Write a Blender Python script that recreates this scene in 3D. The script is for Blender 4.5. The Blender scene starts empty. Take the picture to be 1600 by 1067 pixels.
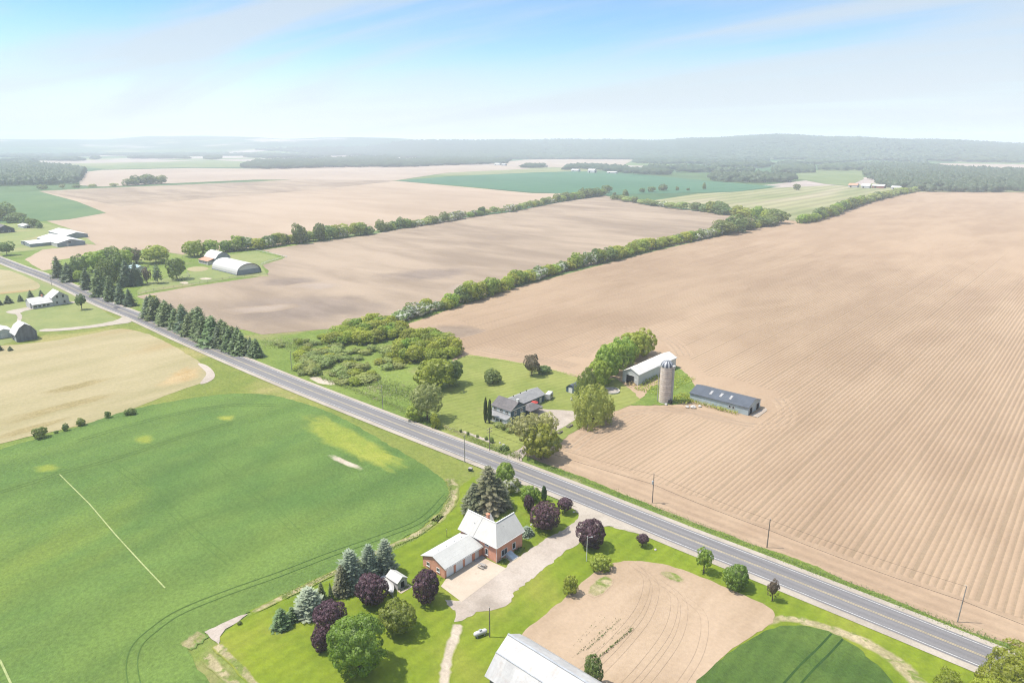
import bpy, math, random
import numpy as np
from mathutils import Vector

# ---------------------------------------------------------------- set-up
SKY_SAT, SKY_STRENGTH, SUN_E, EXPOSURE = 1.42, 0.10, 2.95, 1.48
CLOUD_ROT, CLOUD_LOC, CLOUD_COL = 1.0, (4.9, 3.3, 0.0), (2.42, 2.68, 2.92, 1.0)
HAZE_DENS, HAZE_COL, HAZE_ANI = 1.65e-4, (.78, .855, .945, 1.0), 0.0
ALB = 0.72        # overall reflectance of ground and buildings
S = bpy.context.scene
COL = S.collection
cam_d = bpy.data.cameras.new('camera')
cam_d.lens = 24.0
cam_d.sensor_width = 36.0
cam_d.clip_start = 1.0
cam_d.clip_end = 60000.0
cam = bpy.data.objects.new('camera', cam_d)
COL.objects.link(cam)
# X runs along the road, Y away from it, origin under the drone
cam.location = (0, 0, 95)
cam.rotation_euler = (math.radians(90 - 16.275), 0, math.radians(41.6))
S.camera = cam

SUN_AZ = (-0.79, -0.61)          # where the sun stands, seen from above
SUN_EL = 62.5
W = bpy.data.worlds.new('World')
S.world = W
W.use_nodes = True
nt = W.node_tree
nt.nodes.clear()
def wn(t, **k):
    n = nt.nodes.new(t)
    for a, b in k.items(): setattr(n, a, b)
    return n
def wl(a, b): nt.links.new(a, b)
sky = wn('ShaderNodeTexSky', sky_type='NISHITA')
sky.sun_disc = False
sky.sun_elevation = math.radians(SUN_EL)
sky.sun_rotation = math.atan2(SUN_AZ[0], SUN_AZ[1])
sky.altitude = 300
sky.air_density = 1.0
sky.dust_density = 0.6
sky.ozone_density = 2.0
sat = wn('ShaderNodeHueSaturation')
sat.inputs['Saturation'].default_value = SKY_SAT
sat.inputs['Value'].default_value = 0.66
sat.inputs['Hue'].default_value = 0.503
wl(sky.outputs[0], sat.inputs['Color'])
# thin high cloud: noise laid on a flat sheet far above, seen in perspective
tc = wn('ShaderNodeTexCoord')
sep = wn('ShaderNodeSeparateXYZ'); wl(tc.outputs['Generated'], sep.inputs[0])
def wm(op, a, b=None, c=None):
    n = wn('ShaderNodeMath', operation=op)
    for i, v in enumerate((a, b, c)):
        if v is None: continue
        if isinstance(v, (int, float)): n.inputs[i].default_value = v
        else: wl(v, n.inputs[i])
    return n.outputs[0]
zc = wm('MAXIMUM', sep.outputs[2], 0.0)
zz = wm('ADD', zc, 0.10)
u = wm('DIVIDE', sep.outputs[0], zz); v = wm('DIVIDE', sep.outputs[1], zz)
comb = wn('ShaderNodeCombineXYZ'); wl(u, comb.inputs[0]); wl(v, comb.inputs[1])
mp = wn('ShaderNodeMapping'); wl(comb.outputs[0], mp.inputs[0])
mp.inputs['Rotation'].default_value = (0, 0, CLOUD_ROT)
mp.inputs['Location'].default_value = CLOUD_LOC
mp.inputs['Scale'].default_value = (0.16, 0.60, 1.0)
n1 = wn('ShaderNodeTexNoise'); wl(mp.outputs[0], n1.inputs['Vector'])
n1.inputs['Scale'].default_value = 1.0; n1.inputs['Detail'].default_value = 7
n1.inputs['Roughness'].default_value = 0.5; n1.inputs['Distortion'].default_value = 0.9
rr = wn('ShaderNodeMapRange', interpolation_type='SMOOTHSTEP'); wl(n1.outputs[0], rr.inputs[0])
rr.inputs[1].default_value = 0.36; rr.inputs[2].default_value = 0.57
rr.inputs[3].default_value = 0.0; rr.inputs[4].default_value = 0.80
# pale veil that thickens towards the horizon
veil = wm('POWER', wm('SUBTRACT', 1.0, wm('MINIMUM', wm('DIVIDE', zc, 0.115), 1.0)), 1.15)
veil = wm('MULTIPLY', veil, 0.95)
cover = wm('MAXIMUM', wm('MULTIPLY', rr.outputs[0], 1.0), 0.0)
one = wm('SUBTRACT', 1.0, wm('MULTIPLY', wm('SUBTRACT', 1.0, cover), wm('SUBTRACT', 1.0, veil)))
mixc = wn('ShaderNodeMix', data_type='RGBA'); wl(one, mixc.inputs['Factor'])
wl(sat.outputs[0], mixc.inputs['A'])
# thin cloud brightened smoothly towards the sun, mostly out of view, added as fill light
dt = wn('ShaderNodeVectorMath', operation='DOT_PRODUCT'); wl(tc.outputs['Generated'], dt.inputs[0])
_c = math.cos(math.radians(SUN_EL)); dt.inputs[1].default_value = Vector((SUN_AZ[0] * _c, SUN_AZ[1] * _c, math.sin(math.radians(SUN_EL)))).normalized()
gl = wn('ShaderNodeMapRange', interpolation_type='SMOOTHSTEP'); wl(dt.outputs['Value'], gl.inputs[0])
for i_, x_ in enumerate((0.40, 1.0, 1.0, 5.2)): gl.inputs[1 + i_].default_value = x_
cs = wn('ShaderNodeVectorMath', operation='SCALE'); cs.inputs[0].default_value = CLOUD_COL[:3]; wl(gl.outputs[0], cs.inputs['Scale'])
wl(cs.outputs[0], mixc.inputs['B'])
bg = wn('ShaderNodeBackground'); wl(mixc.outputs['Result'], bg.inputs[0])
bg.inputs[1].default_value = SKY_STRENGTH
wo = wn('ShaderNodeOutputWorld'); wl(bg.outputs[0], wo.inputs[0])

sl = bpy.data.lights.new('sun', 'SUN')
sl.energy = SUN_E
sl.angle = math.radians(0.55)
sl.color = (1.0, 0.935, 0.85)
sun = bpy.data.objects.new('sun', sl)
COL.objects.link(sun)
ce = math.cos(math.radians(SUN_EL))
sd = Vector((SUN_AZ[0] * ce, SUN_AZ[1] * ce, math.sin(math.radians(SUN_EL)))).normalized()
sun.rotation_euler = sd.to_track_quat('Z', 'Y').to_euler()
sun.location = (-200, -100, 400)

S.view_settings.view_transform = 'Standard'
S.view_settings.look = 'None'
S.view_settings.gamma = 1.0
S.view_settings.exposure = EXPOSURE
S.view_settings.use_curve_mapping = False
S.cycles.use_denoising = True
S.cycles.denoiser = 'OPENIMAGEDENOISE'
S.cycles.denoising_input_passes = 'RGB_ALBEDO_NORMAL'
S.cycles.denoising_prefilter = 'NONE'
S.cycles.filter_width = 1.15
S.cycles.max_bounces = 6
S.cycles.diffuse_bounces = 4
S.cycles.transmission_bounces = 3
S.cycles.transparent_max_bounces = 10
S.cycles.volume_bounces = 1

# ---------------------------------------------------------------- materials
MATS = {}
def lin(c):
    return tuple(((x / 255) / 12.92 if x / 255 <= 0.04045 else ((x / 255 + 0.055) / 1.055) ** 2.4) for x in c)
class NB:
    def __init__(s, name):
        s.m = bpy.data.materials.new(name); s.m.use_nodes = True
        s.t = s.m.node_tree; s.t.nodes.clear()
        s.out = s.n('ShaderNodeOutputMaterial')
    def n(s, t, **k):
        n = s.t.nodes.new(t)
        for a, b in k.items(): setattr(n, a, b)
        return n
    def l(s, a, b): s.t.links.new(a, b)
    def put(s, sock, v):
        if isinstance(v, (int, float)): sock.default_value = v
        elif isinstance(v, tuple): sock.default_value = v if len(v) == len(sock.default_value) else tuple(v) + (1.0,)
        else: s.l(v, sock)
    def math(s, op, a, b=0.0, c=None):
        n = s.n('ShaderNodeMath', operation=op)
        s.put(n.inputs[0], a); s.put(n.inputs[1], b)
        if c is not None: s.put(n.inputs[2], c)
        return n.outputs[0]
    def coord(s, scale=(1, 1, 1), rot=0.0, kind='Object', loc=(0, 0, 0)):
        tc = s.n('ShaderNodeTexCoord'); mp = s.n('ShaderNodeMapping')
        s.l(tc.outputs[kind], mp.inputs[0])
        mp.inputs['Scale'].default_value = scale; mp.inputs['Rotation'].default_value = (0, 0, rot)
        mp.inputs['Location'].default_value = loc
        return mp.outputs[0]
    def noise(s, vec, scale, detail=4, rough=0.55, dist=0.0):
        n = s.n('ShaderNodeTexNoise'); s.l(vec, n.inputs['Vector'])
        n.inputs['Scale'].default_value = scale; n.inputs['Detail'].default_value = detail
        n.inputs['Roughness'].default_value = rough; n.inputs['Distortion'].default_value = dist
        return n.outputs[0]
    def rng(s, v, a, b, c=0.0, d=1.0, smooth=True):
        n = s.n('ShaderNodeMapRange', interpolation_type='SMOOTHSTEP' if smooth else 'LINEAR')
        s.l(v, n.inputs[0])
        for i, x in enumerate((a, b, c, d)): n.inputs[1 + i].default_value = x
        return n.outputs[0]
    def mix(s, f, a, b, blend='MIX'):
        n = s.n('ShaderNodeMix', data_type='RGBA', blend_type=blend)
        s.put(n.inputs['Factor'], f); s.put(n.inputs['A'], a); s.put(n.inputs['B'], b)
        return n.outputs['Result']
    def bright(s, col, f):
        n = s.n('ShaderNodeVectorMath', operation='SCALE')
        s.put(n.inputs[0], col); s.put(n.inputs['Scale'], f)
        return n.outputs[0]
    def surf(s, col, rough=0.9, metal=0.0, bump=None, bdist=0.05, bstr=0.5, spec=0.3):
        p = s.n('ShaderNodeBsdfPrincipled')
        s.put(p.inputs['Base Color'], col); s.put(p.inputs['Roughness'], rough); s.put(p.inputs['Metallic'], metal)
        p.inputs['Specular IOR Level'].default_value = spec
        if bump is not None:
            b = s.n('ShaderNodeBump'); b.inputs['Strength'].default_value = bstr; b.inputs['Distance'].default_value = bdist
            s.l(bump, b.inputs['Height']); s.l(b.outputs[0], p.inputs['Normal'])
        s.l(p.outputs[0], s.out.inputs[0])
        return s.m

def plain(name, col, rough=0.7, metal=0.0, var=0.12, scale=0.8, spec=0.3, grime=None):
    """a painted or weathered surface: even colour broken by fine noise and a little dirt"""
    if name in MATS: return MATS[name]
    col = tuple(x * ALB for x in col); grime = grime and (tuple(x * ALB for x in grime[0]), grime[1])
    b = NB(name); v = b.coord()
    n = b.noise(v, scale, 5); n2 = b.noise(v, scale * 7, 3)
    f = b.math('ADD', b.rng(n, .3, .7, 1 - var, 1 + var), b.rng(n2, .3, .7, -var * .4, var * .4))
    c = b.bright(col, f)
    if grime:
        g = b.rng(b.noise(b.coord(scale=(1, 1, .25)), scale * 1.7, 6, .65), .5, .72)
        c = b.mix(b.math('MULTIPLY', g, grime[1]), c, grime[0])
    MATS[name] = b.surf(c, rough, metal, spec=spec)
    return MATS[name]

def ribbed(name, col, axis, period, rough=0.45, metal=0.0, var=0.1, depth=0.03, spec=0.4, grime=None, tone=0.0):
    """sheet-metal or board cladding: real colour plus shallow ribs"""
    if name in MATS: return MATS[name]
    col = tuple(x * ALB for x in col); grime = grime and (tuple(x * ALB for x in grime[0]), grime[1])
    b = NB(name); v = b.coord()
    sp = b.n('ShaderNodeSeparateXYZ'); b.l(v, sp.inputs[0])
    a = sp.outputs[axis] if axis < 3 else b.math('ADD', sp.outputs[0], sp.outputs[1])
    fr = b.math('FRACT', b.math('DIVIDE', a, period))
    rib = b.math('LESS_THAN', fr, 0.16)
    n = b.noise(v, .35, 5); n2 = b.noise(b.coord(scale=(1, 1, .2)), 1.6, 5)
    f = b.math('ADD', b.rng(n, .3, .7, 1 - var, 1 + var), b.rng(n2, .3, .7, -var * .5, var * .5))
    c = b.bright(col, f)
    if tone:
        w = b.n('ShaderNodeTexWhiteNoise', noise_dimensions='1D'); b.l(b.math('FLOOR', b.math('DIVIDE', a, period * 3)), w.inputs['W'])
        c = b.bright(c, b.math('ADD', 1 - tone / 2, b.math('MULTIPLY', w.outputs[0], tone)))
    if grime:
        g = b.rng(b.noise(v, .5, 6, .65), .5, .75)
        c = b.mix(b.math('MULTIPLY', g, grime[1]), c, grime[0])
    MATS[name] = b.surf(c, rough, metal, bump=rib, bdist=depth, bstr=.6, spec=spec)
    return MATS[name]

GP = {}
def ground_chain(b, dark, light, big, mid, fine, accent, acc, stretch, rot, fvar, stripe, speck):
    v = b.coord(); vs = b.coord(scale=(stretch[0], stretch[1], 1), rot=rot)
    nb_ = b.noise(vs, big, 4, .55, .6); nm = b.noise(vs, mid, 5, .6, .3); nf = b.noise(v, fine, 4, .65)
    f = b.math('ADD', b.math('MULTIPLY', nb_, .6), b.math('MULTIPLY', nm, .4))
    c = b.mix(b.rng(f, .36, .64), dark, light)
    if accent:
        na = b.noise(b.coord(loc=(31, 17, 0), scale=(stretch[0], stretch[1], 1), rot=rot), acc[2], 4, .55, .5)
        c = b.mix(b.rng(na, acc[0], acc[1]), c, accent)
    if stripe:                                   # (direction, period m, strength): passes of mower, drill or rake
        sp = b.n('ShaderNodeSeparateXYZ'); b.l(b.coord(rot=stripe[0]), sp.inputs[0])
        x = b.math('ADD', sp.outputs[0], b.math('MULTIPLY', b.noise(v, .05, 2), 6.0 if len(stripe) > 3 else 1.2))
        w = b.math('ABSOLUTE', b.math('SUBTRACT', b.math('FRACT', b.math('DIVIDE', x, stripe[1])), .5))
        c = b.bright(c, b.rng(w, .1, .4, 1 - stripe[2], 1 + stripe[2]))
    if speck:
        c = b.mix(b.rng(b.noise(v, speck[2], 3, .7), speck[1], speck[1] + .06), c, speck[0])
    return b.bright(c, b.rng(nf, .25, .75, 1 - fvar, 1 + fvar, False))
def ground(name, dark, light, big=.02, mid=.12, fine=1.2, accent=None, acc=(.55, .7, .02), stretch=(1, 1), rot=0.0,
           fvar=.18, bump=.08, bfreq=1.5, stripe=None, rough=.95, speck=None, over=None, grow=.8):
    """soil, grass or crop: patches of two tones, an accent tone in places, fine grain and relief;
    over: the growth it gives way to, tuft by tuft, towards its rim"""
    if name in MATS: return MATS[name]
    dark, light = tuple(x * ALB for x in dark), tuple(x * ALB for x in light); accent = accent and tuple(x * ALB for x in accent)
    GP[name] = (dark, light, big, mid, fine, accent, acc, stretch, rot, fvar, stripe, speck)
    b = NB(name)
    c = ground_chain(b, *GP[name])
    v = b.coord(); h = b.noise(v, bfreq, 4, .7)
    if over:
        at = b.n('ShaderNodeAttribute', attribute_name='fade')
        nz = b.noise(v, grow, 5, .7)
        al = b.rng(b.math('SUBTRACT', at.outputs['Fac'], nz), -.48, .32)
        c = b.mix(al, ground_chain(b, *GP[over]), c)
    MATS[name] = b.surf(c, rough, bump=h, bdist=bump, bstr=.9, spec=.15)
    return MATS[name]

def leafy(name, dark, light, trans=.3, hue=.05, accent=None, acc=(.6, .66, 1.4), gaps=.30):
    """leaves or needles: tone differs from tree to tree and from clump to clump"""
    if name in MATS: return MATS[name]
    b = NB(name); v = b.coord()
    oi = b.n('ShaderNodeObjectInfo')
    n = b.noise(v, .55, 3, .6); g = b.n('ShaderNodeNewGeometry')
    isl = g.outputs['Random Per Island']
    f = b.math('ADD', b.math('MULTIPLY', b.rng(n, .3, .7), .55), b.math('MULTIPLY', isl, .45))
    c = b.mix(f, dark, light)
    if accent:
        na = b.noise(b.coord(loc=(5, 9, 3)), acc[2], 2, .6)
        c = b.mix(b.rng(na, acc[0], acc[1]), c, accent)
    hs = b.n('ShaderNodeHueSaturation')
    b.l(c, hs.inputs['Color'])
    b.l(b.math('ADD', .5 - hue * .5, b.math('MULTIPLY', oi.outputs['Random'], hue)), hs.inputs['Hue'])
    b.l(b.math('ADD', .82, b.math('MULTIPLY', b.math('FRACT', b.math('MULTIPLY', oi.outputs['Random'], 7.31)), .36)), hs.inputs['Value'])
    d = b.n('ShaderNodeBsdfDiffuse'); b.l(hs.outputs[0], d.inputs[0])
    t = b.n('ShaderNodeBsdfTranslucent'); b.l(hs.outputs[0], t.inputs[0])
    gl = b.n('ShaderNodeBsdfGlossy'); gl.inputs['Roughness'].default_value = .5; gl.inputs[0].default_value = (.9, .9, .9, 1)
    m1 = b.n('ShaderNodeMixShader'); m1.inputs[0].default_value = trans
    b.l(d.outputs[0], m1.inputs[1]); b.l(t.outputs[0], m1.inputs[2])
    m2 = b.n('ShaderNodeMixShader'); m2.inputs[0].default_value = .025
    b.l(m1.outputs[0], m2.inputs[1]); b.l(gl.outputs[0], m2.inputs[2])
    # gaps finer than one modelled leaf let some light and view through
    tp = b.n('ShaderNodeBsdfTransparent'); m3 = b.n('ShaderNodeMixShader'); m3.inputs[0].default_value = gaps
    b.l(m2.outputs[0], m3.inputs[1]); b.l(tp.outputs[0], m3.inputs[2]); b.l(m3.outputs[0], b.out.inputs[0])
    MATS[name] = b.m
    return b.m

# ---------------------------------------------------------------- building helpers
def mesh_np(name, verts, faces, mat=None, smooth=False):
    me = bpy.data.meshes.new(name)
    verts = np.asarray(verts, dtype=np.float32).reshape(-1, 3); faces = np.asarray(faces, dtype=np.int32)
    n, k = faces.shape
    me.vertices.add(len(verts)); me.vertices.foreach_set('co', verts.ravel())
    me.loops.add(n * k); me.loops.foreach_set('vertex_index', faces.ravel())
    me.polygons.add(n)
    me.polygons.foreach_set('loop_start', np.arange(0, n * k, k, dtype=np.int32))
    me.polygons.foreach_set('loop_total', np.full(n, k, dtype=np.int32))
    if smooth: me.polygons.foreach_set('use_smooth', np.ones(n, dtype=bool))
    me.update(calc_edges=True); me.validate()
    if mat: me.materials.append(mat)
    return me
def mesh_py(name, verts, faces, mat=None, mats=None, mi=None):
    me = bpy.data.meshes.new(name); me.from_pydata([tuple(v) for v in verts], [], faces); me.update()
    if mat: me.materials.append(mat)
    if mats:
        for m in mats: me.materials.append(m)
        if mi: me.polygons.foreach_set('material_index', mi)
    return me
def obj(name, me, parent=None, loc=None, kind=None, label=None, cat=None, group=None, rz=0.0):
    o = bpy.data.objects.new(name, me); COL.objects.link(o)
    if parent: o.parent = parent
    if loc is not None: o.location = loc
    if rz: o.rotation_euler = (0, 0, rz)
    if kind: o['kind'] = kind
    if label: o['label'] = label
    if cat: o['category'] = cat
    if group: o['group'] = group
    return o
def thing(name, label, cat, loc, rz=0.0, group=None):
    return obj(name, None, None, loc, None, label, cat, group, rz)
class MB:
    """collects boxes, prisms and tubes, then links them as one mesh"""
    def __init__(s): s.v = []; s.f = []
    def add(s, v, f):
        k = len(s.v); s.v += [tuple(p) for p in v]; s.f += [tuple(i + k for i in q) for q in f]; return s
    def box(s, x0, x1, y0, y1, z0, z1):
        return s.add([(x0, y0, z0), (x1, y0, z0), (x1, y1, z0), (x0, y1, z0), (x0, y0, z1), (x1, y0, z1), (x1, y1, z1), (x0, y1, z1)],
                     [(3, 2, 1, 0), (4, 5, 6, 7), (0, 1, 5, 4), (1, 2, 6, 5), (2, 3, 7, 6), (3, 0, 4, 7)])
    def prism(s, axis, prof, a0, a1):
        """closed profile (u, z) swept along 'x' or 'y'"""
        n = len(prof)
        if axis == 'x': v = [(a0, u, z) for u, z in prof] + [(a1, u, z) for u, z in prof]
        else: v = [(u, a0, z) for u, z in prof] + [(u, a1, z) for u, z in prof]
        f = [(i, (i + 1) % n, (i + 1) % n + n, i + n) for i in range(n)]
        f += [tuple(range(n - 1, -1, -1)), tuple(range(n, 2 * n))]
        return s.add(v, f)
    def tube(s, p0, p1, r0, r1=None, n=8, cap=True):
        r1 = r0 if r1 is None else r1
        a = Vector(p0); b = Vector(p1); d = (b - a).normalized()
        t = d.orthogonal().normalized(); w = d.cross(t)
        v = []
        for c, r in ((a, r0), (b, r1)):
            for i in range(n):
                q = 2 * math.pi * i / n
                v.append(c + t * (math.cos(q) * r) + w * (math.sin(q) * r))
        f = [(i, (i + 1) % n, n + (i + 1) % n, n + i) for i in range(n)]
        if cap: f += [tuple(range(n - 1, -1, -1)), tuple(range(n, 2 * n))]
        return s.add(v, f)
    def lathe(s, prof, n=16, c=(0, 0)):
        k = len(prof); v = []
        for r, z in prof:
            for i in range(n):
                q = 2 * math.pi * i / n
                v.append((c[0] + r * math.cos(q), c[1] + r * math.sin(q), z))
        f = [(j * n + i, j * n + (i + 1) % n, (j + 1) * n + (i + 1) % n, (j + 1) * n + i) for j in range(k - 1) for i in range(n)]
        return s.add(v, f)
    def mesh(s, name, mat): 
        me = mesh_py(name, s.v, s.f, mat)
        return me
    def build(s, name, mat, parent=None, **k): return obj(name, s.mesh(name, mat), parent, **k)

def chaikin(p, n):
    for _ in range(n):
        q = []
        for i in range(len(p)):
            a = p[i]; b = p[(i + 1) % len(p)]
            q += [(a[0] * .75 + b[0] * .25, a[1] * .75 + b[1] * .25), (a[0] * .25 + b[0] * .75, a[1] * .25 + b[1] * .75)]
        p = q
    return p
def roughen(p, step, amp, rng):
    q = []
    for i in range(len(p)):
        a = p[i]; b = p[(i + 1) % len(p)]
        L = math.hypot(b[0] - a[0], b[1] - a[1]); n = max(1, min(300, int(L / step)))
        for k in range(n):
            t = k / n; x = a[0] + (b[0] - a[0]) * t; y = a[1] + (b[1] - a[1]) * t
            q.append((x + rng.uniform(-amp, amp), y + rng.uniform(-amp, amp)))
    return q
def region(name, pts, z, mat, smooth=0, rough=0.0, step=2.0, kind='structure', **k):
    rng = random.Random(len(name) * 7 + len(pts))
    p = chaikin(pts, smooth) if smooth else list(pts)
    if rough: p = roughen(p, step, rough, rng)
    me = mesh_py(name, [(x, y, z) for x, y in p], [tuple(range(len(p)))], mat)
    if me.polygons[0].normal.z < 0: me.flip_normals()
    return obj(name, me, kind=kind, **k)
def ribbon(name, pts, w, z, mat, kind='structure', parent=None, off=0.0):
    """a strip of width w along a polyline, shifted sideways by off"""
    v = []; n = len(pts)
    for i, (x, y) in enumerate(pts):
        a = pts[max(i - 1, 0)]; b = pts[min(i + 1, n - 1)]
        L = math.hypot(b[0] - a[0], b[1] - a[1]); nx, ny = -(b[1] - a[1]) / L, (b[0] - a[0]) / L
        ww = w(i / (n - 1)) if callable(w) else w
        v += [(x + nx * (off - ww / 2), y + ny * (off - ww / 2), z), (x + nx * (off + ww / 2), y + ny * (off + ww / 2), z)]
    f = [(2 * i, 2 * i + 2, 2 * i + 3, 2 * i + 1) for i in range(n - 1)]
    me = mesh_py(name, v, f, mat)
    return obj(name, me, parent, kind=kind)
def fade_attr(me, vals):
    a = me.attributes.new('fade', 'FLOAT', 'POINT'); a.data.foreach_set('value', vals)
def soft_patch(name, pts, z, mat, inner=.45, smooth=2, wob=.12):
    """a patch that thins out towards its rim"""
    r2 = random.Random(int(abs(pts[0][0] * 3 + pts[0][1]))); p = chaikin(pts, smooth)
    cx = sum(q[0] for q in p) / len(p); cy = sum(q[1] for q in p) / len(p)
    p = [(cx + (q[0] - cx) * (s := 1.15 + r2.uniform(-wob, wob)), cy + (q[1] - cy) * s) for q in p]; n = len(p)
    v = [(x, y, z) for x, y in p] + [(cx + (x - cx) * inner, cy + (y - cy) * inner, z) for x, y in p] + [(cx, cy, z)]
    f = [(i, (i + 1) % n, n + (i + 1) % n, n + i) for i in range(n)] + [(n + i, n + (i + 1) % n, 2 * n) for i in range(n)]
    me = mesh_py(name, v, f, mat); fade_attr(me, [0.0] * n + [1.0] * (n + 1))
    if me.polygons[0].normal.z < 0: me.flip_normals()
    return obj(name, me, kind='structure')
def soft_ribbon(name, pts, w, z, mat, core=.35):
    v = []; n = len(pts); fv = []; r2 = random.Random(n)
    for i, (x, y) in enumerate(pts):
        a = pts[max(i - 1, 0)]; b = pts[min(i + 1, n - 1)]; L = math.hypot(b[0] - a[0], b[1] - a[1]) or 1
        nx, ny = -(b[1] - a[1]) / L, (b[0] - a[0]) / L; ww = (w(i / (n - 1)) if callable(w) else w) * r2.uniform(.8, 1.2)
        for s_ in (-1, -core, core, 1): v.append((x + nx * ww / 2 * s_, y + ny * ww / 2 * s_, z))
        e = 0.0 if i in (0, n - 1) else 1.0
        fv += [0.0, e, e, 0.0]
    f = [(4 * i + j, 4 * i + 4 + j, 4 * i + 5 + j, 4 * i + 1 + j) for i in range(n - 1) for j in range(3)]
    me = mesh_py(name, v, f, mat); fade_attr(me, fv)
    if me.polygons[0].normal.z < 0: me.flip_normals()
    return obj(name, me, kind='structure')
def spline(pts, n=6):
    out = []
    P = [pts[0]] + list(pts) + [pts[-1]]
    for i in range(1, len(P) - 2):
        for k in range(n):
            t = k / n; a, b, c, d = P[i - 1], P[i], P[i + 1], P[i + 2]
            out.append(tuple(.5 * ((2 * b[j]) + (-a[j] + c[j]) * t + (2 * a[j] - 5 * b[j] + 4 * c[j] - d[j]) * t * t + (-a[j] + 3 * b[j] - 3 * c[j] + d[j]) * t ** 3) for j in (0, 1)))
    out.append(tuple(pts[-1]))
    return out
def inside(x, y, poly):
    c = False; j = len(poly) - 1
    for i in range(len(poly)):
        xi, yi = poly[i]; xj, yj = poly[j]
        if (yi > y) != (yj > y) and x < (xj - xi) * (y - yi) / (yj - yi) + xi: c = not c
        j = i
    return c
def cuts(x, poly):
    """where the line X = x crosses the polygon, sorted"""
    out = []
    for i in range(len(poly)):
        a = poly[i]; b = poly[(i + 1) % len(poly)]
        if (a[0] > x) != (b[0] > x): out.append(a[1] + (x - a[0]) * (b[1] - a[1]) / (b[0] - a[0]))
    return sorted(out)
# ---------------------------------------------------------------- land
rng = random.Random(11)
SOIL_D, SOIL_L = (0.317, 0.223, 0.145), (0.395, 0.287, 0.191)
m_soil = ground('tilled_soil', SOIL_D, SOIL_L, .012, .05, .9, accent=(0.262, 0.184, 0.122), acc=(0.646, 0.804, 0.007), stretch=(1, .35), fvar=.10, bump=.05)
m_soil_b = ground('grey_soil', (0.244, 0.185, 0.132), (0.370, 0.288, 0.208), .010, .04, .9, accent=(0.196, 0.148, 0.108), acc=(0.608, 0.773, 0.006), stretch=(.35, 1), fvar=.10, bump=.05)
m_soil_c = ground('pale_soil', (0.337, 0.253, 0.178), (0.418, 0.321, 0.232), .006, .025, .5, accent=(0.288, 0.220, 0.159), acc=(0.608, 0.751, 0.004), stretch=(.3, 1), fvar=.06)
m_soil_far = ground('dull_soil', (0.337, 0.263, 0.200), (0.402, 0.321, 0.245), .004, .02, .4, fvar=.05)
m_headland = ground('headland_soil', (0.328, 0.233, 0.154), (0.392, 0.287, 0.192), .03, .1, .9, fvar=.10, stripe=(math.pi / 2, 3.2, .05), bump=.04)
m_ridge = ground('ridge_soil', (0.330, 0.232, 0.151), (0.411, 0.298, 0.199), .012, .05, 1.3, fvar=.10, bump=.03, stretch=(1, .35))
m_meadow = ground('rough_grass', (.120, .178, .029), (.190, .245, .050), .02, .11, .7, accent=(.235, .225, .085), acc=(.56, .72, .03), fvar=.28, bump=.35, bfreq=.9)
m_verge = ground('verge_grass', (.150, .190, .036), (.225, .240, .056), .02, .10, .7, accent=(.295, .265, .095), acc=(.54, .72, .03), fvar=.24, bump=.3, bfreq=.9)
m_lawn = ground('mown_lawn', (.125, .182, .013), (.190, .240, .018), .03, .15, .9, accent=(.225, .240, .036), acc=(.48, .70, .03), fvar=.16, bump=.10, bfreq=1.6, stripe=(0.0, 3.4, .05))
m_lawn_pale = ground('dry_lawn', (.170, .205, .044), (.238, .258, .068), .03, .12, .8, accent=(.290, .260, .115), acc=(.56, .72, .025), fvar=.14, bump=.08, stripe=(0.3, 3.0, .05))
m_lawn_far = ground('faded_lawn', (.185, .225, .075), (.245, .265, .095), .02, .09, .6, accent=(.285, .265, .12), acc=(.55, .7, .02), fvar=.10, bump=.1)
m_wheat = ground('young_wheat', (.080, .147, .033), (.124, .195, .042), .018, .09, 1.4, accent=(.165, .225, .040), acc=(.56, .74, .016), stretch=(1, .55), rot=.1, fvar=.30, bump=.30, bfreq=1.3, stripe=(0.0, 19.0, .055, 1))
m_wheat_d = ground('dark_wheat', (.056, .104, .020), (.092, .148, .028), .03, .12, 1.6, fvar=.26, bump=.30, bfreq=1.5, stripe=(0.0, 3.1, .06))
m_yellowed = ground('yellowing_wheat', (.185, .240, .034), (.285, .305, .052), .04, .2, 1.2, fvar=.2, bump=.2, over='young_wheat', grow=.25)
m_hay = ground('cut_hay', (.285, .250, .125), (.385, .325, .190), .014, .07, .8, accent=(.33, .235, .105), acc=(.52, .70, .012), stretch=(1, .3), fvar=.12, bump=.06)
m_straw = ground('dead_straw', (.27, .235, .115), (.40, .33, .20), .05, .3, 1.2, accent=(.17, .20, .05), acc=(.46, .58, .25), fvar=.28, bump=.15)
STR = dict(big=.15, mid=.6, fine=1.6, accent=(.16, .20, .045), acc=(.48, .62, .35), fvar=.3, bump=.15)
def straw_over(k): return ground('thin_straw_in_' + k, (.25, .225, .105), (.42, .35, .215), over=k, **STR)
def bare_over(k): return ground('bare_ground_in_' + k, (.40, .34, .26), (.50, .43, .34), .15, .6, 1.6, fvar=.2, bump=.1, over=k)
m_pale_strip = ground('pale_strip', (.28, .33, .13), (.36, .40, .18), .1, .5, 1.5, fvar=.25)
m_gravel = ground('pale_gravel', (.355, .300, .248), (.45, .390, .33), .06, .3, 2.5, fvar=.14, bump=.03, accent=(.295, .25, .205), acc=(.56, .74, .08))
m_shoulder = ground('shoulder_gravel', (.35, .305, .25), (.43, .38, .315), .05, .3, 2.5, fvar=.14, bump=.03)
m_concrete = ground('patio_concrete', (.46, .385, .30), (.52, .44, .35), .06, .3, 2.0, fvar=.06, bump=.01, accent=(.40, .33, .26), acc=(.58, .75, .15))
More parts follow.
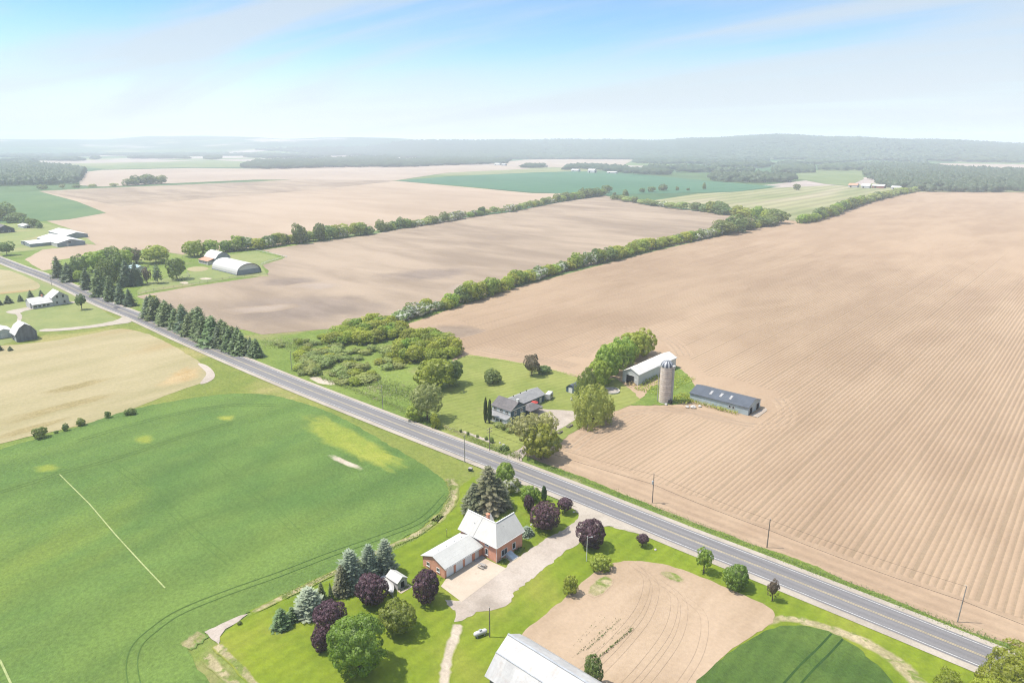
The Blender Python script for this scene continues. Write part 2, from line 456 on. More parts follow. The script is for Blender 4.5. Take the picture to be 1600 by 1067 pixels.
m_asphalt = ground('worn_asphalt', (.155, .148, .150), (.205, .197, .197), .05, .25, 3.0, fvar=.14, bump=.01, stripe=(math.pi / 2, 1.75, .07), stretch=(.05, 1), accent=(.225, .215, .21), acc=(.56, .7, .35))
m_patch = ground('asphalt_patch', (.085, .083, .09), (.11, .108, .114), .05, .25, 3.0, fvar=.1, bump=.01)
m_track = ground('wheel_marks', (.062, .122, .029), (.090, .158, .036), .1, .4, 2, fvar=.2, bump=.1)
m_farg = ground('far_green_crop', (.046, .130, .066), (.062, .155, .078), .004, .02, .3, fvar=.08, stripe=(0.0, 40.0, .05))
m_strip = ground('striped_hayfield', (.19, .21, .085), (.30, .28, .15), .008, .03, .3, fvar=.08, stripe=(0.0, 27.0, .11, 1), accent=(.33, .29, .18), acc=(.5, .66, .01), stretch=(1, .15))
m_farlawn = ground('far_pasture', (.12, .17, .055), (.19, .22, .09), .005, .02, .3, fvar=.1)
m_white = plain('road_paint', (.60, .60, .58), .7, var=.2, scale=.6)
m_yellow = plain('yellow_paint', (.55, .44, .23), .7, var=.2, scale=.6)

# terrain: flat farmland, a wooded scarp 5 to 7 km off and paler hills behind it
b = NB('farmland')
v = b.coord(); vor = b.n('ShaderNodeTexVoronoi', feature='F1', distance='CHEBYCHEV')
b.l(b.coord(scale=(1, .55, 0)), vor.inputs['Vector']); vor.inputs['Scale'].default_value = .0021; vor.inputs['Randomness'].default_value = .75
hs = b.n('ShaderNodeSeparateColor'); b.l(vor.outputs['Color'], hs.inputs[0])
ramp = b.n('ShaderNodeValToRGB'); ramp.color_ramp.interpolation = 'CONSTANT'
b.l(hs.outputs[0], ramp.inputs[0])
el = ramp.color_ramp.elements
for i, (p_, c_) in enumerate([(0, (0.056, 0.096, 0.033)), (.22, (0.096, 0.133, 0.044)), (.42, (0.244, 0.204, 0.170)), (.58, (0.044, 0.089, 0.037)), (.76, (0.163, 0.170, 0.081)), (.88, (0.274, 0.229, 0.200))]):
    e_ = el[i] if i < 2 else el.new(p_)
    e_.position = p_; e_.color = c_ + (1,)
nf = b.noise(v, .01, 5, .6)
gm = b.n('ShaderNodeNewGeometry'); sp_ = b.n('ShaderNodeSeparateXYZ'); b.l(gm.outputs['Position'], sp_.inputs[0])
wood = b.rng(sp_.outputs[2], 6.0, 40.0)
wood = b.math('MULTIPLY', wood, b.rng(b.noise(b.coord(scale=(1, 1, 0)), .0011, 3), .40, .52))
c = b.mix(wood, ramp.outputs[0], (.034, .062, .024))
b.surf(b.bright(c, b.rng(nf, .3, .7, .85, 1.15)), .95, spec=.1)
m_far = b.m
CREST = [(-60, 95, 9000), (-44, 118, 9500), (-37, 122, 9500), (-30, 122, 9500), (-27, 162, 9500), (-21, 158, 9000), (-18, 126, 8500), (-12.5, 150, 8500), (-6, 108, 7000), (3, 98, 6500), (11, 99, 6300), (15, 118, 6200), (20, 135, 6000), (25, 117, 6000), (30, 97, 6000), (36.8, 62, 6000), (46, 50, 6000), (62, 55, 6000)]
YAW = 41.6
def crest(az):
    if az < CREST[0][0] or az > CREST[-1][0]: return 55.0, 7000.0
    for i in range(len(CREST) - 1):
        a, b_ = CREST[i], CREST[i + 1]
        if a[0] <= az <= b_[0]:
            t = (az - a[0]) / (b_[0] - a[0]); t = t * t * (3 - 2 * t)
            return a[1] + (b_[1] - a[1]) * t, a[2] + (b_[2] - a[2]) * t
def height(x, y):
    d = math.hypot(x, y)
    if d < 2600: return 0.0
    az = math.degrees(math.atan2(x, y)) + YAW       # 0 straight ahead, positive to the right
    az = (az + 180) % 360 - 180
    hz, dc = crest(az)
    d0 = dc * .62
    t = min(max((d - d0) / (dc - d0), 0), 1); t = t * t * (3 - 2 * t)
    wob = 7 * math.sin(x * .0031 + 1) * math.sin(y * .0027) + 4 * math.sin(x * .0083) * math.sin(y * .0091 + 2)
    fade = min(max((d - 4000) / 2500, 0), 1)
    return hz * t + wob * fade * t
azs = list(np.arange(-70, 70.01, .5)) + list(np.arange(75, 290, 5.0))
ds = [20] + [200 * 1.0 * (13500 / 200) ** (i / 90) for i in range(91)]
vv = []; ff = []
for d in ds:
    for a in azs:
        q = math.radians(a - YAW); x, y = d * math.sin(q), d * math.cos(q)
        vv.append((x, y, height(x, y)))
na = len(azs)
for i in range(len(ds) - 1):
    for j in range(na):
        k = (j + 1) % na
        ff.append((i * na + j, (i + 1) * na + j, (i + 1) * na + k, i * na + k))
ff_c = tuple(range(na))
me = mesh_py('ground', vv, ff + [ff_c], m_far)
me.polygons.foreach_set('use_smooth', [True] * len(me.polygons))
if me.polygons[0].normal.z < 0: me.flip_normals()
obj('ground', me, kind='structure')

# grassland under everything near
region('grassland', [(-1150, -260), (260, -260), (700, 160), (-120, 160), (-330, 300), (-330, 420), (-1150, 420)], .05, m_meadow, kind='structure')

region('verge', [(-1150, 60), (-560, 60), (-330, 70), (-230, 60), (-118, 100), (-112, 124), (-128, 133), (-150, 135), (-400, 135), (-1150, 135)], .09, m_verge, rough=1.0, step=4)
# ---- the bare field on the right, its ridges and headlands
FIELD_A = [(-281, 233), (-279, 222), (-262, 215), (-240, 222), (-150, 150), (1.0, 148.5), (700, 148.5), (700, 1640), (-155, 1700), (-318, 1565), (-322, 1200), (-327, 822), (-318, 800), (-312, 520), (-300, 330)]
region('ploughed_field', FIELD_A, .10, m_soil, rough=.5, step=4)
YARD = [(-214.7,161.4), (-198.8,138.3), (-175.4,143.1), (-153.5,141), (-130.6,147.1), (-126.1,148.7), (-123.1,153.8), (-122.7,159.8), (-124.6,169.3), (-126.1,177.1), (-127.2,189.7), (-126.2,199.4), (-122.2,209.7), (-117.9,216.2), (-111.5,220.1), (-103.2,223.2), (-91.2,224), (-84.8,225.8), (-82.1,230.5), (-82.9,237.1), (-86.2,244.3), (-91.8,251), (-104.3,253.4), (-114.9,255.3), (-119.1,249.4), (-122.4,251.8), (-127.7,258.1), (-133.6,263.4), (-139.8,270.2), (-152.7,282.8), (-166.3,292.8), (-178.2,295.1), (-179.1,281.5), (-173.8,259.8), (-167,242.3), (-159.9,222.9), (-168,222.4), (-179.1,223), (-195.1,219.8), (-204.9,217.5), (-216.8,214.9), (-217.1,210.6), (-232.1,210.8), (-256.8,220.4), (-279.4,231), (-297.5,227.9), (-308.2,218.4), (-312.8,189), (-320.1,167.4), (-384.7,160.2), (-300.6,131.3)]
NEAR_Y = [(-330, 149), (-330, 300), (-82, 300), (-82, 149)]
def ridge_spans(x):
    p0 = 160.5 + 1.5 * math.sin(x * .05)
    c = cuts(x, [(a * 1.0, q) for a, q in YARD])
    top = 1560 if x > -310 else 1500
    lim = cuts(x, FIELD_A)
    top = min(top, max(lim) - 6) if lim else top
    segs = [(p0, top)]
    if c:
        lo, hi = min(c) - 8.5, max(c) + 9
        if x < -124: segs = [(hi, top)]
        else: segs = [(p0, lo), (hi, top)]
    if x < -238: segs = [(max(235, max(cuts(x, FIELD_A)[:1] or [235])) + 14 + (-238 - x) * .2, top)]
    return [s_ for s_ in segs if s_[1] - s_[0] > 3]
PER = 1.52
vv = []; ff = []; fm = []
x = -312.0
k = 0
while x < 480:
    hgt = .23
    prof = [(-.56, 0), (-.20, hgt), (.20, hgt), (.56, 0)]
    for a, q in ridge_spans(x):
        q_far = 760 + rng.uniform(-60, 60); q = min(q, q_far)
        if q - a < 3: continue
        n = max(1, int((q - a) / 60)) if q < 900 else max(1, int((q - a) / 120))
        a += rng.uniform(-.8, .8); q += rng.uniform(-.8, .8)
        base = len(vv)
        for i in range(n + 1):
            t = a + (q - a) * i / n; wv = .12 * math.sin(t * .021 + x * .003)
            e = .12 if i in (0, n) else 1.0
            vv += [(x + u_ + wv, t, .105 + z_ * e * min(1, max(.15, (q_far - t) / 260))) for u_, z_ in prof]
        for i in range(n):
            for j in range(3):
                s_ = base + i * 4 + j
                ff.append((s_, s_ + 1, s_ + 5, s_ + 4)); fm.append(0)
        base = len(vv)                              # darker bottom of the furrow beside the ridge
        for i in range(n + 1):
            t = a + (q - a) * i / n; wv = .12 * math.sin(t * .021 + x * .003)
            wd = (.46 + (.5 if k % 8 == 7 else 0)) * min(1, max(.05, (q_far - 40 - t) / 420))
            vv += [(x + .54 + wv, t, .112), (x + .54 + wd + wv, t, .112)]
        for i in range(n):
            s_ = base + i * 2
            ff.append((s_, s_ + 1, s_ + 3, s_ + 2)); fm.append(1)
    k += 1
    x += PER * (1.35 if k % 8 == 0 else 1.0)
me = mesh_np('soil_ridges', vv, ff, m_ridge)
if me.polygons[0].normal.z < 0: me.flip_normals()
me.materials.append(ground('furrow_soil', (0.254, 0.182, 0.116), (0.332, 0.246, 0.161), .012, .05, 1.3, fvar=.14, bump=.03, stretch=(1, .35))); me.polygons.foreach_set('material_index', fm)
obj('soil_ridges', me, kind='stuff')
# headland passes along the road and round the yard
region('headland', [(-112, 150), (1, 149), (480, 149), (480, 160.0), (0, 159.8), (-100, 160), (-121, 166), (-124, 160)], .13, m_headland, smooth=1, rough=.25, step=3)
vp = []; rv = random.Random(8)
for i in range(81):
    x = -121 + i * 7.5; vp.append((x, 149.4 + .8 * math.sin(x * .11) + .5 * math.sin(x * .29 + 1) + rv.uniform(-.35, .35)))
region('verge', [(479, 146.2), (-122, 146.2)] + vp, .136, ground('ditch_verge', (.105, .165, .024), (.175, .225, .042), .05, .25, 1.2, accent=(.30, .28, .13), acc=(.56, .72, .09), fvar=.28, bump=.3), rough=.12, step=.8)
def offset_path(pts, d):
    out = []
    for i in range(len(pts)):
        a = pts[max(i - 1, 0)]; c_ = pts[min(i + 1, len(pts) - 1)]
        L = math.hypot(c_[0] - a[0], c_[1] - a[1]) or 1
        out.append((pts[i][0] + (c_[1] - a[1]) / L * d, pts[i][1] - (c_[0] - a[0]) / L * d))
    return out
yard_front = spline([(-122.3,160.1), (-124,169.2), (-125.5,177), (-126.5,189.5), (-125.6,199.2), (-121.6,209.5), (-117,215.6), (-110.8,219.9), (-102.4,222.7), (-90.3,223.2), (-84,224.9), (-81,230), (-81.9,237.1), (-85.4,244.2), (-90.2,250.6)], 5)
for kk in (1.2, 4.0, 6.6):
    ribbon('headland_pass', offset_path(yard_front, kk), 1.5, .125 + kk * .001, m_headland)
for kk in (2.6, 5.3):
    ribbon('tyre_track', offset_path(yard_front, kk), .35, .14, m_soil_b)

for yard_back in (spline([(-144.9,274.7), (-154.9,286.6), (-168.8,297), (-180.8,299.3), (-182.2,285.1), (-176.5,261.6), (-171,246.4)], 5), spline([(-169.3,225.8), (-181.4,225.8), (-197.7,222.6), (-209.4,220.1), (-219.7,219.1)], 5)):
    for kk in (1.5, 4.2, 7.0, 9.6):
        ribbon('headland_pass', offset_path(yard_back, kk), 1.5, .125 + kk * .001, m_headland)
    for kk in (2.8, 5.6, 8.3):
        ribbon('tyre_track', offset_path(yard_back, kk), .35, .14, m_soil_b)
damp = ground('damp_soil', (.215, .160, .115), (.275, .208, .152), .05, .2, .9, fvar=.12, bump=.06, over='tilled_soil', grow=.12)
for kz, pts in enumerate(([(-270.4,230.1), (-268.4,244.4), (-252.5,253.1), (-229.2,253.1), (-226.7,236.1), (-239.4,221.9)], [(-261.6,437.9), (-256,486.1), (-224.6,499), (-228.3,435)])):
    soft_patch('damp_patch', pts, .1025 + .0006 * kz, damp, .25)
damp_b = ground('damp_grey_soil', (.195, .150, .116), (.265, .208, .163), .03, .1, .9, fvar=.12, bump=.06, over='grey_soil', grow=.06, stretch=(.35, 1))
for kz, pts in enumerate(([(-408.1,170.8), (-403.1,218), (-366.3,261), (-323.8,268.6), (-306.9,235.3), (-318.1,200.3), (-335.5,172.3), (-372.2,165.4)], [(-418.1,298.9), (-396.2,369.4), (-357.8,373.5), (-353.9,305.4)], [(-459.2,230), (-450.1,270.5), (-411.7,272.2), (-418.2,231.2)])):
    soft_patch('damp_patch', pts, .135 + .003 * kz, damp_b, .2)
pale_b = ground('pale_dry_soil', (.315, .25, .195), (.37, .298, .235), .03, .1, .9, fvar=.1, over='grey_soil', grow=.08, stretch=(.35, 1))
for kz, pts in enumerate(([(-422.6,238.6), (-418.5,266.2), (-391.9,271.7), (-390.3,247.7)], [(-334.5,305.5), (-340.4,335.5), (-320.8,334.8), (-316.1,305.6)], [(-391.5,174.6), (-374.2,214.4), (-359.3,214.1), (-367.2,181.7)])):
    soft_patch('dry_patch', pts, .150 + .003 * kz, pale_b, .15)
# ---- other fields (outlines surveyed from the air)
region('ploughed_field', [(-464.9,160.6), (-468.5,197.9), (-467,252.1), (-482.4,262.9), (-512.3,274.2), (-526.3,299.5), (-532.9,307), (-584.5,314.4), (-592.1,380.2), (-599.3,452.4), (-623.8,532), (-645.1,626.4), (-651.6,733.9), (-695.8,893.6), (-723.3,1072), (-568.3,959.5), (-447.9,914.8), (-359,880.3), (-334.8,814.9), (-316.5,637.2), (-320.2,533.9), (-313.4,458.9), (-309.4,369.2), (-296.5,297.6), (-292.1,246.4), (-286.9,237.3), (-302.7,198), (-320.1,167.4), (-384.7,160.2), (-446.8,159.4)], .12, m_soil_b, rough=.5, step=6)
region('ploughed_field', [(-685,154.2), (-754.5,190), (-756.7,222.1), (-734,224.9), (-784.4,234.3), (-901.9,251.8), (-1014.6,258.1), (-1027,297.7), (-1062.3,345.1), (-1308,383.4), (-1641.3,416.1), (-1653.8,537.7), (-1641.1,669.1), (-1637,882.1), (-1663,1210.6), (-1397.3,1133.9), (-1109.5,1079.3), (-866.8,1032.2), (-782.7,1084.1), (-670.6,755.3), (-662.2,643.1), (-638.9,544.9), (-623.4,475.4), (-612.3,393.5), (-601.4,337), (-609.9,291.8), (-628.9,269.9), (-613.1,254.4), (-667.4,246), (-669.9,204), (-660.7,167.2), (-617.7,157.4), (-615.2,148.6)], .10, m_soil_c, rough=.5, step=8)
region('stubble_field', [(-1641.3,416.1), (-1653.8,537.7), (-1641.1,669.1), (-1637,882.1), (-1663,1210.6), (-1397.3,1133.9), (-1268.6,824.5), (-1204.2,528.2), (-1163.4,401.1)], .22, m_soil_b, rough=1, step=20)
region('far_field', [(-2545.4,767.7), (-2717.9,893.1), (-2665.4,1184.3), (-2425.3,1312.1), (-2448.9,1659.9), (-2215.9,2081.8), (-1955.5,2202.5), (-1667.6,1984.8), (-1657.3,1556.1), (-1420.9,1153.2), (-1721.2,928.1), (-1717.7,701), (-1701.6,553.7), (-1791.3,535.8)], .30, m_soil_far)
region('green_crop', [(-1399.7,1131.8), (-1471.1,1380.9), (-1456.9,1734.1), (-1408.4,1910.4), (-1123.4,1849.9), (-802.8,1661.7), (-631.2,1565.8), (-589.6,1571.4), (-585.8,1328.7), (-691.4,1165.2), (-732.2,1085.1), (-771.2,1072.2), (-878,1045.5), (-1125.9,1095.3)], .35, m_farg)
region('hay_strips', [(-597.2,997.7), (-618.3,1230.1), (-585.8,1328.7), (-574.5,1495.9), (-511.5,1672.1), (-405.7,1674.6), (-338.7,1623.6), (-341.3,1224.8), (-309.1,1025.8), (-305,878.5), (-355.9,893.6), (-452.3,923.5)], .30, m_strip)
region('green_crop', [(-1634.6,350.5), (-1641.3,416.1), (-1308,383.4), (-1062.9,344.5), (-1008.4,283.3), (-1007.5,254.8), (-1032.1,195.9), (-1112.7,106.6), (-1732.1,176.3)], .20, ground('pale_green_crop', (.075, .140, .052), (.11, .175, .066), .01, .05, .3, fvar=.1))
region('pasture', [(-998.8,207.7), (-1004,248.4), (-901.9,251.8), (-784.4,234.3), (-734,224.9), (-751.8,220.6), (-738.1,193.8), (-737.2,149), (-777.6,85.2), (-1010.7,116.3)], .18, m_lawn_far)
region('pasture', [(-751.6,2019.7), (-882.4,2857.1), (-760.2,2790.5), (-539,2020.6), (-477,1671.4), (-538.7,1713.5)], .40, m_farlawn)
region('far_field', [(-2216.7,2321.4), (-2537.1,2964.1), (-2518.1,3611.4), (-2087.8,3363), (-1650.6,2583.7), (-1659.4,2167.2), (-1903.6,2144)], .5, m_soil_far)
region('far_field', [(-655.4,3356.8), (-714.2,4074.1), (-442.6,4473.4), (-66.9,4500.6), (-43.6,3267.5), (-310.9,3189.4), (-488,3301.5)], .5, m_soil_far)
region('far_field', [(-916.5,3606.9), (-887.9,3771.6), (-787.2,3350.3), (-835.4,3197)], .5, m_soil_far)
region('pasture', [(-3047.1,935.2), (-3435.7,1239.2), (-3832.2,1814.2), (-3189,1728.6), (-2632.3,1397.8), (-2769.5,1181.6), (-2764.3,929.6)], .42, m_farlawn)
region('pasture', [(-4108.7,3001.6), (-4713.1,4431.6), (-4203.5,4403.3), (-3503.2,3539.2), (-3495,2744.1)], .5, m_farlawn)
# left of the road
region('hayfield', [(-438.5,8.8), (-396.1,72.4), (-387.5,88.8), (-386.3,105.5), (-390.2,122), (-377.3,128.3), (-350.9,129), (-317.3,127), (-294,124.6), (-279.8,121.9), (-270.7,114.9), (-268,100.3), (-258.8,76.1), (-259.6,60), (-262.4,42.3), (-263.4,-2.5)], .14, m_hay, smooth=2, rough=.5, step=3)
soft_patch('dry_patch', [(-289.9,107.4), (-299.9,119.3), (-293.4,122.7), (-280.2,119.4), (-275,111), (-275.5,101.4), (-280.7,96.8)], .155, ground('dry_orange_stubble', (.36, .255, .115), (.42, .32, .17), .1, .4, 1.2, fvar=.2, over='cut_hay', grow=.3), .2)
for kz, pts in enumerate(([(-287,47.8), (-287.3,59.7), (-288.1,74.9), (-286.5,85.7), (-280,85.8), (-279.6,70), (-278.4,55.4), (-278.1,45.8)], [(-271,40.7), (-272,55.7), (-271.5,65.5), (-267.2,64.6), (-265.3,52.1), (-264.9,39.4)], [(-309.3,65.5), (-309,86.2), (-304.5,94.5), (-300.4,83.3), (-299.2,65)])):
    soft_patch('thin_patch', pts, .15 + .004 * kz, ground('thin_stubble', (.25, .205, .09), (.32, .26, .13), .1, .4, 1.2, fvar=.25, over='cut_hay', grow=.15, stretch=(1, .4)), .25)
region('worn_track', [(-299.2,123.6), (-293.1,125.4), (-281.9,123.5), (-273.2,120.1), (-269.1,115.2), (-269.2,111), (-275.4,116), (-280.7,120.1), (-289.1,121.8)], .18, m_gravel, smooth=2)
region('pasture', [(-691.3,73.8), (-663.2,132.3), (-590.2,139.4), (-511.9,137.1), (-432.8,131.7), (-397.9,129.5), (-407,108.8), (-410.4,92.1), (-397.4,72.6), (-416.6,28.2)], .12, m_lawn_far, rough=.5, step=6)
region('hayfield', [(-674.3,71.5), (-656.3,130.8), (-597.2,133.2), (-543.8,131), (-529.4,116.2), (-562.6,56.6)], .17, m_hay, smooth=2)
WHEAT = [(-250.2,-17.3), (-257.1,41.1), (-257.4,61.3), (-262.5,81.7), (-256.7,102.8), (-249.1,117), (-236.7,125.1), (-221,128.1), (-202.7,129.9), (-183.4,128.4), (-164.9,126.2), (-150.5,124.7), (-140.6,123.1), (-135.1,122.1), (-130,119.9), (-124.8,114.8), (-122,109.1), (-119.4,95.7), (-120.4,80.9), (-121,70.8), (-121.2,61.3), (-122.3,53.1), (-123.1,45.6), (-123.4,41.7), (-117.8,40.4), (-108,39.5), (-97.9,38), (-138.6,-23.7)]
region('wheat_field', WHEAT, .20, m_wheat, smooth=2, rough=.35, step=1.5)
# thin yellowed places in the crop
for kz, (nm, pts) in enumerate((('yellow_patch', [(-211.4,122.1), (-204.1,125.4), (-194,126.6), (-179,125.2), (-164.6,123.3), (-153.2,122.3), (-148.7,120.5), (-149.9,116.6), (-154.5,114.1), (-162,113.3), (-172.2,112.7), (-183,112.8), (-196.5,115.3)]),
                ('yellow_patch', [(-235.5,72.9), (-232.6,79), (-225.4,77.1), (-226.5,71.5)]), ('yellow_patch', [(-232.6,100.1), (-228.1,105.7), (-222.1,103.1), (-225.2,98.8)]),
                ('yellow_patch', [(-234.9,43.9), (-232.7,50.5), (-225.2,49.7), (-227.4,43.9)]))):
    soft_patch(nm, pts, .225 + .008 * kz, m_yellowed, .42 if kz < 1 else .03)
soft_patch('bare_patch', [(-174.9,107.9), (-173,110.1), (-165.4,110.3), (-158.8,110.9), (-158.2,108.6), (-165,107.7)], .275, bare_over('young_wheat'), .3)
soft_ribbon('straw_margin', spline([(-134.4,123.3), (-131.7,122), (-128.8,120), (-124.8,115.7), (-121.3,109.8), (-119.7,104.3)], 4), 3.2, .208, straw_over('verge_grass'))
soft_ribbon('straw_margin', spline([(-120.6,107.7), (-119,100.8), (-118.7,95.2), (-119.7,87.9), (-120.2,80.8), (-120.8,70.7), (-121.4,61.5), (-121.8,54.6)], 4), 1.9, .208, straw_over('mown_lawn'))
ribbon('straw_strip', [(-222.7, 48.1), (-196.5, 47.9), (-175.3, 46.9), (-157.8, 46.4), (-143.7, 46.1)], .28, .28, m_pale_strip)
ribbon('straw_strip', [(-144.8, 15.9), (-134.9, 15.6), (-124, 14.9)], .36, .28, m_pale_strip)
def track(pts, gap=1.9, w=.35, mat=None, z=.29):
    p = spline(pts, 6)
    for s_ in (-1, 1): ribbon('tyre_track', p, w, z, mat or m_track, off=s_ * gap / 2)
track([(-127.8,116.9), (-122.9,103.1), (-124.2,91.5), (-127.2,78.4), (-129.3,66.1), (-132,53.8), (-133.1,44.6), (-131.6,38.8), (-129.3,34.8), (-124.6,32.1), (-117.4,30.1)], 1.9, .17)
track([(-222.9,33.5), (-222.7,42.7), (-223.3,48.6), (-221.9,59.5), (-221.6,72.6), (-222.9,85.5), (-221.6,100.5)], 1.7, .16)
track([(-245.2,59.6), (-246.1,75.7), (-244.6,92.7), (-237.9,108.8), (-225.3,119.9)], 1.9, .18)
track([(-216.7,84.8), (-188.9,82), (-159.7,80.1), (-139.3,77.3)], 1.8, .12)
track([(-216.6,61.3), (-189.7,61.9), (-162.6,60.5), (-142.1,60.3)], 1.8, .10)
region('gravel_corner', [(-123.3,45.5), (-123.1,48.7), (-122.8,52.7), (-121.9,54), (-121.2,51.4), (-121.1,48.7), (-119.5,46.9), (-117.7,45.5)], .214, m_gravel, rough=.15, step=1)
soft_ribbon('straw_margin', spline([(-123.1,45.1), (-122.5,42.5), (-122,40.8)], 4), 4.0, .208, straw_over('young_wheat'))
soft_ribbon('straw_margin', spline([(-117.5,42.5), (-111.7,42.5), (-105.7,42.6), (-99.3,42.3)], 4), 2.2, .208, straw_over('rough_grass'))
soft_ribbon('straw_margin', spline([(-118,45.3), (-114.3,45.3), (-107.3,45.3), (-99,44.5)], 4), 2.0, .208, straw_over('mown_lawn'))
# home lawn of the brick house
LAWN = [(-128.3,121.4), (-129.7,129), (-118.7,130.9), (-106.3,133.1), (-97.6,134.8), (-94.1,133.9), (-84.3,134.9), (-76.9,135.4), (-66.3,135.7), (-56.5,136), (-44.4,136.3), (-30.9,136.7), (-18.8,137.3), (-7.8,137.8), (2.1,138.3), (11.2,138.5), (12.4,110.4), (-81.6,26.9), (-101.2,44.5), (-115,45.6), (-119.5,46.9), (-121.2,51.4), (-120.4,60.9), (-118.9,72.8), (-117.6,86.3), (-117,97.9), (-118.5,107), (-122.4,115.6)]
region('lawn', LAWN, .17, m_lawn, rough=.3, step=2)
# tilled garden and the dark crop beside it
region('garden_plot', [(-75.2,87.7), (-75.3,94.9), (-75.3,101.5), (-75.8,107.9), (-76.1,114.6), (-75.1,119.8), (-72.3,123.6), (-66.7,127.2), (-60.8,128.5), (-54.6,128.9), (-48.5,128.8), (-42.9,129.1), (-39.5,128), (-38.5,124.1), (-39.9,118.5), (-41.4,112.8), (-42.3,106.3), (-42.5,97.7), (-42.2,91.1), (-44.3,82.1), (-60.3,67.9), (-70.5,75.9), (-74.3,83.7)], .22, ground('garden_soil', (0.342, 0.250, 0.164), (0.424, 0.318, 0.218), .05, .2, 1.2, fvar=.09, bump=.05, stretch=(1, .3), accent=(0.293, 0.210, 0.140), acc=(0.617, 0.766, 0.047)), smooth=2, rough=.2, step=1.5)
soft_patch('weedy_patch', [(-73.4,107), (-74,114.2), (-70.6,114.7), (-70,107.1)], .26, straw_over('garden_soil'), .7, 1, .06)
soft_patch('weedy_patch', [(-64.6,123.8), (-63.7,125.6), (-61,126), (-59.1,125.2), (-59.4,123.6), (-62.2,123.1)], .26, straw_over('garden_soil'), .7, 1, .06)
CIRC = [(-43,96.2), (-42.4,105.1), (-41.2,112.5), (-39.8,118.3), (-37.4,123.8), (-33.7,127.8), (-29.7,129.1), (-25.4,128.9), (-20.7,126.6), (-16.6,123.7), (-12.2,117.8), (-9.9,107.7), (-39.3,81.6)]
region('wheat_field', CIRC, .30, m_wheat_d, smooth=2, rough=.3, step=1.2)
soft_ribbon('straw_margin', spline([(-39.8,123), (-37.4,127.2), (-32.9,129.3), (-27.7,130.4), (-22.4,130.7), (-16.8,129.1), (-12.3,125.5), (-8.8,120.7)], 4), lambda t: 2.2 + 2.5 * t, .185, straw_over('mown_lawn'))
track([(-27.4,128.7), (-28.1,122.3), (-29,115.9), (-29.8,106.9)], 2.2, .40, ground('deep_wheel_marks', (.026, .062, .014), (.038, .082, .018), .1, .4, 2, fvar=.2), z=.33)
for i in (0, 1, 3, 4, 6):                                      # curving darker rake marks over the garden plot
    a = 955 + i * 34
    track([(-71.8, 122.8), (-65.8, 119.9), (-61.6, 110.3), (-60.2, 98.5), (-60, 87.3)] if i == 0 else [(p_[0] + i * 2.6, p_[1] - i * .55) for p_ in [(-71.8, 122.8), (-65.8, 119.9), (-61.6, 110.3), (-60.2, 98.5), (-60, 87.3)]], 1.5, .055, ground('rake_mark_soil', (0.287, 0.213, 0.152), (0.322, 0.246, 0.178), .05, .2, 1.2), z=.255)
# vegetable rows
for i, (p0_, p1_, w_, m_) in enumerate([((-65.3, 103.7), (-64.9, 93.1), .35, 0), ((-63.4, 103.8), (-63.3, 89.9), .4, 0), ((-62.6, 104.2), (-62.6, 92.1), .5, 1), ((-61.4, 103.8), (-63.5, 88.6), .3, 0), ((-59.1, 103.8), (-59.6, 92), .75, 1), ((-60.2, 103.6), (-61.8, 89.4), .3, 0), ((-66.4, 103.3), (-65, 89.1), .25, 0)]):
    mb = MB(); L = math.hypot(p1_[0] - p0_[0], p1_[1] - p0_[1]); n = int(L / .33)
    for j in range(n):
        if not m_ and rng.random() < .45: continue
        t = (j + rng.random() * .6) / n; r_ = w_ * rng.uniform(.22, .5); h_ = w_ * rng.uniform(.4, .8)
        cx, cy = p0_[0] + (p1_[0] - p0_[0]) * t + rng.uniform(-.06, .06), p0_[1] + (p1_[1] - p0_[1]) * t
        for _ in range(2):
            mb.add([(cx + rng.uniform(-r_, r_), cy + rng.uniform(-r_, r_), .24 + h_ * rng.random()) for _ in range(3)] + [(cx, cy, .24 + h_)], [(0, 1, 3), (1, 2, 3), (2, 0, 3)])
    mb.build('vegetable_row', leafy('vegetable_leaf', (.06, .11, .02), (.12, .18, .04)), kind='stuff')

# ---- road
def rc(y): return y
CENTRE = [(-1500, 139.0), (-1150, 139.5)] + [(-698.3,140.2), (-599,141.8), (-541.4,141.9), (-459.9,139), (-409.3,139.4), (-338.3,137.8), (-255.6,137.4), (-189.4,138.5), (-140.5,139.9), (-100.9,140.8), (-69.1,140.8), (-46.4,141.3), (-19.8,141.6), (-4.8,141.6)] + [(60, 142.0), (420, 142.0)]
CL = spline(CENTRE, 8)
ribbon('road_shoulder', CL, 11.6, .26, m_shoulder, off=-.15)
ribbon('road', CL, 8.1, .30, m_asphalt)
for o_ in (-3.45, 3.45): ribbon('edge_line', CL, .13, .305, m_white, off=o_)
for o_ in (-.17, .17): ribbon('centre_line', CL, .11, .305, m_yellow, off=o_)
region('asphalt_patch', [(-441.9,138.6), (-443.2,141.9), (-437.9,142.1), (-434.9,138.2)], .308, m_patch)
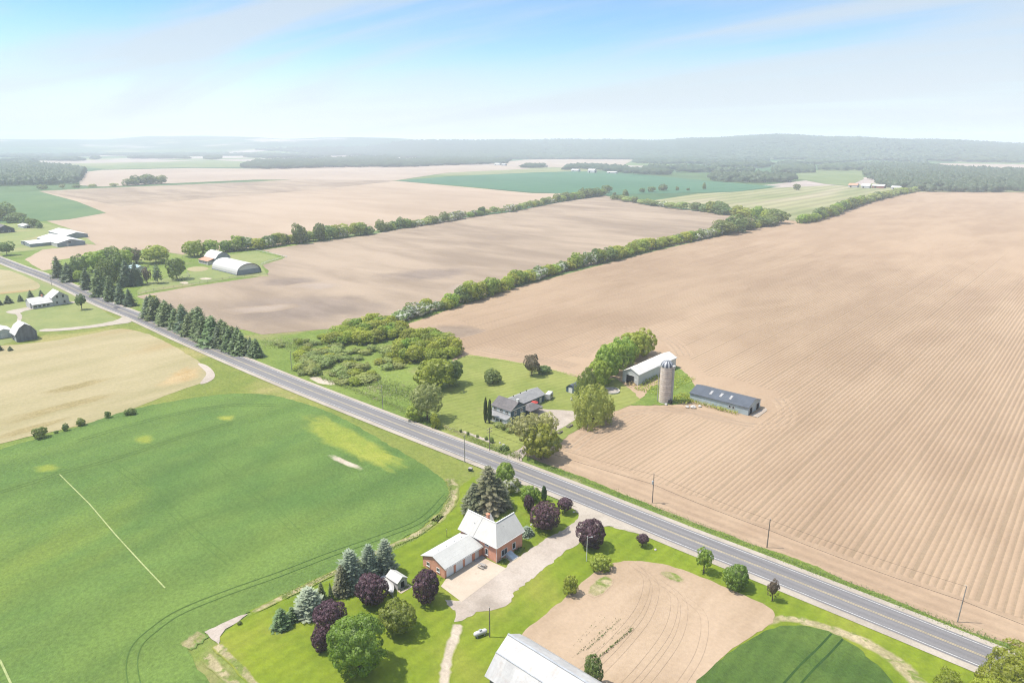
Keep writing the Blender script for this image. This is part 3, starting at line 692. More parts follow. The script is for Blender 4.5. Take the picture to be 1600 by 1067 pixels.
# drives, patio, aprons
region('driveway', [(-97.6,134.3), (-95.5,134.9), (-92.5,132.7), (-89,131.6), (-83.9,134.4), (-74.8,134.9), (-76.4,134.6), (-84.8,132.8), (-85.8,129.9), (-85.7,124.1), (-85.4,120.6), (-86.2,117.7), (-85.5,109.9), (-85.1,102.4), (-85,96.7), (-83.1,92.6), (-84.3,88.8), (-86.5,86.3), (-86.7,82.1), (-87.6,81.2), (-90.1,83.6), (-92.8,83.9), (-94.5,84.4), (-91.8,86.3), (-92,94.4), (-92.4,101.1), (-93.1,103.8), (-93,109.8), (-92.9,116.6), (-92.2,123), (-92.1,128.3), (-93.3,131.9)], .215, m_gravel, rough=.32, step=.8)
region('drive_mouth', [(-100,133.6), (-96.7,135.1), (-89.5,135.3), (-82.1,136), (-73.7,136.3), (-76.3,134.4), (-83.6,133.9), (-85.9,131), (-87,125.2), (-91.1,126.4), (-92.8,131.5), (-95.7,133.7)], .265, m_shoulder, smooth=1, rough=.1, step=1)
region('patio', [(-98.5,87.1), (-91.2,86.4), (-92.1,101.7), (-96,101.4), (-98.7,101.3), (-100.1,100.7), (-99.6,89.7)], .245, m_concrete)
soft_ribbon('dirt_track', spline([(-86.8,81.2), (-84.6,78.1), (-82.7,75), (-80.2,71.6), (-77.5,68.6), (-73.9,64.9)], 4), 2.6, .21, bare_over('mown_lawn'))
region('driveway', [(-131.5,143.9), (-131.8,146.1), (-131.7,149.9), (-131.9,153.6), (-133.9,161.1), (-136.5,168.6), (-140.1,171.3), (-145.1,173.8), (-150.4,177.1), (-151.2,183.2), (-147.5,183.9), (-142.6,187.3), (-137.5,190.3), (-133.4,185.8), (-132.1,178.5), (-131.7,170.7), (-131.3,164), (-129.7,157.4), (-128.5,152.1), (-125.9,145.4), (-122.3,145.1), (-126.3,143.8)], .225, m_gravel, smooth=1, rough=.12, step=1.5)
# lawn round the blue house
region('lawn', [(-179.7,155.3), (-191.6,176.9), (-216.1,206.3), (-215.4,213.5), (-194.5,219.1), (-178,221.6), (-158.9,221.5), (-149.3,219.5), (-147.9,231.4), (-132.8,222.2), (-126.1,216), (-125.6,208.4), (-127.1,197.8), (-127.4,187.2), (-126.9,177.1), (-126.1,169.4), (-124.4,161.5), (-127.4,157.5), (-132.6,159.5), (-131.9,152.3), (-132.3,147.5), (-139,147.2), (-150.7,144.8), (-157.2,144.5), (-164.8,146.5)], .17, m_lawn_pale, rough=.5, step=2)
region('lawn', [(-125.6,208.4), (-126.4,218.4), (-130.3,230.3), (-128.6,240), (-137.9,263.2), (-133.6,261.1), (-124.1,252.4), (-118.3,245), (-112.8,237.1), (-110.4,227.2), (-114.3,219.4), (-121.1,212.4)], .19, m_meadow, rough=.4, step=1.5)
region('garden_border', [(-156.2,149), (-155.3,150.5), (-141.7,150.7), (-141.3,149.1)], .24, m_gravel, rough=.15, step=1)
soft_patch('bare_patch', [(-244.8,145.3), (-243.4,148.7), (-234.6,150.1), (-228.7,150.1), (-227.7,146.9), (-232.9,144.3)], .16, bare_over('rough_grass'), .6)
region('yard_slab', [(-87.9,228.6), (-87,236.7), (-86.5,239.7), (-85.2,237.5), (-85.1,228.7)], .26, m_gravel)
region('driveway', [(-417.8,94.1), (-410.6,103.9), (-405.1,117.6), (-408,129.8), (-416.3,136.1), (-403.9,135.3), (-395.5,131.6), (-397.5,126.1), (-399.3,115.6), (-403.5,103.3), (-411.4,93)], .2, m_shoulder, smooth=1, rough=.3, step=3)
region('driveway', [(-478.4,93.3), (-480.3,100.1), (-482.8,111.2), (-480.4,122.4), (-477.6,129.7), (-471.7,127.9), (-474.5,120.7), (-473.1,108.6), (-470.4,98.3), (-456.2,96.7), (-439.4,90.8), (-440.4,89.8), (-463.7,96.1), (-471.7,93)], .2, m_shoulder, smooth=1, rough=.2, step=2)
region('riding_ring', [(-538.3,224.2), (-545.9,232.6), (-538.3,239.4), (-526.9,238.1), (-519.7,229.7), (-524.4,222)], .2, m_hay, smooth=2)
region('pasture', [(-481.2,167.1), (-508.4,186.3), (-517.7,210.5), (-531.7,241.4), (-574,257.1), (-581.6,282.4), (-586.2,307.8), (-529.3,301.3), (-519.7,284), (-507.6,270.5), (-476.5,257.5), (-463.3,252.1), (-476.2,234), (-472.8,199.8), (-472.9,174.4), (-468,162.9)], .16, m_lawn_far, rough=.4, step=3)
soft_patch('sand_patch', [(-492.3,213.2), (-493.7,218.5), (-487.1,221.1), (-483.1,218.2), (-485.5,212.9)], .22, bare_over('faded_lawn'), .6)
soft_patch('sand_patch', [(-489.2,197.3), (-490.4,202.3), (-483.1,202.6), (-478.3,197.9)], .22, bare_over('faded_lawn'), .6)
region('driveway', [(-530.5,145.7), (-531,148.2), (-526.2,149.5), (-524.4,145.4)], .2, m_shoulder)
region('pasture', [(-601.7,153.4), (-550.2,149.2), (-486.3,144.1), (-440.3,146.6), (-458.6,158.6), (-479.7,165.7), (-506.7,187.8), (-541.1,225.5), (-582.9,249.2), (-632,237.6), (-662.1,201.5), (-649.6,168.7)], .14, m_meadow)
# ---------------------------------------------------------------- trees
NR = np.random.default_rng(5)
def rand_dirs(n, r=NR):
    d = r.normal(size=(n, 3)); return d / np.linalg.norm(d, axis=1, keepdims=True)
def quads(pos, nor, size, r, bend=.25):
    """leaf-sized lozenges at pos facing nor"""
    n = len(pos)
    a = np.cross(nor, rand_dirs(n, r)); a /= np.linalg.norm(a, axis=1, keepdims=True) + 1e-9
    b_ = np.cross(nor, a)
    s = (size * r.uniform(.6, 1.35, n))[:, None]
    v = np.stack([pos - a * s * .62, pos - b_ * s * .42 - nor * s * bend, pos + a * s * .62, pos + b_ * s * .42 - nor * s * bend], 1).reshape(-1, 3)
    f = np.arange(n * 4).reshape(-1, 4)
    return v, f
def crown_mesh(name, mat, rx=1.0, rz=1.0, zc=1.0, clumps=60, per=60, leaf=.09, cr=.26, lobes=.12, seed=0, droop=0.0, flat_bottom=.55, taper=0.0, core=True, gaps=0.0, jit=.32):
    """unit crown: clumps of leaves over an uneven ellipsoid"""
    r = np.random.default_rng(seed)
    d = rand_dirs(clumps * 3, r); d = d[d[:, 2] > -flat_bottom][:clumps]
    # even out: push apart a little
    for _ in range(4):
        df = d[:, None] - d[None]; L = np.linalg.norm(df, axis=2) + 1e-6
        d = d + (df / L[..., None] ** 3 * .004).sum(1); d /= np.linalg.norm(d, axis=1, keepdims=True)
    k = len(d)
    ph = r.uniform(0, 6.28, 4)
    lob = 1 + lobes * (np.sin(d[:, 0] * 3.1 + ph[0]) * np.sin(d[:, 1] * 2.7 + ph[1]) + .6 * np.sin(d[:, 2] * 4.3 + ph[2] + d[:, 0] * 2)) * 1.4
    rad = r.uniform(.76, .92, k) * lob
    if gaps: rad *= np.where(r.random(k) < gaps, r.uniform(.4, .7, k), 1)
    c = d * rad[:, None]
    tp = 1 - taper * (c[:, 2] * .5 + .5)
    c[:, 0] *= tp; c[:, 1] *= tp
    V = []; N = []
    crr = cr * r.uniform(.7, 1.25, k)
    for i in range(k):
        m = int(per * r.uniform(.7, 1.3))
        e = rand_dirs(m, r) + d[i] * .85; e /= np.linalg.norm(e, axis=1, keepdims=True)
        V.append(c[i] + e * crr[i] * r.uniform(.84, 1.14, (m, 1)) * [1, 1, .9]); N.append(e + r.normal(size=(m, 3)) * jit * .6)
    P = np.concatenate(V); N = np.concatenate(N)
    if droop:
        hd = np.hypot(P[:, 0], P[:, 1]); P[:, 2] -= droop * np.clip(hd - .35, 0, 1) * r.uniform(.2, 1.3, len(P))
        N = N * [1, 1, .4]
    N /= np.linalg.norm(N, axis=1, keepdims=True)
    P = P * [rx, rx, rz] + [0, 0, zc]
    v, f = quads(P, N, np.full(len(P), leaf * 1.32), r)
    if core:                                       # inner foliage that closes the crown
        th = np.linspace(0, math.pi, 6); q = np.linspace(0, 2 * math.pi, 9)[:-1]
        cv = np.array([[math.sin(t) * math.cos(a) * .72 * rx * (1 - taper * (math.cos(t) * .5 + .5)), math.sin(t) * math.sin(a) * .72 * rx * (1 - taper * (math.cos(t) * .5 + .5)), math.cos(t) * .74 * rz + zc] for t in th for a in q])
        cf = np.array([(i * 8 + j, (i + 1) * 8 + j, (i + 1) * 8 + (j + 1) % 8, i * 8 + (j + 1) % 8) for i in range(5) for j in range(8)]) + len(v)
        v = np.concatenate([v, cv]); f = np.concatenate([f, cf])
    return mesh_np(name, v, f, mat)
def spruce_mesh(name, mat, levels=17, around=12, R=.30, seed=0, up=.0, dens=1.0, tw=.10, low=.03, power=.70, core=True):
    """unit-high conifer: whorls of drooping boughs with side sprays"""
    r = np.random.default_rng(seed); V = []; F = []
    def quad(a, b_, c, d): F.append((len(V), len(V) + 1, len(V) + 2, len(V) + 3)); V.extend([a, b_, c, d])
    for i in range(levels):
        t = i / levels; z = low + (1 - low) * t ** .92
        rr_ = R * (1 - t) ** power * r.uniform(.86, 1.1) + .012
        n = max(4, int(around * (.45 + .55 * (1 - t)) * dens))
        o = r.uniform(0, 6.28)
        for j in range(n):
            a = o + 6.283 * j / n + r.uniform(-.25, .25); L = rr_ * r.uniform(.72, 1.15)
            dx, dy = math.cos(a), math.sin(a); px_, py_ = -dy, dx
            w = tw * (.45 + .75 * (1 - t)) * r.uniform(.75, 1.25)
            pts = []
            for s_ in (.12, .45, .78, 1.0):
                zz_ = z + up * s_ * L - .42 * L * s_ + .30 * L * max(0, s_ - .5) + r.uniform(-.008, .008)
                pts.append((dx * L * s_, dy * L * s_, zz_, w * (.35, 1.0, .85, .15)[(.12, .45, .78, 1.0).index(s_)] * .5))
            for A, B in zip(pts[:-1], pts[1:]):
                sag = .25
                quad((A[0], A[1], A[2] + A[3] * .2), (B[0], B[1], B[2] + B[3] * .2), (B[0] + px_ * B[3], B[1] + py_ * B[3], B[2] - B[3] * sag), (A[0] + px_ * A[3], A[1] + py_ * A[3], A[2] - A[3] * sag))
                quad((A[0], A[1], A[2] + A[3] * .2), (A[0] - px_ * A[3], A[1] - py_ * A[3], A[2] - A[3] * sag), (B[0] - px_ * B[3], B[1] - py_ * B[3], B[2] - B[3] * sag), (B[0], B[1], B[2] + B[3] * .2))
            for _ in range(2):                      # hanging sprays
                s_ = r.uniform(.35, .95); h_ = w * r.uniform(.3, .7); q_ = r.uniform(-.5, .5) * w
                bx, by, bz = dx * L * s_ + px_ * q_, dy * L * s_ + py_ * q_, z - .42 * L * s_ + .30 * L * max(0, s_ - .5)
                quad((bx - px_ * h_ * .5, by - py_ * h_ * .5, bz), (bx + px_ * h_ * .5, by + py_ * h_ * .5, bz), (bx + px_ * h_ * .2 + dx * h_ * .6, by + py_ * h_ * .2 + dy * h_ * .6, bz - h_ * .8), (bx - px_ * h_ * .2 + dx * h_ * .6, by - py_ * h_ * .2 + dy * h_ * .6, bz - h_ * .8))
    for k in range(4):                              # leader shoot
        a = k * 1.57; quad((0, 0, 1.0), (.012 * math.cos(a), .012 * math.sin(a), .95), (.02 * math.cos(a + .8), .02 * math.sin(a + .8), .9), (.012 * math.cos(a + 1.57), .012 * math.sin(a + 1.57), .95))
    if core:
        m = 9
        b0 = len(V)
        for z_, q_ in ((low + .02, .62), (.5, .58), (.93, .35)):
            for j in range(m):
                a = 6.283 * j / m; rr_ = R * (1 - z_) ** power * q_
                V.append((rr_ * math.cos(a), rr_ * math.sin(a), z_))
        for i in range(2):
            for j in range(m): F.append((b0 + i * m + j, b0 + i * m + (j + 1) % m, b0 + (i + 1) * m + (j + 1) % m, b0 + (i + 1) * m + j))
    return mesh_np(name, np.array(V), np.array(F), mat)

m_bark = plain('bark', (.13, .10, .075), .95, var=.3, scale=3)
L_maple = leafy('maple_leaf', (.105, .170, .020), (.290, .380, .052), trans=.45)
L_ash = leafy('ash_leaf', (.240, .275, .070), (.450, .475, .185), trans=.48)
L_broad = leafy('broad_leaf', (.185, .255, .028), (.365, .430, .055), trans=.48, hue=.06)
L_dark = leafy('dark_leaf', (.110, .160, .038), (.215, .275, .064), trans=.42, hue=.05)
L_yel = leafy('yellow_green_leaf', (.235, .285, .022), (.385, .415, .050), trans=.48, hue=.03)
L_purple = leafy('purple_leaf', (.036, .019, .026), (.125, .060, .076), trans=.2, hue=.03)
L_bloom = leafy('hawthorn_leaf', (.160, .215, .055), (.280, .335, .095), trans=.42, accent=(.60, .60, .52), acc=(.50, .58, 1.0))
L_brown = leafy('bronze_leaf', (.110, .092, .050), (.210, .170, .100), trans=.32)
L_willow = leafy('willow_leaf', (.225, .270, .042), (.400, .430, .100), trans=.48, hue=.04)
L_spruce = leafy('spruce_needle', (.070, .112, .040), (.165, .215, .072), trans=.18)
L_far_sp = leafy('dark_spruce_needle', (.062, .100, .050), (.130, .175, .080), trans=.18)
L_nor = leafy('old_spruce_needle', (.080, .090, .036), (.215, .210, .115), trans=.15, accent=(.27, .235, .15), acc=(.52, .70, .9))
L_blue = leafy('blue_spruce_needle', (.110, .150, .092), (.370, .420, .300), trans=.15)
L_cedar = leafy('cedar_leaf', (.045, .088, .020), (.095, .140, .034), trans=.2)
L_scrub = leafy('scrub_leaf', (.235, .290, .070), (.370, .420, .135), trans=.48, hue=.04)

# one crown of each kind, unit sized; copies scale it
CROWNS = {}
def kindset(k, fn, n):
    CROWNS[k] = [fn(i) for i in range(n)]
kindset('maple_big', lambda i: crown_mesh('crown', L_maple, 1, .98, 0, 150, 60, .058, .19, .06, 10 + i, flat_bottom=.8), 1)
kindset('maple', lambda i: crown_mesh('crown', L_maple, 1, 1, 0, 85, 48, .085, .24, .10, 20 + i, flat_bottom=.7), 2)
kindset('purple', lambda i: crown_mesh('crown', L_purple, 1, 1, 0, 100, 46, .080, .21, .05, 30 + i, flat_bottom=.8), 3)
kindset('ash', lambda i: crown_mesh('crown', L_ash, 1, .9, 0, 60, 46, .085, .26, .18, 40 + i, gaps=.2, flat_bottom=.5), 2)
kindset('broad', lambda i: crown_mesh('crown', L_broad, 1, 1, 0, 52, 40, .12, .28, .18, 50 + i, gaps=.12), 4)
kindset('dark', lambda i: crown_mesh('crown', L_dark, 1, 1, 0, 50, 40, .12, .28, .16, 60 + i), 3)
kindset('yellow', lambda i: crown_mesh('crown', L_yel, 1, 1, 0, 60, 44, .10, .27, .16, 70 + i, gaps=.1), 3)
kindset('yellow_big', lambda i: crown_mesh('crown', L_yel, 1, 1, 0, 150, 62, .05, .19, .14, 180 + i, gaps=.12, flat_bottom=.7), 2)
kindset('bloom', lambda i: crown_mesh('crown', L_bloom, 1, .95, 0, 44, 40, .13, .29, .16, 80 + i), 3)
kindset('bronze', lambda i: crown_mesh('crown', L_brown, 1, 1, 0, 46, 40, .10, .26, .2, 90 + i, gaps=.25), 2)
kindset('willow', lambda i: crown_mesh('crown', L_willow, 1, 1, 0, 70, 50, .085, .22, .2, 100 + i, droop=.75, flat_bottom=.3), 2)
kindset('scrub', lambda i: crown_mesh('crown', L_scrub, 1, .9, 0, 34, 34, .14, .32, .2, 110 + i, flat_bottom=.2), 3)
kindset('spruce', lambda i: spruce_mesh('crown', L_spruce, 16, 12, .30, 120 + i, tw=.14, power=.66), 4)
kindset('far_spruce', lambda i: spruce_mesh('crown', L_far_sp, 13, 10, .30, 130 + i, tw=.15), 3)
kindset('old_spruce', lambda i: spruce_mesh('crown', L_nor, 22, 17, .33, 140 + i, tw=.095, power=.66), 2)
kindset('blue_spruce', lambda i: spruce_mesh('crown', L_blue, 18, 17, .34, 150 + i, tw=.12, up=.45, power=.50), 3)
kindset('pine', lambda i: spruce_mesh('crown', L_far_sp, 9, 8, .32, 160 + i, tw=.18, up=.5, power=.5, low=.3, core=False), 2)
kindset('cedar', lambda i: crown_mesh('crown', L_cedar, 1, 1, 0, 60, 36, .14, .30, .05, 170 + i, taper=.25), 2)
CONIF = {'spruce', 'far_spruce', 'old_spruce', 'blue_spruce', 'pine'}
RSP = {'spruce': .30, 'far_spruce': .30, 'old_spruce': .33, 'blue_spruce': .34, 'pine': .32}
tb = MB(); tb.tube((0, 0, -.02), (0, 0, .55), .035, .02, 7); tb.tube((0, 0, .5), (.1, .05, .95), .018, .006, 5); tb.tube((0, 0, .42), (-.12, .06, .9), .016, .005, 5); tb.tube((0, 0, .38), (.02, -.13, .85), .015, .005, 5); tb.tube((0, 0, .3), (-.16, -.08, .62), .011, .004, 5)
TRUNK = tb.mesh('trunk', m_bark)
tb = MB(); tb.tube((0, 0, -.01), (0, 0, .96), .016, .003, 6)
POLE_TRUNK = tb.mesh('trunk', m_bark)
tr = random.Random(3)
count = {}
def tree(kind, x, y, w, h, label, cat='tree', group=None, name=None, stem=.0, z=0.0, pick=None):
    """w, h in metres; stem = share of the height that is bare trunk"""
    n = name or ('spruce_tree' if kind in CONIF - {'pine'} else 'pine_tree' if kind == 'pine' else 'bush' if cat in ('bush', 'shrub') else 'tree')
    t = thing(n, label, cat, (x, y, z), tr.uniform(0, 6.28), group)
    cs = CROWNS[kind]; me_ = cs[(pick if pick is not None else count.get(kind, 0)) % len(cs)]; count[kind] = count.get(kind, 0) + 1
    if kind in CONIF:
        c_ = obj('crown', me_, t); s = w * (1.42 if kind in ('blue_spruce', 'old_spruce') else 1.5 if kind == 'spruce' else 1.35) / (2 * RSP[kind]); c_.scale = (s, s, h); c_.location = (0, 0, h * stem)
        if stem: c_.scale = (s, s, h * (1 - stem))
        k_ = obj('trunk', POLE_TRUNK, t); k_.scale = (h * .9, h * .9, h)
    else:
        ch = h * (1 - stem)
        c_ = obj('crown', me_, t); c_.location = (0, 0, h * stem + ch * .5); c_.scale = (w / 2, w / 2 * tr.uniform(.92, 1.08), ch / 2)
        k_ = obj('trunk', TRUNK, t); k_.scale = (h * (.8 if stem else .6),) * 2 + (h * .92,)
    return t

ORD = 'first second third fourth fifth sixth seventh eighth ninth tenth eleventh twelfth thirteenth fourteenth fifteenth sixteenth seventeenth eighteenth nineteenth twentieth'.split()
ORD += ['twenty-' + o for o in ORD[:9]] + ['thirtieth'] + ['thirty-' + o for o in ORD[:9]] + ['fortieth'] + ['forty-' + o for o in ORD[:9]] + ['fiftieth'] + ['fifty-' + o for o in ORD[:9]]
G_P = 'purple maples round the brick house'
tree('maple_big', -91.1, 59.7, 10.5, 12, 'largest green maple, on the lawn nearest the drone, in front of the smaller green maple', stem=.08)
tree('maple', -94.1, 71.4, 6.6, 7.4, 'round green maple on the lawn below the white boat and shed', stem=.08)
tree('purple', -105.1, 73.4, 6.9, 6.9, 'purple maple whose crown covers the stern of the white boat', stem=.06)
tree('purple', -104.4, 62.5, 6.2, 6.7, 'purple maple touching the top of the largest green maple and a smaller purple one', stem=.06)
tree('purple', -101.3, 58.3, 3.6, 5, 'small narrow purple maple squeezed between a bigger purple one and the largest green maple', stem=.06)
tree('purple', -96.9, 81.5, 5.8, 7.7, 'purple maple at the end wall of the brick garage', stem=.08)
tree('purple', -95.8, 120.6, 7.3, 7.5, 'broad purple maple on the front lawn between the brick house and the road', stem=.08)
tree('purple', -82.5, 121.7, 6.9, 7.6, 'purple maple beside the mouth of the gravel drive, next to the lamp pole', stem=.08)
tree('purple', -104.4, 124.3, 2.7, 5.1, 'slim purple tree directly below the round green bush on the front lawn', stem=.1)
tree('purple', -97, 130.4, 3.9, 4.5, 'small purple tree with a bare stem at the drive corner by the road', stem=.28)
tree('purple', -73.3, 130.6, 3, 3.3, 'tiny purple tree with a thin stem alone on the verge lawn', stem=.35)
tree('maple', -108.3, 129.4, 4.6, 4.5, 'round green bush between the big spruces and the roadside cedar', cat='bush', stem=.02)
tree('cedar', -105.2, 131.7, 1.6, 4.6, 'thin upright cedar at the roadside edge of the front lawn', cat='cedar', name='cedar_tree')
tree('blue_spruce', -97.8, 115.7, 2.9, 2.5, 'low blue-grey spruce mound by the corner of the brick house', cat='bush', pick=1)
tree('old_spruce', -113.8, 118.6, 9, 13.2, 'tallest old brownish spruce behind the brick house')
tree('old_spruce', -115.7, 115.1, 6.2, 8.8, 'shorter dark spruce leaning on the field side of the tallest spruce')
tree('old_spruce', -112.4, 121.2, 5.6, 9.1, 'grey-green spruce on the road side of the tallest spruce')
tree('maple', -119.6, 131.7, 5, 7, 'bright green maple standing behind the old spruces at the roadside', stem=.05)
tree('bloom', -114.8, 129, 4, 4.3, 'pale flowering shrub at the foot of the old spruces', cat='shrub')
tree('blue_spruce', -113.4, 73.9, 5.4, 9.7, 'widest blue spruce in the clump behind the white shed')
tree('old_spruce', -112.8, 71.1, 3.6, 7.6, 'dark brown-green spruce on the field side of the blue spruce clump')
tree('blue_spruce', -112.4, 78.2, 4.3, 9.4, 'middle blue spruce of the clump behind the white shed')
tree('blue_spruce', -111.6, 82.1, 4.3, 9.3, 'blue spruce nearest the brick garage in the clump')
tree('blue_spruce', -112.4, 62.7, 5.1, 6.6, 'broad silvery blue spruce alone between two darker conifers', pick=2)
tree('spruce', -113.7, 66.5, 2.1, 5.2, 'narrow dark spruce just behind the broad silvery one')
tree('spruce', -113, 68.3, 1, 4.5, 'spindly young spruce beside the narrow dark spruce')
tree('spruce', -113.1, 56.6, 3.5, 4.7, 'small green spruce at the gravel corner of the lawn')
tree('spruce', -113.2, 59.1, 2, 3.6, 'little rusty spruce touching the small green one', stem=.1)
tree('broad', -75.8, 116.2, 4.7, 3.5, 'bright green rounded bush at the corner of the tilled garden', cat='bush')
tree('broad', -75.4, 104.1, 3.1, 4.4, 'small leafy tree on the edge of the tilled garden', stem=.1)
tree('broad', -57.1, 130.5, 3.1, 6.5, 'young yellow-green tree on the verge between garden and road', stem=.22)
tree('maple', -49.3, 130.2, 5.1, 5.7, 'dense dark green round tree on the verge beyond the yellow-green one', stem=.06)
tree('bronze', -41.5, 131.2, 2.3, 5.2, 'thin olive-brown sapling on the verge above the dark wheat circle', stem=.25)
tree('dark', -56.4, 85.5, 3.1, 6.4, 'conical dark bush at the corner of the grey barn roof', cat='bush')
tree('yellow_big', 0.8, 128.9, 10.6, 11.9, 'big yellow-green tree overhanging the road at the near end', stem=.05)
tree('yellow_big', 4.7, 135.6, 9.1, 10.6, 'yellow-green tree crowding the big one at the near road end', stem=.05)
tree('yellow_big', -1.8, 124.2, 6.6, 8.3, 'lower yellow-green tree in front of the big one at the near road end', stem=.04)
tree('yellow_big', -7.6, 125.2, 4.6, 5.6, 'small yellow-green tree alone on the verge by the near road end', stem=.05)
# round the blue house
tree('ash', -128.2, 151.8, 11, 13.5, 'pale-leaved tree leaning over the drive of the blue house', stem=.36)
tree('ash', -128.8, 161.6, 7.6, 10.5, 'pale-leaved crown behind the leaning tree at the drive', stem=.25)
tree('broad', -122.1, 151.1, 10.4, 11.4, 'full green tree at the drive mouth of the blue house', stem=.02)
tree('willow', -126.7, 185.5, 13.1, 14, 'weeping willow at the edge of the ridged field', stem=.05, name='willow_tree')
tree('willow', -140.4, 201.5, 8.8, 13.1, 'paler weeping willow behind the one at the field edge', stem=.05, name='willow_tree')
for x_, y_, w_, h_ in []: pass
tree('broad', -145.6, 216.8, 7.7, 11.8, 'green tree between the pale willow and the white barn', stem=.04, group='grove beside the white barn')
tree('broad', -147.5, 224.2, 9.5, 14.7, 'green tree in front of the white barn doorway grove', stem=.04, group='grove beside the white barn')
tree('broad', -151.2, 235, 10.9, 13.9, 'bulky green tree along the back wall of the white barn', stem=.04, group='grove beside the white barn')
tree('broad', -153.4, 245.8, 11.3, 13.1, 'middle tree of the grove along the back of the white barn', stem=.04, group='grove beside the white barn')
tree('broad', -155, 256.7, 11.6, 12.9, 'lighter tree of the grove towards the far end of the white barn', stem=.04, group='grove beside the white barn')
tree('broad', -155.9, 267.6, 10.7, 11.5, 'last tree of the grove by the far gable of the white barn', stem=.04, group='grove beside the white barn')
tree('bronze', -175.4, 210.2, 7.6, 9.5, 'bronze-leaved tree at the back edge of the blue house lawn', stem=.1)
tree('dark', -173.6, 216.2, 6, 3, 'low dark hedge running from the bronze tree', cat='bush', name='hedge')
tree('dark', -181.4, 192.1, 6.8, 5.4, 'round dark bush alone on the back lawn of the blue house', cat='bush', pick=1)
tree('cedar', -154.9, 160.5, 1.5, 9.1, 'upright cedar at the outer corner of the blue house porch', cat='cedar', name='cedar_tree')
tree('cedar', -153.4, 161.1, 1.5, 8.9, 'upright cedar touching the blue house porch', cat='cedar', name='cedar_tree')
tree('broad', -194.3, 173.5, 13.9, 12.2, 'large green tree at the thicket edge of the blue house lawn', stem=.03)
tree('dark', -192.1, 180.5, 7.3, 10.3, 'dark tree behind the large one at the thicket edge', stem=.03)
tree('ash', -172.4, 148.8, 10.5, 14, 'loose feathery tree on the blue house lawn near the road', stem=.12)
tree('broad', -175.8, 145.8, 5.9, 5.7, 'dense low bush at the foot of the feathery tree', cat='bush')
tree('yellow', -164.8, 145.7, 3.1, 4.7, 'small bright sapling between the lawn and the road ditch', stem=.05)
for x_, y_, w_, h_, l_ in ((-142, 149.8, 1.5, 1.9, 'dark rounded shrub at the end of the stone border'), (-155.5, 148.9, 0.9, 1.3, 'tiny shrub at the far end of the stone border'), (-152.2, 149, 0.9, 1.3, 'small shrub second along the stone border'), (-148.3, 149.6, 0.9, 1.1, 'low shrub in the middle of the stone border'), (-144.7, 150.1, 1.1, 1.3, 'small shrub before the dark one on the stone border'), (-145.9, 160.3, 2.2, 2.1, 'green shrub under the blue house porch'), (-143.1, 159.9, 2.6, 1.8, 'pale shrub between the porch and the leaning tree'), (-149.2, 161, 3.1, 1.6, 'yellowish flower bed shrub along the porch wall'), (-135.3, 148.6, 2.9, 1.4, 'low plants round the crossarm pole by the drive'), (-153.7, 187, 1.5, 1.4, 'green shrub beside the red parasol'), (-120.2, 51.3, 0.8, 0.8, 'small dark shrub on the gravel corner of the lawn')):
    tree('scrub' if 'pale' in l_ or 'yellow' in l_ else 'dark', x_, y_, w_, h_, l_, cat='shrub', name='shrub')

# the spruce row by the road
base_row = spline([(-405.5, 143.8), (-377.6, 143.9), (-346, 142.9), (-316.2, 141.9), (-299.9, 143.8), (-286.2, 146.6)], 12)
ntr = 36
for i in range(ntr):
    t_ = i / (ntr - 1); a = base_row[min(int(t_ * (len(base_row) - 1)), len(base_row) - 1)]
    h_ = 12.6 - 4.0 * max(0, t_ - .72) / .28 + tr.uniform(-1.9, 1.4)
    if i in (9, 24): h_ *= .62
    if i in (4, 15, 20): h_ *= 1.14
    tree('far_spruce' if i % 5 == 2 else 'spruce', a[0] + tr.uniform(-1.2, 1.2), a[1] + tr.uniform(-.8, .8) + (3.2 if i % 2 == 1 and t_ < .8 else 0), h_ * tr.uniform(.55, .70), h_,
         'dark green spruce in the close roadside row, %s from the farmstead end' % ORD[i], group='spruce row along the road')
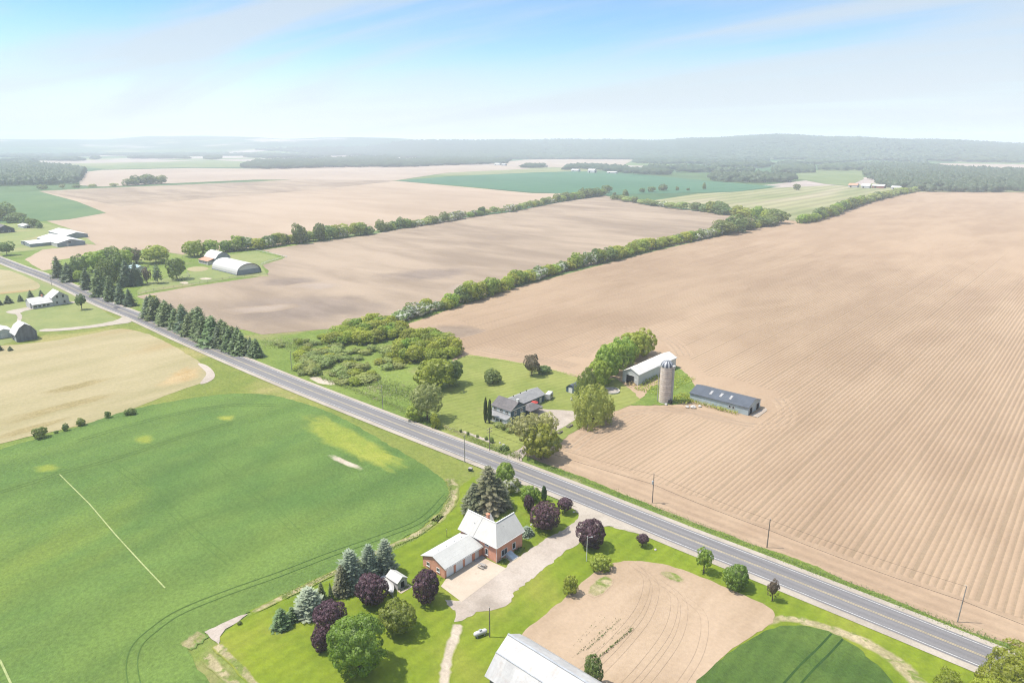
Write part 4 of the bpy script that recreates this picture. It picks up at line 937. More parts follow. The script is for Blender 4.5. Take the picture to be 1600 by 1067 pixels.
# farmstead across the road: spruces, pines and broadleaves round the hidden cottage
for kind, args, lab in (
    ('far_spruce', (-573.2, 147.9, 10.3, 16.5), 'tall dark spruce at the road corner of the far farmstead'),
    ('far_spruce', (-551.5, 148, 10.9, 14.2), 'wide dark spruce next to the tall one at the farmstead corner'),
    ('dark', (-570.1, 160.6, 12.3, 13.8), 'round dark tree behind the two corner spruces'),
    ('broad', (-546.1, 152.9, 7.3, 7.9), 'small round tree in the farmstead drive'),
    ('far_spruce', (-512.5, 147.5, 8.6, 15.3), 'spruce standing at the farmstead drive entrance'),
    ('spruce', (-482.1, 145.3, 9.9, 18.7), 'pale green spruce at the roadside of the farmstead'),
    ('spruce', (-462.6, 145.4, 8, 16.6), 'pointed spruce between the pale one and the road pole'),
    ('far_spruce', (-448.7, 146, 7.4, 13.9), 'dark spruce behind the roadside pole'),
    ('far_spruce', (-439.5, 147.4, 7, 11), 'last roadside spruce before the gap to the spruce row'),
    ('broad', (-580.6, 175.7, 16.7, 15), 'green broadleaf at the back of the farmstead trees'),
    ('dark', (-585.2, 186.3, 17, 16.3), 'dark broadleaf at the back of the farmstead trees'),
    ('broad', (-590.8, 196.7, 15.3, 13.7), 'broadleaf with a light top behind the cottage'),
    ('dark', (-523.6, 169.8, 13.6, 18.5), 'dark crown in the middle of the farmstead trees'),
    ('far_spruce', (-503.5, 169.6, 11.4, 19.1), 'tall spruce in front of the hidden cottage'),
    ('far_spruce', (-501.2, 174.6, 9.7, 17.4), 'tall spruce beside the cottage roof'),
    ('dark', (-507.1, 157.9, 11.3, 17), 'dark broadleaf between the roadside spruces and the cottage'),
    ('bronze', (-594.6, 209.2, 9.4, 11.1), 'reddish tree behind the cottage'),
    ('dark', (-601, 207.7, 11.5, 12.2), 'dark tree next to the reddish one'),
    ('broad', (-585.7, 221.2, 19.9, 13.9), 'wide round tree in the paddock behind the farmstead'),
    ('bronze', (-502.9, 182, 6.3, 11.5), 'thin bare-looking tree at the paddock fence'),
    ('pine', (-497.2, 187.1, 6.3, 14.2), 'slim open pine on the paddock lawn'),
    ('dark', (-501.3, 202, 12.4, 15.2), 'open dark pine-like tree at the bend of the paddock fence'),
    ('broad', (-594.7, 256.8, 15.5, 13.8), 'first of two trees left of the red barn'),
    ('broad', (-590.3, 269.9, 12.3, 13), 'second of two trees right behind the red barn'),
    ('broad', (-443.8, 162.1, 4.8, 3.4), 'low bush in the gap before the spruce row')):
    tree(kind, *args, lab, stem=0 if kind in CONIF else .05)
for args, lab in (((-502.5, 100.5, 5.1, 5.3), 'small blue-green spruce farthest from the white farmhouse'), ((-503.2, 107, 3.6, 4.6), 'small spruce second from the white farmhouse gable'), ((-509, 113.9, 4.1, 5.5), 'small spruce behind the low wing of the white farmhouse'), ((-506, 119, 3.7, 5.2), 'small spruce behind the tall part of the white farmhouse'), ((-500.2, 95.7, 3.1, 4.2), 'small spruce cut by the picture edge near the white farmhouse'), ((-383.6, 73.6, 2.4, 2.3), 'little spruce on the lawn before the grey barn'), ((-387.2, 70.4, 2.4, 3.6), 'little spruce at the picture edge before the white shed')):
    tree('far_spruce', *args, lab)
tree('dark', -450.2, 124.7, 5.3, 8.6, 'single tree with a bare trunk at the white farmhouse drive', stem=.3)
tree('dark', -724.1, 151.1, 12.3, 11.3, 'lone round tree at the roadside before the grey sheds', stem=.2)
for args, lab in (((-257.6, 52.6, 3.9, 3.7), 'largest bush on the strip between hayfield and wheat'), ((-257.9, 60.1, 2, 2.4), 'upright bush second on the strip between hayfield and wheat'), ((-258.9, 65.1, 2.7, 2.6), 'round bush in the middle of the strip between hayfield and wheat'), ((-259.4, 73.9, 1.8, 2.5), 'narrow bush on the strip between hayfield and wheat'), ((-256.8, 79.4, 2.1, 2), 'small bush beside the darker one at the end of the strip'), ((-256, 80.9, 2.3, 2.5), 'darker bush at the road end of the strip'), ((-257.9, 57.2, 1.3, 1), 'tiny bush between two larger ones on the field strip')):
    tree('dark', *args, lab, cat='bush')

# hedgerows between the fields, each tree or bush on its own
def hedge(pts, gap, w, h, kinds, group, label, wj=.3, row=1, names='tree'):
    L = [0]
    for a, q in zip(pts[:-1], pts[1:]): L.append(L[-1] + math.hypot(q[0] - a[0], q[1] - a[1]))
    s_ = 0.0; nth = 0
    while s_ < L[-1]:
        i = max(k for k in range(len(pts) - 1) if L[k] <= s_); t_ = (s_ - L[i]) / (L[i + 1] - L[i])
        ww = w * tr.uniform(1 - wj, 1 + wj); hh = h * tr.uniform(1 - wj, 1 + wj)
        k_ = tr.choice(kinds)
        x_ = pts[i][0] + (pts[i + 1][0] - pts[i][0]) * t_ + tr.uniform(-1.5, 1.5); y_ = pts[i][1] + (pts[i + 1][1] - pts[i][1]) * t_ + tr.uniform(-1, 1)
        lab = {'bloom': 'white flowering hawthorn ', 'yellow': 'light green bush ', 'dark': 'dark green tree ', 'broad': 'green leafy tree ', 'bronze': 'thin brownish tree ', 'scrub': 'grey-green shrub '}[k_].strip() + ', ' + ORD[min(nth, len(ORD) - 1)] + ' one ' + label; nth += 1
        tree(k_, x_, y_, ww, hh, lab, 'bush' if k_ in ('bloom', 'yellow', 'scrub') else 'tree', group)
        s_ += gap * tr.uniform(.7, 1.3)
HA = 'hedgerow between the two bare fields'
hedge([(-287.9,232.7), (-291.1,243.3), (-294.1,257), (-289.8,269.3), (-292.3,278)], 6.0, 9.5, 6.5, ['bloom', 'bloom', 'yellow', 'broad'], HA, 'at the near end of the middle hedgerow', .25)
hedge([(-294.3,285.4), (-296.5,297.6), (-298.9,320.9), (-303.3,341.6), (-309.4,369.2), (-314.2,405), (-316.5,432.5), (-315.2,461.4)], 7.2, 11, 9, ['broad', 'bloom', 'dark', 'yellow', 'broad', 'broad'], HA, 'along the near half of the middle hedgerow')
hedge([(-315.2,461.4), (-317.4,498.3), (-322.1,537.2), (-322.4,596.1), (-320.5,659.1), (-323.5,726.4), (-316.8,779.5), (-311.4,826.8)], 9.5, 12, 8.5, ['broad', 'bloom', 'dark', 'broad', 'broad', 'yellow'], HA, 'along the far half of the middle hedgerow')
tree('yellow', -296.1, 293.2, 13.6, 11.4, 'tallest light green tree near the near end of the middle hedgerow', group=HA)
tree('dark', -299.9, 322.6, 6.7, 8.2, 'dark pointed tree among the hawthorns of the middle hedgerow', group=HA)
for args, lab in (((-319.2, 701.1, 23.4, 14.3), 'first dark tree of the big clump in the middle hedgerow'), ((-316.9, 724.8, 25.3, 16.7), 'tallest dark tree of the clump in the middle hedgerow'), ((-317.5, 754.8, 18.8, 13.9), 'last dark tree of the clump in the middle hedgerow'), ((-316, 840.7, 23.4, 16.5), 'dark tree where the two hedgerows meet'), ((-349.1, 889.2, 15, 11.2), 'tree behind the meeting of the two hedgerows')):
    tree('dark', *args, lab, group=HA)
HB = 'hedgerow beyond the grey field'
hedge([(-597.7,287.5), (-601.3,304.6), (-594,316.4), (-604.6,345.6), (-602.3,365.1), (-600,385.4), (-605.9,412.3), (-602.9,449.2)], 7.5, 13, 11, ['broad', 'dark', 'broad', 'bloom', 'dark', 'yellow'], HB, 'in the thick hedgerow behind the arched barn')
tree('dark', -595.5, 359.4, 13.7, 18.3, 'tallest dark tree in the hedgerow behind the arched barn', group=HB)
tree('dark', -596, 382.8, 10.2, 17, 'pointed dark tree in the hedgerow behind the arched barn', group=HB)
hedge([(-612.2,470.2), (-619.3,494.7), (-617,521.2)], 9, 13, 9, ['dark', 'broad', 'dark'], HB, 'just past the gap in the far hedgerow')
hedge([(-621,534.5), (-626.6,564.9), (-639.5,621), (-654.1,684), (-651.6,733.9), (-682.3,828.2), (-703.4,903.3)], 13, 12, 9, ['broad', 'dark', 'bloom', 'scrub'], HB, 'along the middle of the far hedgerow')
hedge([(-703.4,903.3), (-719,977.4), (-732.2,1085.1)], 14, 18, 13, ['dark', 'broad'], HB, 'at the far corner of the far hedgerow')
HC = 'cross hedgerow along the striped hayfield'
hedge([(-657.4,1013.7), (-612.9,983.7), (-568.3,959.5), (-505.9,928.2), (-447.9,914.8)], 22, 17, 9, ['dark', 'scrub', 'bloom'], HC, 'in the thin cross hedgerow')
hedge([(-447.9,914.8), (-411.8,899.1), (-378.1,884.5), (-331.7,864.4)], 17, 20, 14, ['dark', 'broad'], HC, 'at the thick end of the cross hedgerow')
HD = 'hedgerow at the left edge of the big bare field'
hedge([(-293.3,860.8), (-292.1,909.4), (-297.7,989), (-310.3,1101.9), (-318.4,1212.6)], 11, 15, 11, ['dark', 'broad', 'broad'], HD, 'in the hedgerow past the field gap')
hedge([(-318.4,1212.6), (-324.1,1328), (-326.5,1445.3), (-322.7,1586.9)], 16, 17, 10, ['dark', 'broad', 'scrub'], HD, 'at the far end of the hedgerow past the gap')
HE = 'thin far tree line on the left'
hedge([(-1702.6,439.2), (-1705.2,492.1), (-1687.8,536.3), (-1675.1,577.1)], 34, 16, 7, ['dark', 'scrub'], HE, 'in the thin far tree line')
hedge([(-1703.2,614.1), (-1727.3,658.2), (-1722.3,696.9)], 16, 24, 18, ['dark'], HE, 'in the clump of the thin far tree line')
HF = 'scattered trees in the far green crop'
for k_, (x_, y_, w_, h_) in enumerate(((-701.5, 1070.7, 5.8, 6.9), (-670.5, 1058.5, 10.2, 12.3), (-715.9, 1189.4, 11.3, 8.6), (-711.1, 1217.5, 15.2, 9.9), (-712.8, 1265.7, 18.2, 11.4), (-691.3, 1284.7, 6.5, 7.7), (-674.8, 1299.4, 6.5, 5.1), (-668.5, 1357.3, 8, 11.9), (-516.3, 1465.9, 13.2, 11.6), (-757.6, 1129.1, 17.3, 14.5))):
    tree('dark', x_, y_, w_, h_, ['tiny tree first past the hedgerow corner at the far green crop', 'upright tree second past the hedgerow corner', 'round tree third past the hedgerow corner', 'low wide tree fourth past the hedgerow corner', 'widest dark tree of the loose line in the far crop', 'small tree after the widest one of the loose line', 'low bush in the loose line of the far crop', 'thin tree at the end of the loose line of the far crop', 'single dark tree on the edge of the striped hayfield', 'twin-topped dark tree exactly on the far hedgerow corner'][k_], group=HF)
HG = 'trees at the left farm with the dark house'
for k_, (x_, y_, w_, h_) in enumerate(((-1087.9, 233.2, 24.9, 17.6), (-1018.2, 226.4, 18.9, 10.4), (-1062.7, 215.4, 24.1, 17), (-977.2, 226.9, 9.1, 8.9), (-957.1, 227.6, 8.2, 9.5), (-938.1, 227.8, 8.9, 10.1), (-927.2, 229.4, 6.6, 7.1), (-1047.3, 238.8, 14.6, 9.3))):
    tree('dark', x_, y_, w_, h_, ['tall dark tree behind the dark farmhouse roof', 'wide low tree right of the tall one at the dark farmhouse', 'tree at the picture edge behind the dark farmhouse', 'small tree behind the pale outbuilding of the dark farmhouse', 'tree just past the pale outbuilding', 'second tree past the pale outbuilding', 'last low tree of the row past the pale outbuilding', 'low tree between the tall one and the pale outbuilding'][k_], group=HG)

# thicket by the road: shrubs one could count, in three patches
def patch(poly, n, kinds, w, h, group, label, wj=.3):
    xs = [p[0] for p in poly]; ys = [p[1] for p in poly]; k_ = 0; pts = []
    for _ in range(20000):
        if k_ >= n: break
        x_, y_ = tr.uniform(min(xs), max(xs)), tr.uniform(min(ys), max(ys))
        if not inside(x_, y_, poly) or any((x_ - a) ** 2 + (y_ - q) ** 2 < (w * .38) ** 2 for a, q in pts): continue
        pts.append((x_, y_)); k_ += 1
        tree(tr.choice(kinds), x_, y_, w * tr.uniform(1 - wj, 1 + wj), h * tr.uniform(1 - wj, 1 + wj), label, 'shrub', group, name='shrub')
patch([(-278.8,180.9), (-295.8,197.2), (-299.1,211.7), (-292,223.5), (-277.3,223.9), (-264.6,215.1), (-261.6,203.6), (-266.6,191.8), (-270.9,183.6)], 40, ['yellow', 'yellow', 'yellow', 'broad'], 7.5, 5.6, 'tall yellow-green shrubs of the back mound', 'yellow-green shrub in the back mound of the thicket')
patch([(-237.5,187.3), (-248.5,197.7), (-256.5,215.9), (-245.1,222.9), (-228,218.7), (-217.5,210.2), (-218.2,201.9), (-217,193), (-222,186.1)], 40, ['yellow', 'yellow', 'yellow', 'broad'], 7.2, 6.0, 'tall yellow-green shrubs of the front mound', 'yellow-green shrub in the front mound of the thicket')
patch([(-266.5,151.5), (-276.9,165.6), (-273.7,178.2), (-261.8,184.5), (-255.2,194.6), (-240.7,193.6), (-225.4,179.5), (-219.5,167.8), (-217.6,156.8), (-226.4,149.1), (-240.4,149.2), (-244.6,143.3)], 64, ['scrub', 'scrub', 'scrub', 'yellow'], 5.6, 2.7, 'low grey-green scrub by the road', 'low grey-green shrub of the roadside thicket', .35)
patch([(-314.6,164.3), (-311.4,176.8), (-301.2,189.2), (-295.8,197.2), (-281.1,183.3), (-283.3,166.8), (-292.5,158.7)], 10, ['scrub', 'yellow'], 4.5, 2.0, 'sparse low shrubs by the spruce row', 'sparse low shrub in the grass past the spruce row', .35)

# far woods: too many to count, one object each wood
ico_v = []; 
for i_, z_ in enumerate((-.6, .1, .7)):
    for j_ in range(6):
        a_ = 1.047 * j_ + (.5 if i_ % 2 else 0); rr_ = (.85, 1.0, .62)[i_]
        ico_v.append((rr_ * math.cos(a_), rr_ * math.sin(a_), z_))
ico_v.append((0, 0, 1.05)); BV = np.array(ico_v)
BF = [(i * 6 + j, i * 6 + (j + 1) % 6, (i + 1) * 6 + (j + 1) % 6) for i in range(2) for j in range(6)] + [(i * 6 + j, (i + 1) * 6 + (j + 1) % 6, (i + 1) * 6 + j) for i in range(2) for j in range(6)] + [(12 + j, 12 + (j + 1) % 6, 18) for j in range(6)]
BF = np.array(BF)
m_wood = leafy('woodland', (.034, .058, .030), (.072, .105, .046), trans=.1, hue=.0)
m_scarp = leafy('scarp_wood', (.050, .078, .040), (.100, .140, .066), trans=.1, hue=.0)
def wood(name, poly, gap, h, mat=None, ground_z=0.0, zfun=None, seed=1, cap=20000):
    r = np.random.default_rng(seed); xs = [p[0] for p in poly]; ys = [p[1] for p in poly]
    A = abs(sum(a[0] * q[1] - q[0] * a[1] for a, q in zip(poly, poly[1:] + poly[:1]))) / 2
    n = min(cap, int(A / gap ** 2)); pts = []
    while len(pts) < n:
        x_, y_ = r.uniform(min(xs), max(xs)), r.uniform(min(ys), max(ys))
        if inside(x_, y_, poly): pts.append((x_, y_))
    P = np.array(pts); s = gap * r.uniform(.42, 1.0, n); hh = h * r.uniform(.55, 1.25, n)
    zb = np.array([zfun(a, q) for a, q in pts]) if zfun else np.zeros(n)
    V = BV[None] * np.stack([s, s, hh * .5], 1)[:, None] * r.uniform(.62, 1.3, (n, len(BV), 1))
    V[..., 0] += P[:, None, 0]; V[..., 1] += P[:, None, 1]; V[..., 2] += (hh * .55 + zb)[:, None]
    F = BF[None] + (np.arange(n) * len(BV))[:, None, None]
    obj(name, mesh_np(name, V.reshape(-1, 3), F.reshape(-1, 3), mat or m_wood), kind='stuff')
wood('woodland', [(-1997.6,290.9), (-1898.1,409.6), (-1861,473.9), (-1848.4,550.7), (-2098.3,636.3), (-2530,781.4), (-2936.3,858.4), (-3344.7,864.5), (-3654.9,804.2), (-3901.6,585.1)], 9, 16, seed=2)
wood('woodland', [(-588.8,2215.7), (-411.7,1698.8), (-353.5,1610.5), (-301.2,1581.4), (-250.3,1602.7), (-156.6,1685.9), (-6.1,1773.6), (-19.1,2721.5), (-275.8,2847.9), (-430.5,2924), (-604.9,3103.5), (-795.4,3232.5), (-799.1,2931), (-681.2,2556)], 11, 13, seed=3)
wood('woodland', [(-2593.8,1337.7), (-2334.1,1311.6), (-2340.5,1472.8), (-2325.5,1575.8), (-2140.5,1740.1), (-2155.5,2024.9), (-2151.4,2379.4), (-2590,2917.2), (-2960.7,2782.6), (-2860.1,2327.1), (-3330,2260.1), (-3304.2,1932.8), (-3189,1728.6)], 17, 14, seed=4)
wood('woodland', [(-800.4,1663.9), (-718,1623.9), (-660.2,1675.2), (-624,1743.9), (-676.8,1898.3), (-771.3,1952.8), (-854.4,1928.5), (-892.4,1845.3)], 12, 15, seed=5)
wood('woodland', [(-838.4,2160.6), (-840.2,2281.6), (-762.2,2288.3), (-892.3,2673.1), (-1046.6,2904.8), (-1048.9,2709.3)], 13, 15, seed=6)
wood('woodland', [(-1473,1924.1), (-1535.5,2102.1), (-1414.4,2050.4), (-1168.5,1867.6), (-1247.5,2053.2), (-1456.1,2258.1), (-1650.4,2368.8), (-1728.3,2299.6)], 15, 12, seed=7)
wood('woodland', [(-1132.1,1842.2), (-1073,1839.2), (-1033.1,1874.6), (-1120.8,2032.5), (-1215.4,2081.8), (-1226.9,2003.5)], 13, 14, seed=8)
wood('woodland', [(-4007.7,1853), (-3832.2,1814.2), (-3933.7,1918.7), (-4427.7,2161.1), (-4489.4,2106.4)], 14, 14, seed=9)
wood('woodland', [(-4319.8,2256.9), (-4072.3,2231.5), (-4134.8,2421.2), (-4965.4,2909.6), (-5113.4,2778.2)], 18, 14, seed=10)
wood('woodland', [(-3330,2260.1), (-3008.1,2195.6), (-2959.4,2408), (-3435.8,2796.6), (-3764.8,2749.7)], 18, 13, seed=11)
wood('woodland', [(-3495,2744.1), (-3075.3,2890.4), (-2790.6,3143.1), (-2138.4,3512.7), (-2513.5,4127.2), (-3283.2,4052.9), (-4215,3963), (-4164.3,3270.7)], 26, 14, seed=12)
wood('woodland', [(-1716.1,2765.9), (-1476.2,2855.2), (-1338.8,3371.2), (-1718.9,4321), (-2408,3954.3)], 24, 14, seed=61)
wood('woodland', [(-1185.3,2498.5), (-1059,2610.6), (-1167.5,3012.6), (-1302.5,3133.1), (-1355.4,2735.3)], 18, 14, seed=62)
wood('woodland', [(-1064.7,3103.9), (-1034.6,3947.8), (-748.3,3756.3), (-968.9,4760.5), (-1541.3,4478.7)], 24, 14, seed=63)
wood('woodland', [(-882.3,4341.1), (-475.5,4794.5), (53.1,5263.8), (58.9,6144.5), (-1051.2,5159)], 26, 14, seed=64)
wood('woodland', [(-874.7,2688.8), (-789.9,2939.2), (-623.4,3087.1), (-674.1,3450.6), (-841.9,3418.4), (-949.3,2991.3)], 18, 13, seed=65)
wood('woodland', [(-5491.6,1216.6), (-5093.6,1324.8), (-5121.5,1545.1), (-5714.9,1894), (-4894.5,2013.2), (-4882.4,2314.7), (-4798.6,2707.5), (-4243.2,2882.1), (-4164.3,3270.7), (-5148.4,4045.1), (-6303.9,3560.1), (-6672.1,2692.4), (-7238,2189.9), (-7328.2,1629.1)], 38, 13, seed=13)
wood('woodland', [(-8709.1,1424.6), (-8304.2,2397.1), (-7317.4,3273.1), (-6549.6,4293), (-6255.6,4916.4), (-7966.7,6262.9), (-9985,4470.9), (-12003.4,2678.9), (-12676.2,2081.6)], 70, 13, seed=14)
wood('woodland', [(-4329.1,1373.1), (-4308,1391.8), (-4623.7,1515.7), (-4839,1550.8)], 13, 14, seed=15)
wood('woodland', [(-1735.8,2009.7), (-1708.8,2033.7), (-1711.2,2121.2), (-1806.2,2230.5), (-1864.6,2178.6)], 14, 12, seed=16)
WOODS = [[(-5615.9,1818.9), (-4996.4,2369), (-5702.9,2641.9), (-6295,2116.3)], [(-4340.2,1012.9), (-4068.9,1253.9), (-4555.9,1366.3), (-4780.7,1166.7)], [(-8052.9,3320.7), (-7207.1,4071.6), (-8145.2,4499.6), (-8926.7,3805.7)], [(-11599.7,3037.3), (-10657.8,3873.6), (-12437,4405.5), (-13309.5,3630.8)], [(-11961.3,5688.1), (-10399,7075.2), (-12115.5,8065.8), (-13652.6,6701.1)], [(-8349.7,4808.4), (-7054.6,5958.3), (-8558,7075.2), (-9904.9,5879.4)], [(-5738.6,4674.9), (-4850.6,5463.3), (-5668,6246.4), (-6533.3,5478.1)], [(-4413.2,1595.8), (-4134,1843.7), (-4418.6,1924), (-4631.8,1734.8)], [(-3415.7,2934.6), (-3083.4,3229.6), (-3324.3,3407.3), (-3588.2,3173)], [(-4045.1,698.1), (-3740.4,968.6), (-4271.2,1074.3), (-4547.5,829)], [(-3977.6,2200.3), (-3658.3,2483.7), (-3925.1,2607.4), (-4178,2382.9)], [(-1102.3,2048.9), (-917.3,2213.2), (-999.4,2344.6), (-1150.7,2210.3)], [(-815.2,2508.1), (-708.3,2603.1), (-781.3,2771.7), (-846.5,2713.8)], [(-1155.1,3023.6), (-1064.7,3103.9), (-1190.1,3364), (-1225.9,3332.2)], [(-1305.1,2147.5), (-1120.1,2311.8), (-1195.4,2404.1), (-1339.9,2275.8)]]
for i, w4 in enumerate(WOODS):
    wood('woodland', w4, max(9, math.hypot(w4[1][0] - w4[2][0], w4[1][1] - w4[2][1]) / 9), 15, seed=40 + i, cap=4000)
# forest on the scarp
def polar(az, d):
    q = math.radians(az - YAW); return (d * math.sin(q), d * math.cos(q))
scarp = [polar(a, d_) for a, d_ in ((-20, 6400), (-13, 5500), (-8, 4700), (-4, 4300), (2, 4000), (8, 4000), (16, 4000), (24, 4000), (32, 4000), (42, 4000))] + [polar(a, 6500) for a in (42, 32, 24, 16, 8, 0, -8, -16)]
wood('forest', scarp, 24, 15, m_scarp, zfun=height, seed=20, cap=30000)
# ---------------------------------------------------------------- buildings
m_brick = None
b = NB('red_brick'); v = b.coord(); 
br = b.n('ShaderNodeTexBrick'); b.l(b.coord(rot=0.0, scale=(1, 1, 1)), br.inputs['Vector'])
gx = b.n('ShaderNodeSeparateXYZ'); b.l(v, gx.inputs[0]); cx = b.n('ShaderNodeCombineXYZ')
b.l(b.math('ADD', gx.outputs[0], gx.outputs[1]), cx.inputs[0]); b.l(gx.outputs[2], cx.inputs[1]); b.l(cx.outputs[0], br.inputs['Vector'])
br.inputs['Scale'].default_value = 1.0; br.inputs['Brick Width'].default_value = .24; br.inputs['Row Height'].default_value = .075; br.inputs['Mortar Size'].default_value = .012
br.inputs['Color1'].default_value = (.55, .185, .10, 1); br.inputs['Color2'].default_value = (.62, .24, .14, 1); br.inputs['Mortar'].default_value = (.44, .32, .25, 1)
c = b.bright(br.outputs[0], b.rng(b.noise(v, .5, 5, .6), .3, .7, .86, 1.12))
m_brick = b.surf(c, .9, bump=br.outputs['Fac'], bdist=-.01)
m_seam_y = ribbed('white_steel_roof', (.50, .485, .45), 1, .9, .7, 0, .05, .03, grime=((.47, .45, .41), .3))
m_seam_x = ribbed('white_steel_roof_cross', (.50, .485, .45), 0, .9, .7, 0, .05, .03, grime=((.47, .45, .41), .3))
m_garroof = ribbed('grey_white_steel_roof', (.49, .485, .455), 0, .9, .7, 0, .05, .03, grime=((.41, .40, .37), .35))
m_trim = plain('white_trim', (.74, .73, .70), .6, var=.05)
m_glass = plain('window_glass', (.03, .035, .045), .08, var=.05, spec=.6)
m_dark = plain('dark_interior', (.018, .017, .017), .9)
m_garage = ribbed('garage_door_steel', (.95, .96, .97), 2, .55, .5, 0, .03, .02)
m_step = plain('grey_concrete', (.40, .39, .37), .9)
m_wood = plain('grey_weathered_wood', (.34, .31, .28), .9, var=.25, scale=3)
m_polew = plain('pole_wood', (.22, .18, .15), .9, var=.3, scale=2)
m_galv = plain('galvanised_steel', (.48, .49, .50), .45, .4, var=.12)
m_tin = ribbed('old_barn_tin', (.46, .45, .435), 0, .8, .6, 0, .10, .03, grime=((.38, .33, .29), .7), tone=.14)
m_barnw = ribbed('old_barn_boards', (.20, .185, .17), 9, .28, .9, 0, .3, .02, tone=.3)
m_pale_metal = ribbed('pale_barn_cladding', (.62, .645, .64), 9, .9, .5, 0, .05, .03, grime=((.46, .43, .38), .35))
m_dull_roof = ribbed('dull_white_roof', (.62, .60, .56), 1, .9, .7, 0, .06, .03, grime=((.52, .49, .44), .35))
m_slate = ribbed('dark_blue_steel_roof', (.075, .088, .110), 0, .9, .45, 0, .12, .03, grime=((.13, .135, .14), .4))
m_bluewall = ribbed('pale_blue_cladding', (.42, .50, .52), 9, .9, .55, 0, .1, .03, grime=((.42, .38, .30), .6))
m_bluehouse = ribbed('blue_grey_siding', (.075, .125, .170), 2, .22, .7, 0, .06, .02)
m_lightsid = ribbed('pale_blue_siding', (.58, .64, .66), 2, .22, .7, 0, .05, .02)
m_shingle = ground('roof_shingles', (.135, .125, .125), (.185, .17, .168), .4, 1.5, 6, fvar=.22, bump=.02, bfreq=8)
m_shingle2 = ground('pale_shingles', (.25, .25, .25), (.32, .315, .31), .4, 1.5, 6, fvar=.15, bump=.02, bfreq=8)
m_stave = plain('silo_concrete', (.72, .61, .51), .85, var=.16, scale=.9, grime=((.52, .41, .33), .45))
m_stave2 = plain('silo_concrete_pale', (.76, .66, .57), .85, var=.16, scale=.9, grime=((.55, .45, .37), .4))
m_vinyl = plain('white_vinyl', (.56, .55, .53), .7, var=.06)
m_membrane = plain('white_membrane', (.56, .55, .52), .7, var=.03)
m_red = plain('red_canvas', (.42, .045, .035), .8)
m_orange = plain('rusty_orange_roof', (.50, .26, .16), .7, var=.2, scale=1.5)
m_greywall = ribbed('blue_grey_cladding', (.27, .31, .34), 9, .9, .6, 0, .1, .03)
m_hay_b = plain('hay', (.46, .34, .17), .95, var=.3, scale=3)

def roof_slab(mb, axis, prof, a0, a1, t=.16):
    """open profile swept as a slab of thickness t"""
    up = [(u_, z_ + t) for u_, z_ in prof]
    mb.prism(axis, list(prof) + up[::-1], a0, a1)
class Bld:
    def __init__(s, name, label, cat, x, y, rz=0.0, group=None):
        s.r = thing(name, label, cat, (x, y, 0), rz, group)
    def part(s, name, mb, mat, parent=None, label=None):
        return mb.build(name, mat, parent or s.r, label=label)
    def gable(s, axis, u0, u1, a0, a1, eave, ridge, wmat, rmat, over=.4, rk=.35, t=.14, uc=None, names=('wall', 'roof')):
        uc = (u0 + u1) / 2 if uc is None else uc
        w = MB().prism(axis, [(u0, 0), (u1, 0), (u1, eave), (uc, ridge), (u0, eave)], a0, a1)
        wl_ = s.part(names[0], w, wmat)
        r = MB()
        sl0 = (ridge - eave) / (uc - u0); sl1 = (ridge - eave) / (u1 - uc)
        roof_slab(r, axis, [(u0 - over, eave - over * sl0 + .02), (uc, ridge + .02)], a0 - rk, a1 + rk, t)
        roof_slab(r, axis, [(uc + .003, ridge + .018), (u1 + over, eave - over * sl1 + .02)], a0 - rk, a1 + rk, t)
        rf = s.part(names[1], r, rmat)
        return wl_, rf
    def win(s, face, c, u, z, w, h, mull=1, name='window', frame=None, pane=None, sill=True):
        """face x+, x-, y+, y-: a framed window standing proud of the wall plane at c"""
        def bx(mb, u0, u1, d0, d1, z0, z1):
            sg = 1 if face[1] == '+' else -1
            lo, hi = sorted((c + sg * d0, c + sg * d1))
            if face[0] == 'x': mb.box(lo, hi, u0, u1, z0, z1)
            else: mb.box(u0, u1, lo, hi, z0, z1)
        f = MB(); k = .11
        bx(f, u - w / 2 - k, u - w / 2, .0, .09, z - k, z + h + k); bx(f, u + w / 2, u + w / 2 + k, .0, .09, z - k, z + h + k)
        bx(f, u - w / 2, u + w / 2, .0, .085, z + h, z + h + k); bx(f, u - w / 2, u + w / 2, .0, .085, z - k, z)
        for i in range(mull): 
            q = u - w / 2 + w * (i + 1) / (mull + 1); bx(f, q - .035, q + .035, .0, .07, z, z + h)
        fo = s.part(name, f, frame or m_trim)
        g = MB(); bx(g, u - w / 2, u + w / 2, .005, .035, z, z + h); s.part('pane', g, pane or m_glass, fo)
        if sill:
            q = MB(); bx(q, u - w / 2 - .2, u + w / 2 + .2, .0, .16, z - k - .09, z - k - .002); s.part('sill', q, m_trim, fo)
        return fo
    def panel(s, face, c, u, z, w, h, mat, name='door', d=.06, trim=True, knob=False):
        sg = 1 if face[1] == '+' else -1
        def bx(mb, u0, u1, d0, d1, z0, z1):
            lo, hi = sorted((c + sg * d0, c + sg * d1))
            if face[0] == 'x': mb.box(lo, hi, u0, u1, z0, z1)
            else: mb.box(u0, u1, lo, hi, z0, z1)
        m = MB(); bx(m, u - w / 2, u + w / 2, .0, d, z, z + h); o = s.part(name, m, mat)
        if trim:
            f = MB(); bx(f, u - w / 2 - .12, u - w / 2, .0, d + .05, z, z + h); bx(f, u + w / 2, u + w / 2 + .12, .0, d + .05, z, z + h); bx(f, u - w / 2 - .12, u + w / 2 + .12, .0, d + .052, z + h, z + h + .14)
            s.part('frame', f, m_trim, o)
        if knob:
            q = MB(); bx(q, u + w * .3, u + w * .38, d, d + .07, z + 1.0, z + 1.12); s.part('handle', q, m_galv, o)
        return o

# --- red brick farmhouse: two wings meeting in an L, hip on the outer corner
H = Bld('brick_house', 'red brick farmhouse with white steel L-shaped roof and cellar hatch', 'house', -107.2, 101.8)
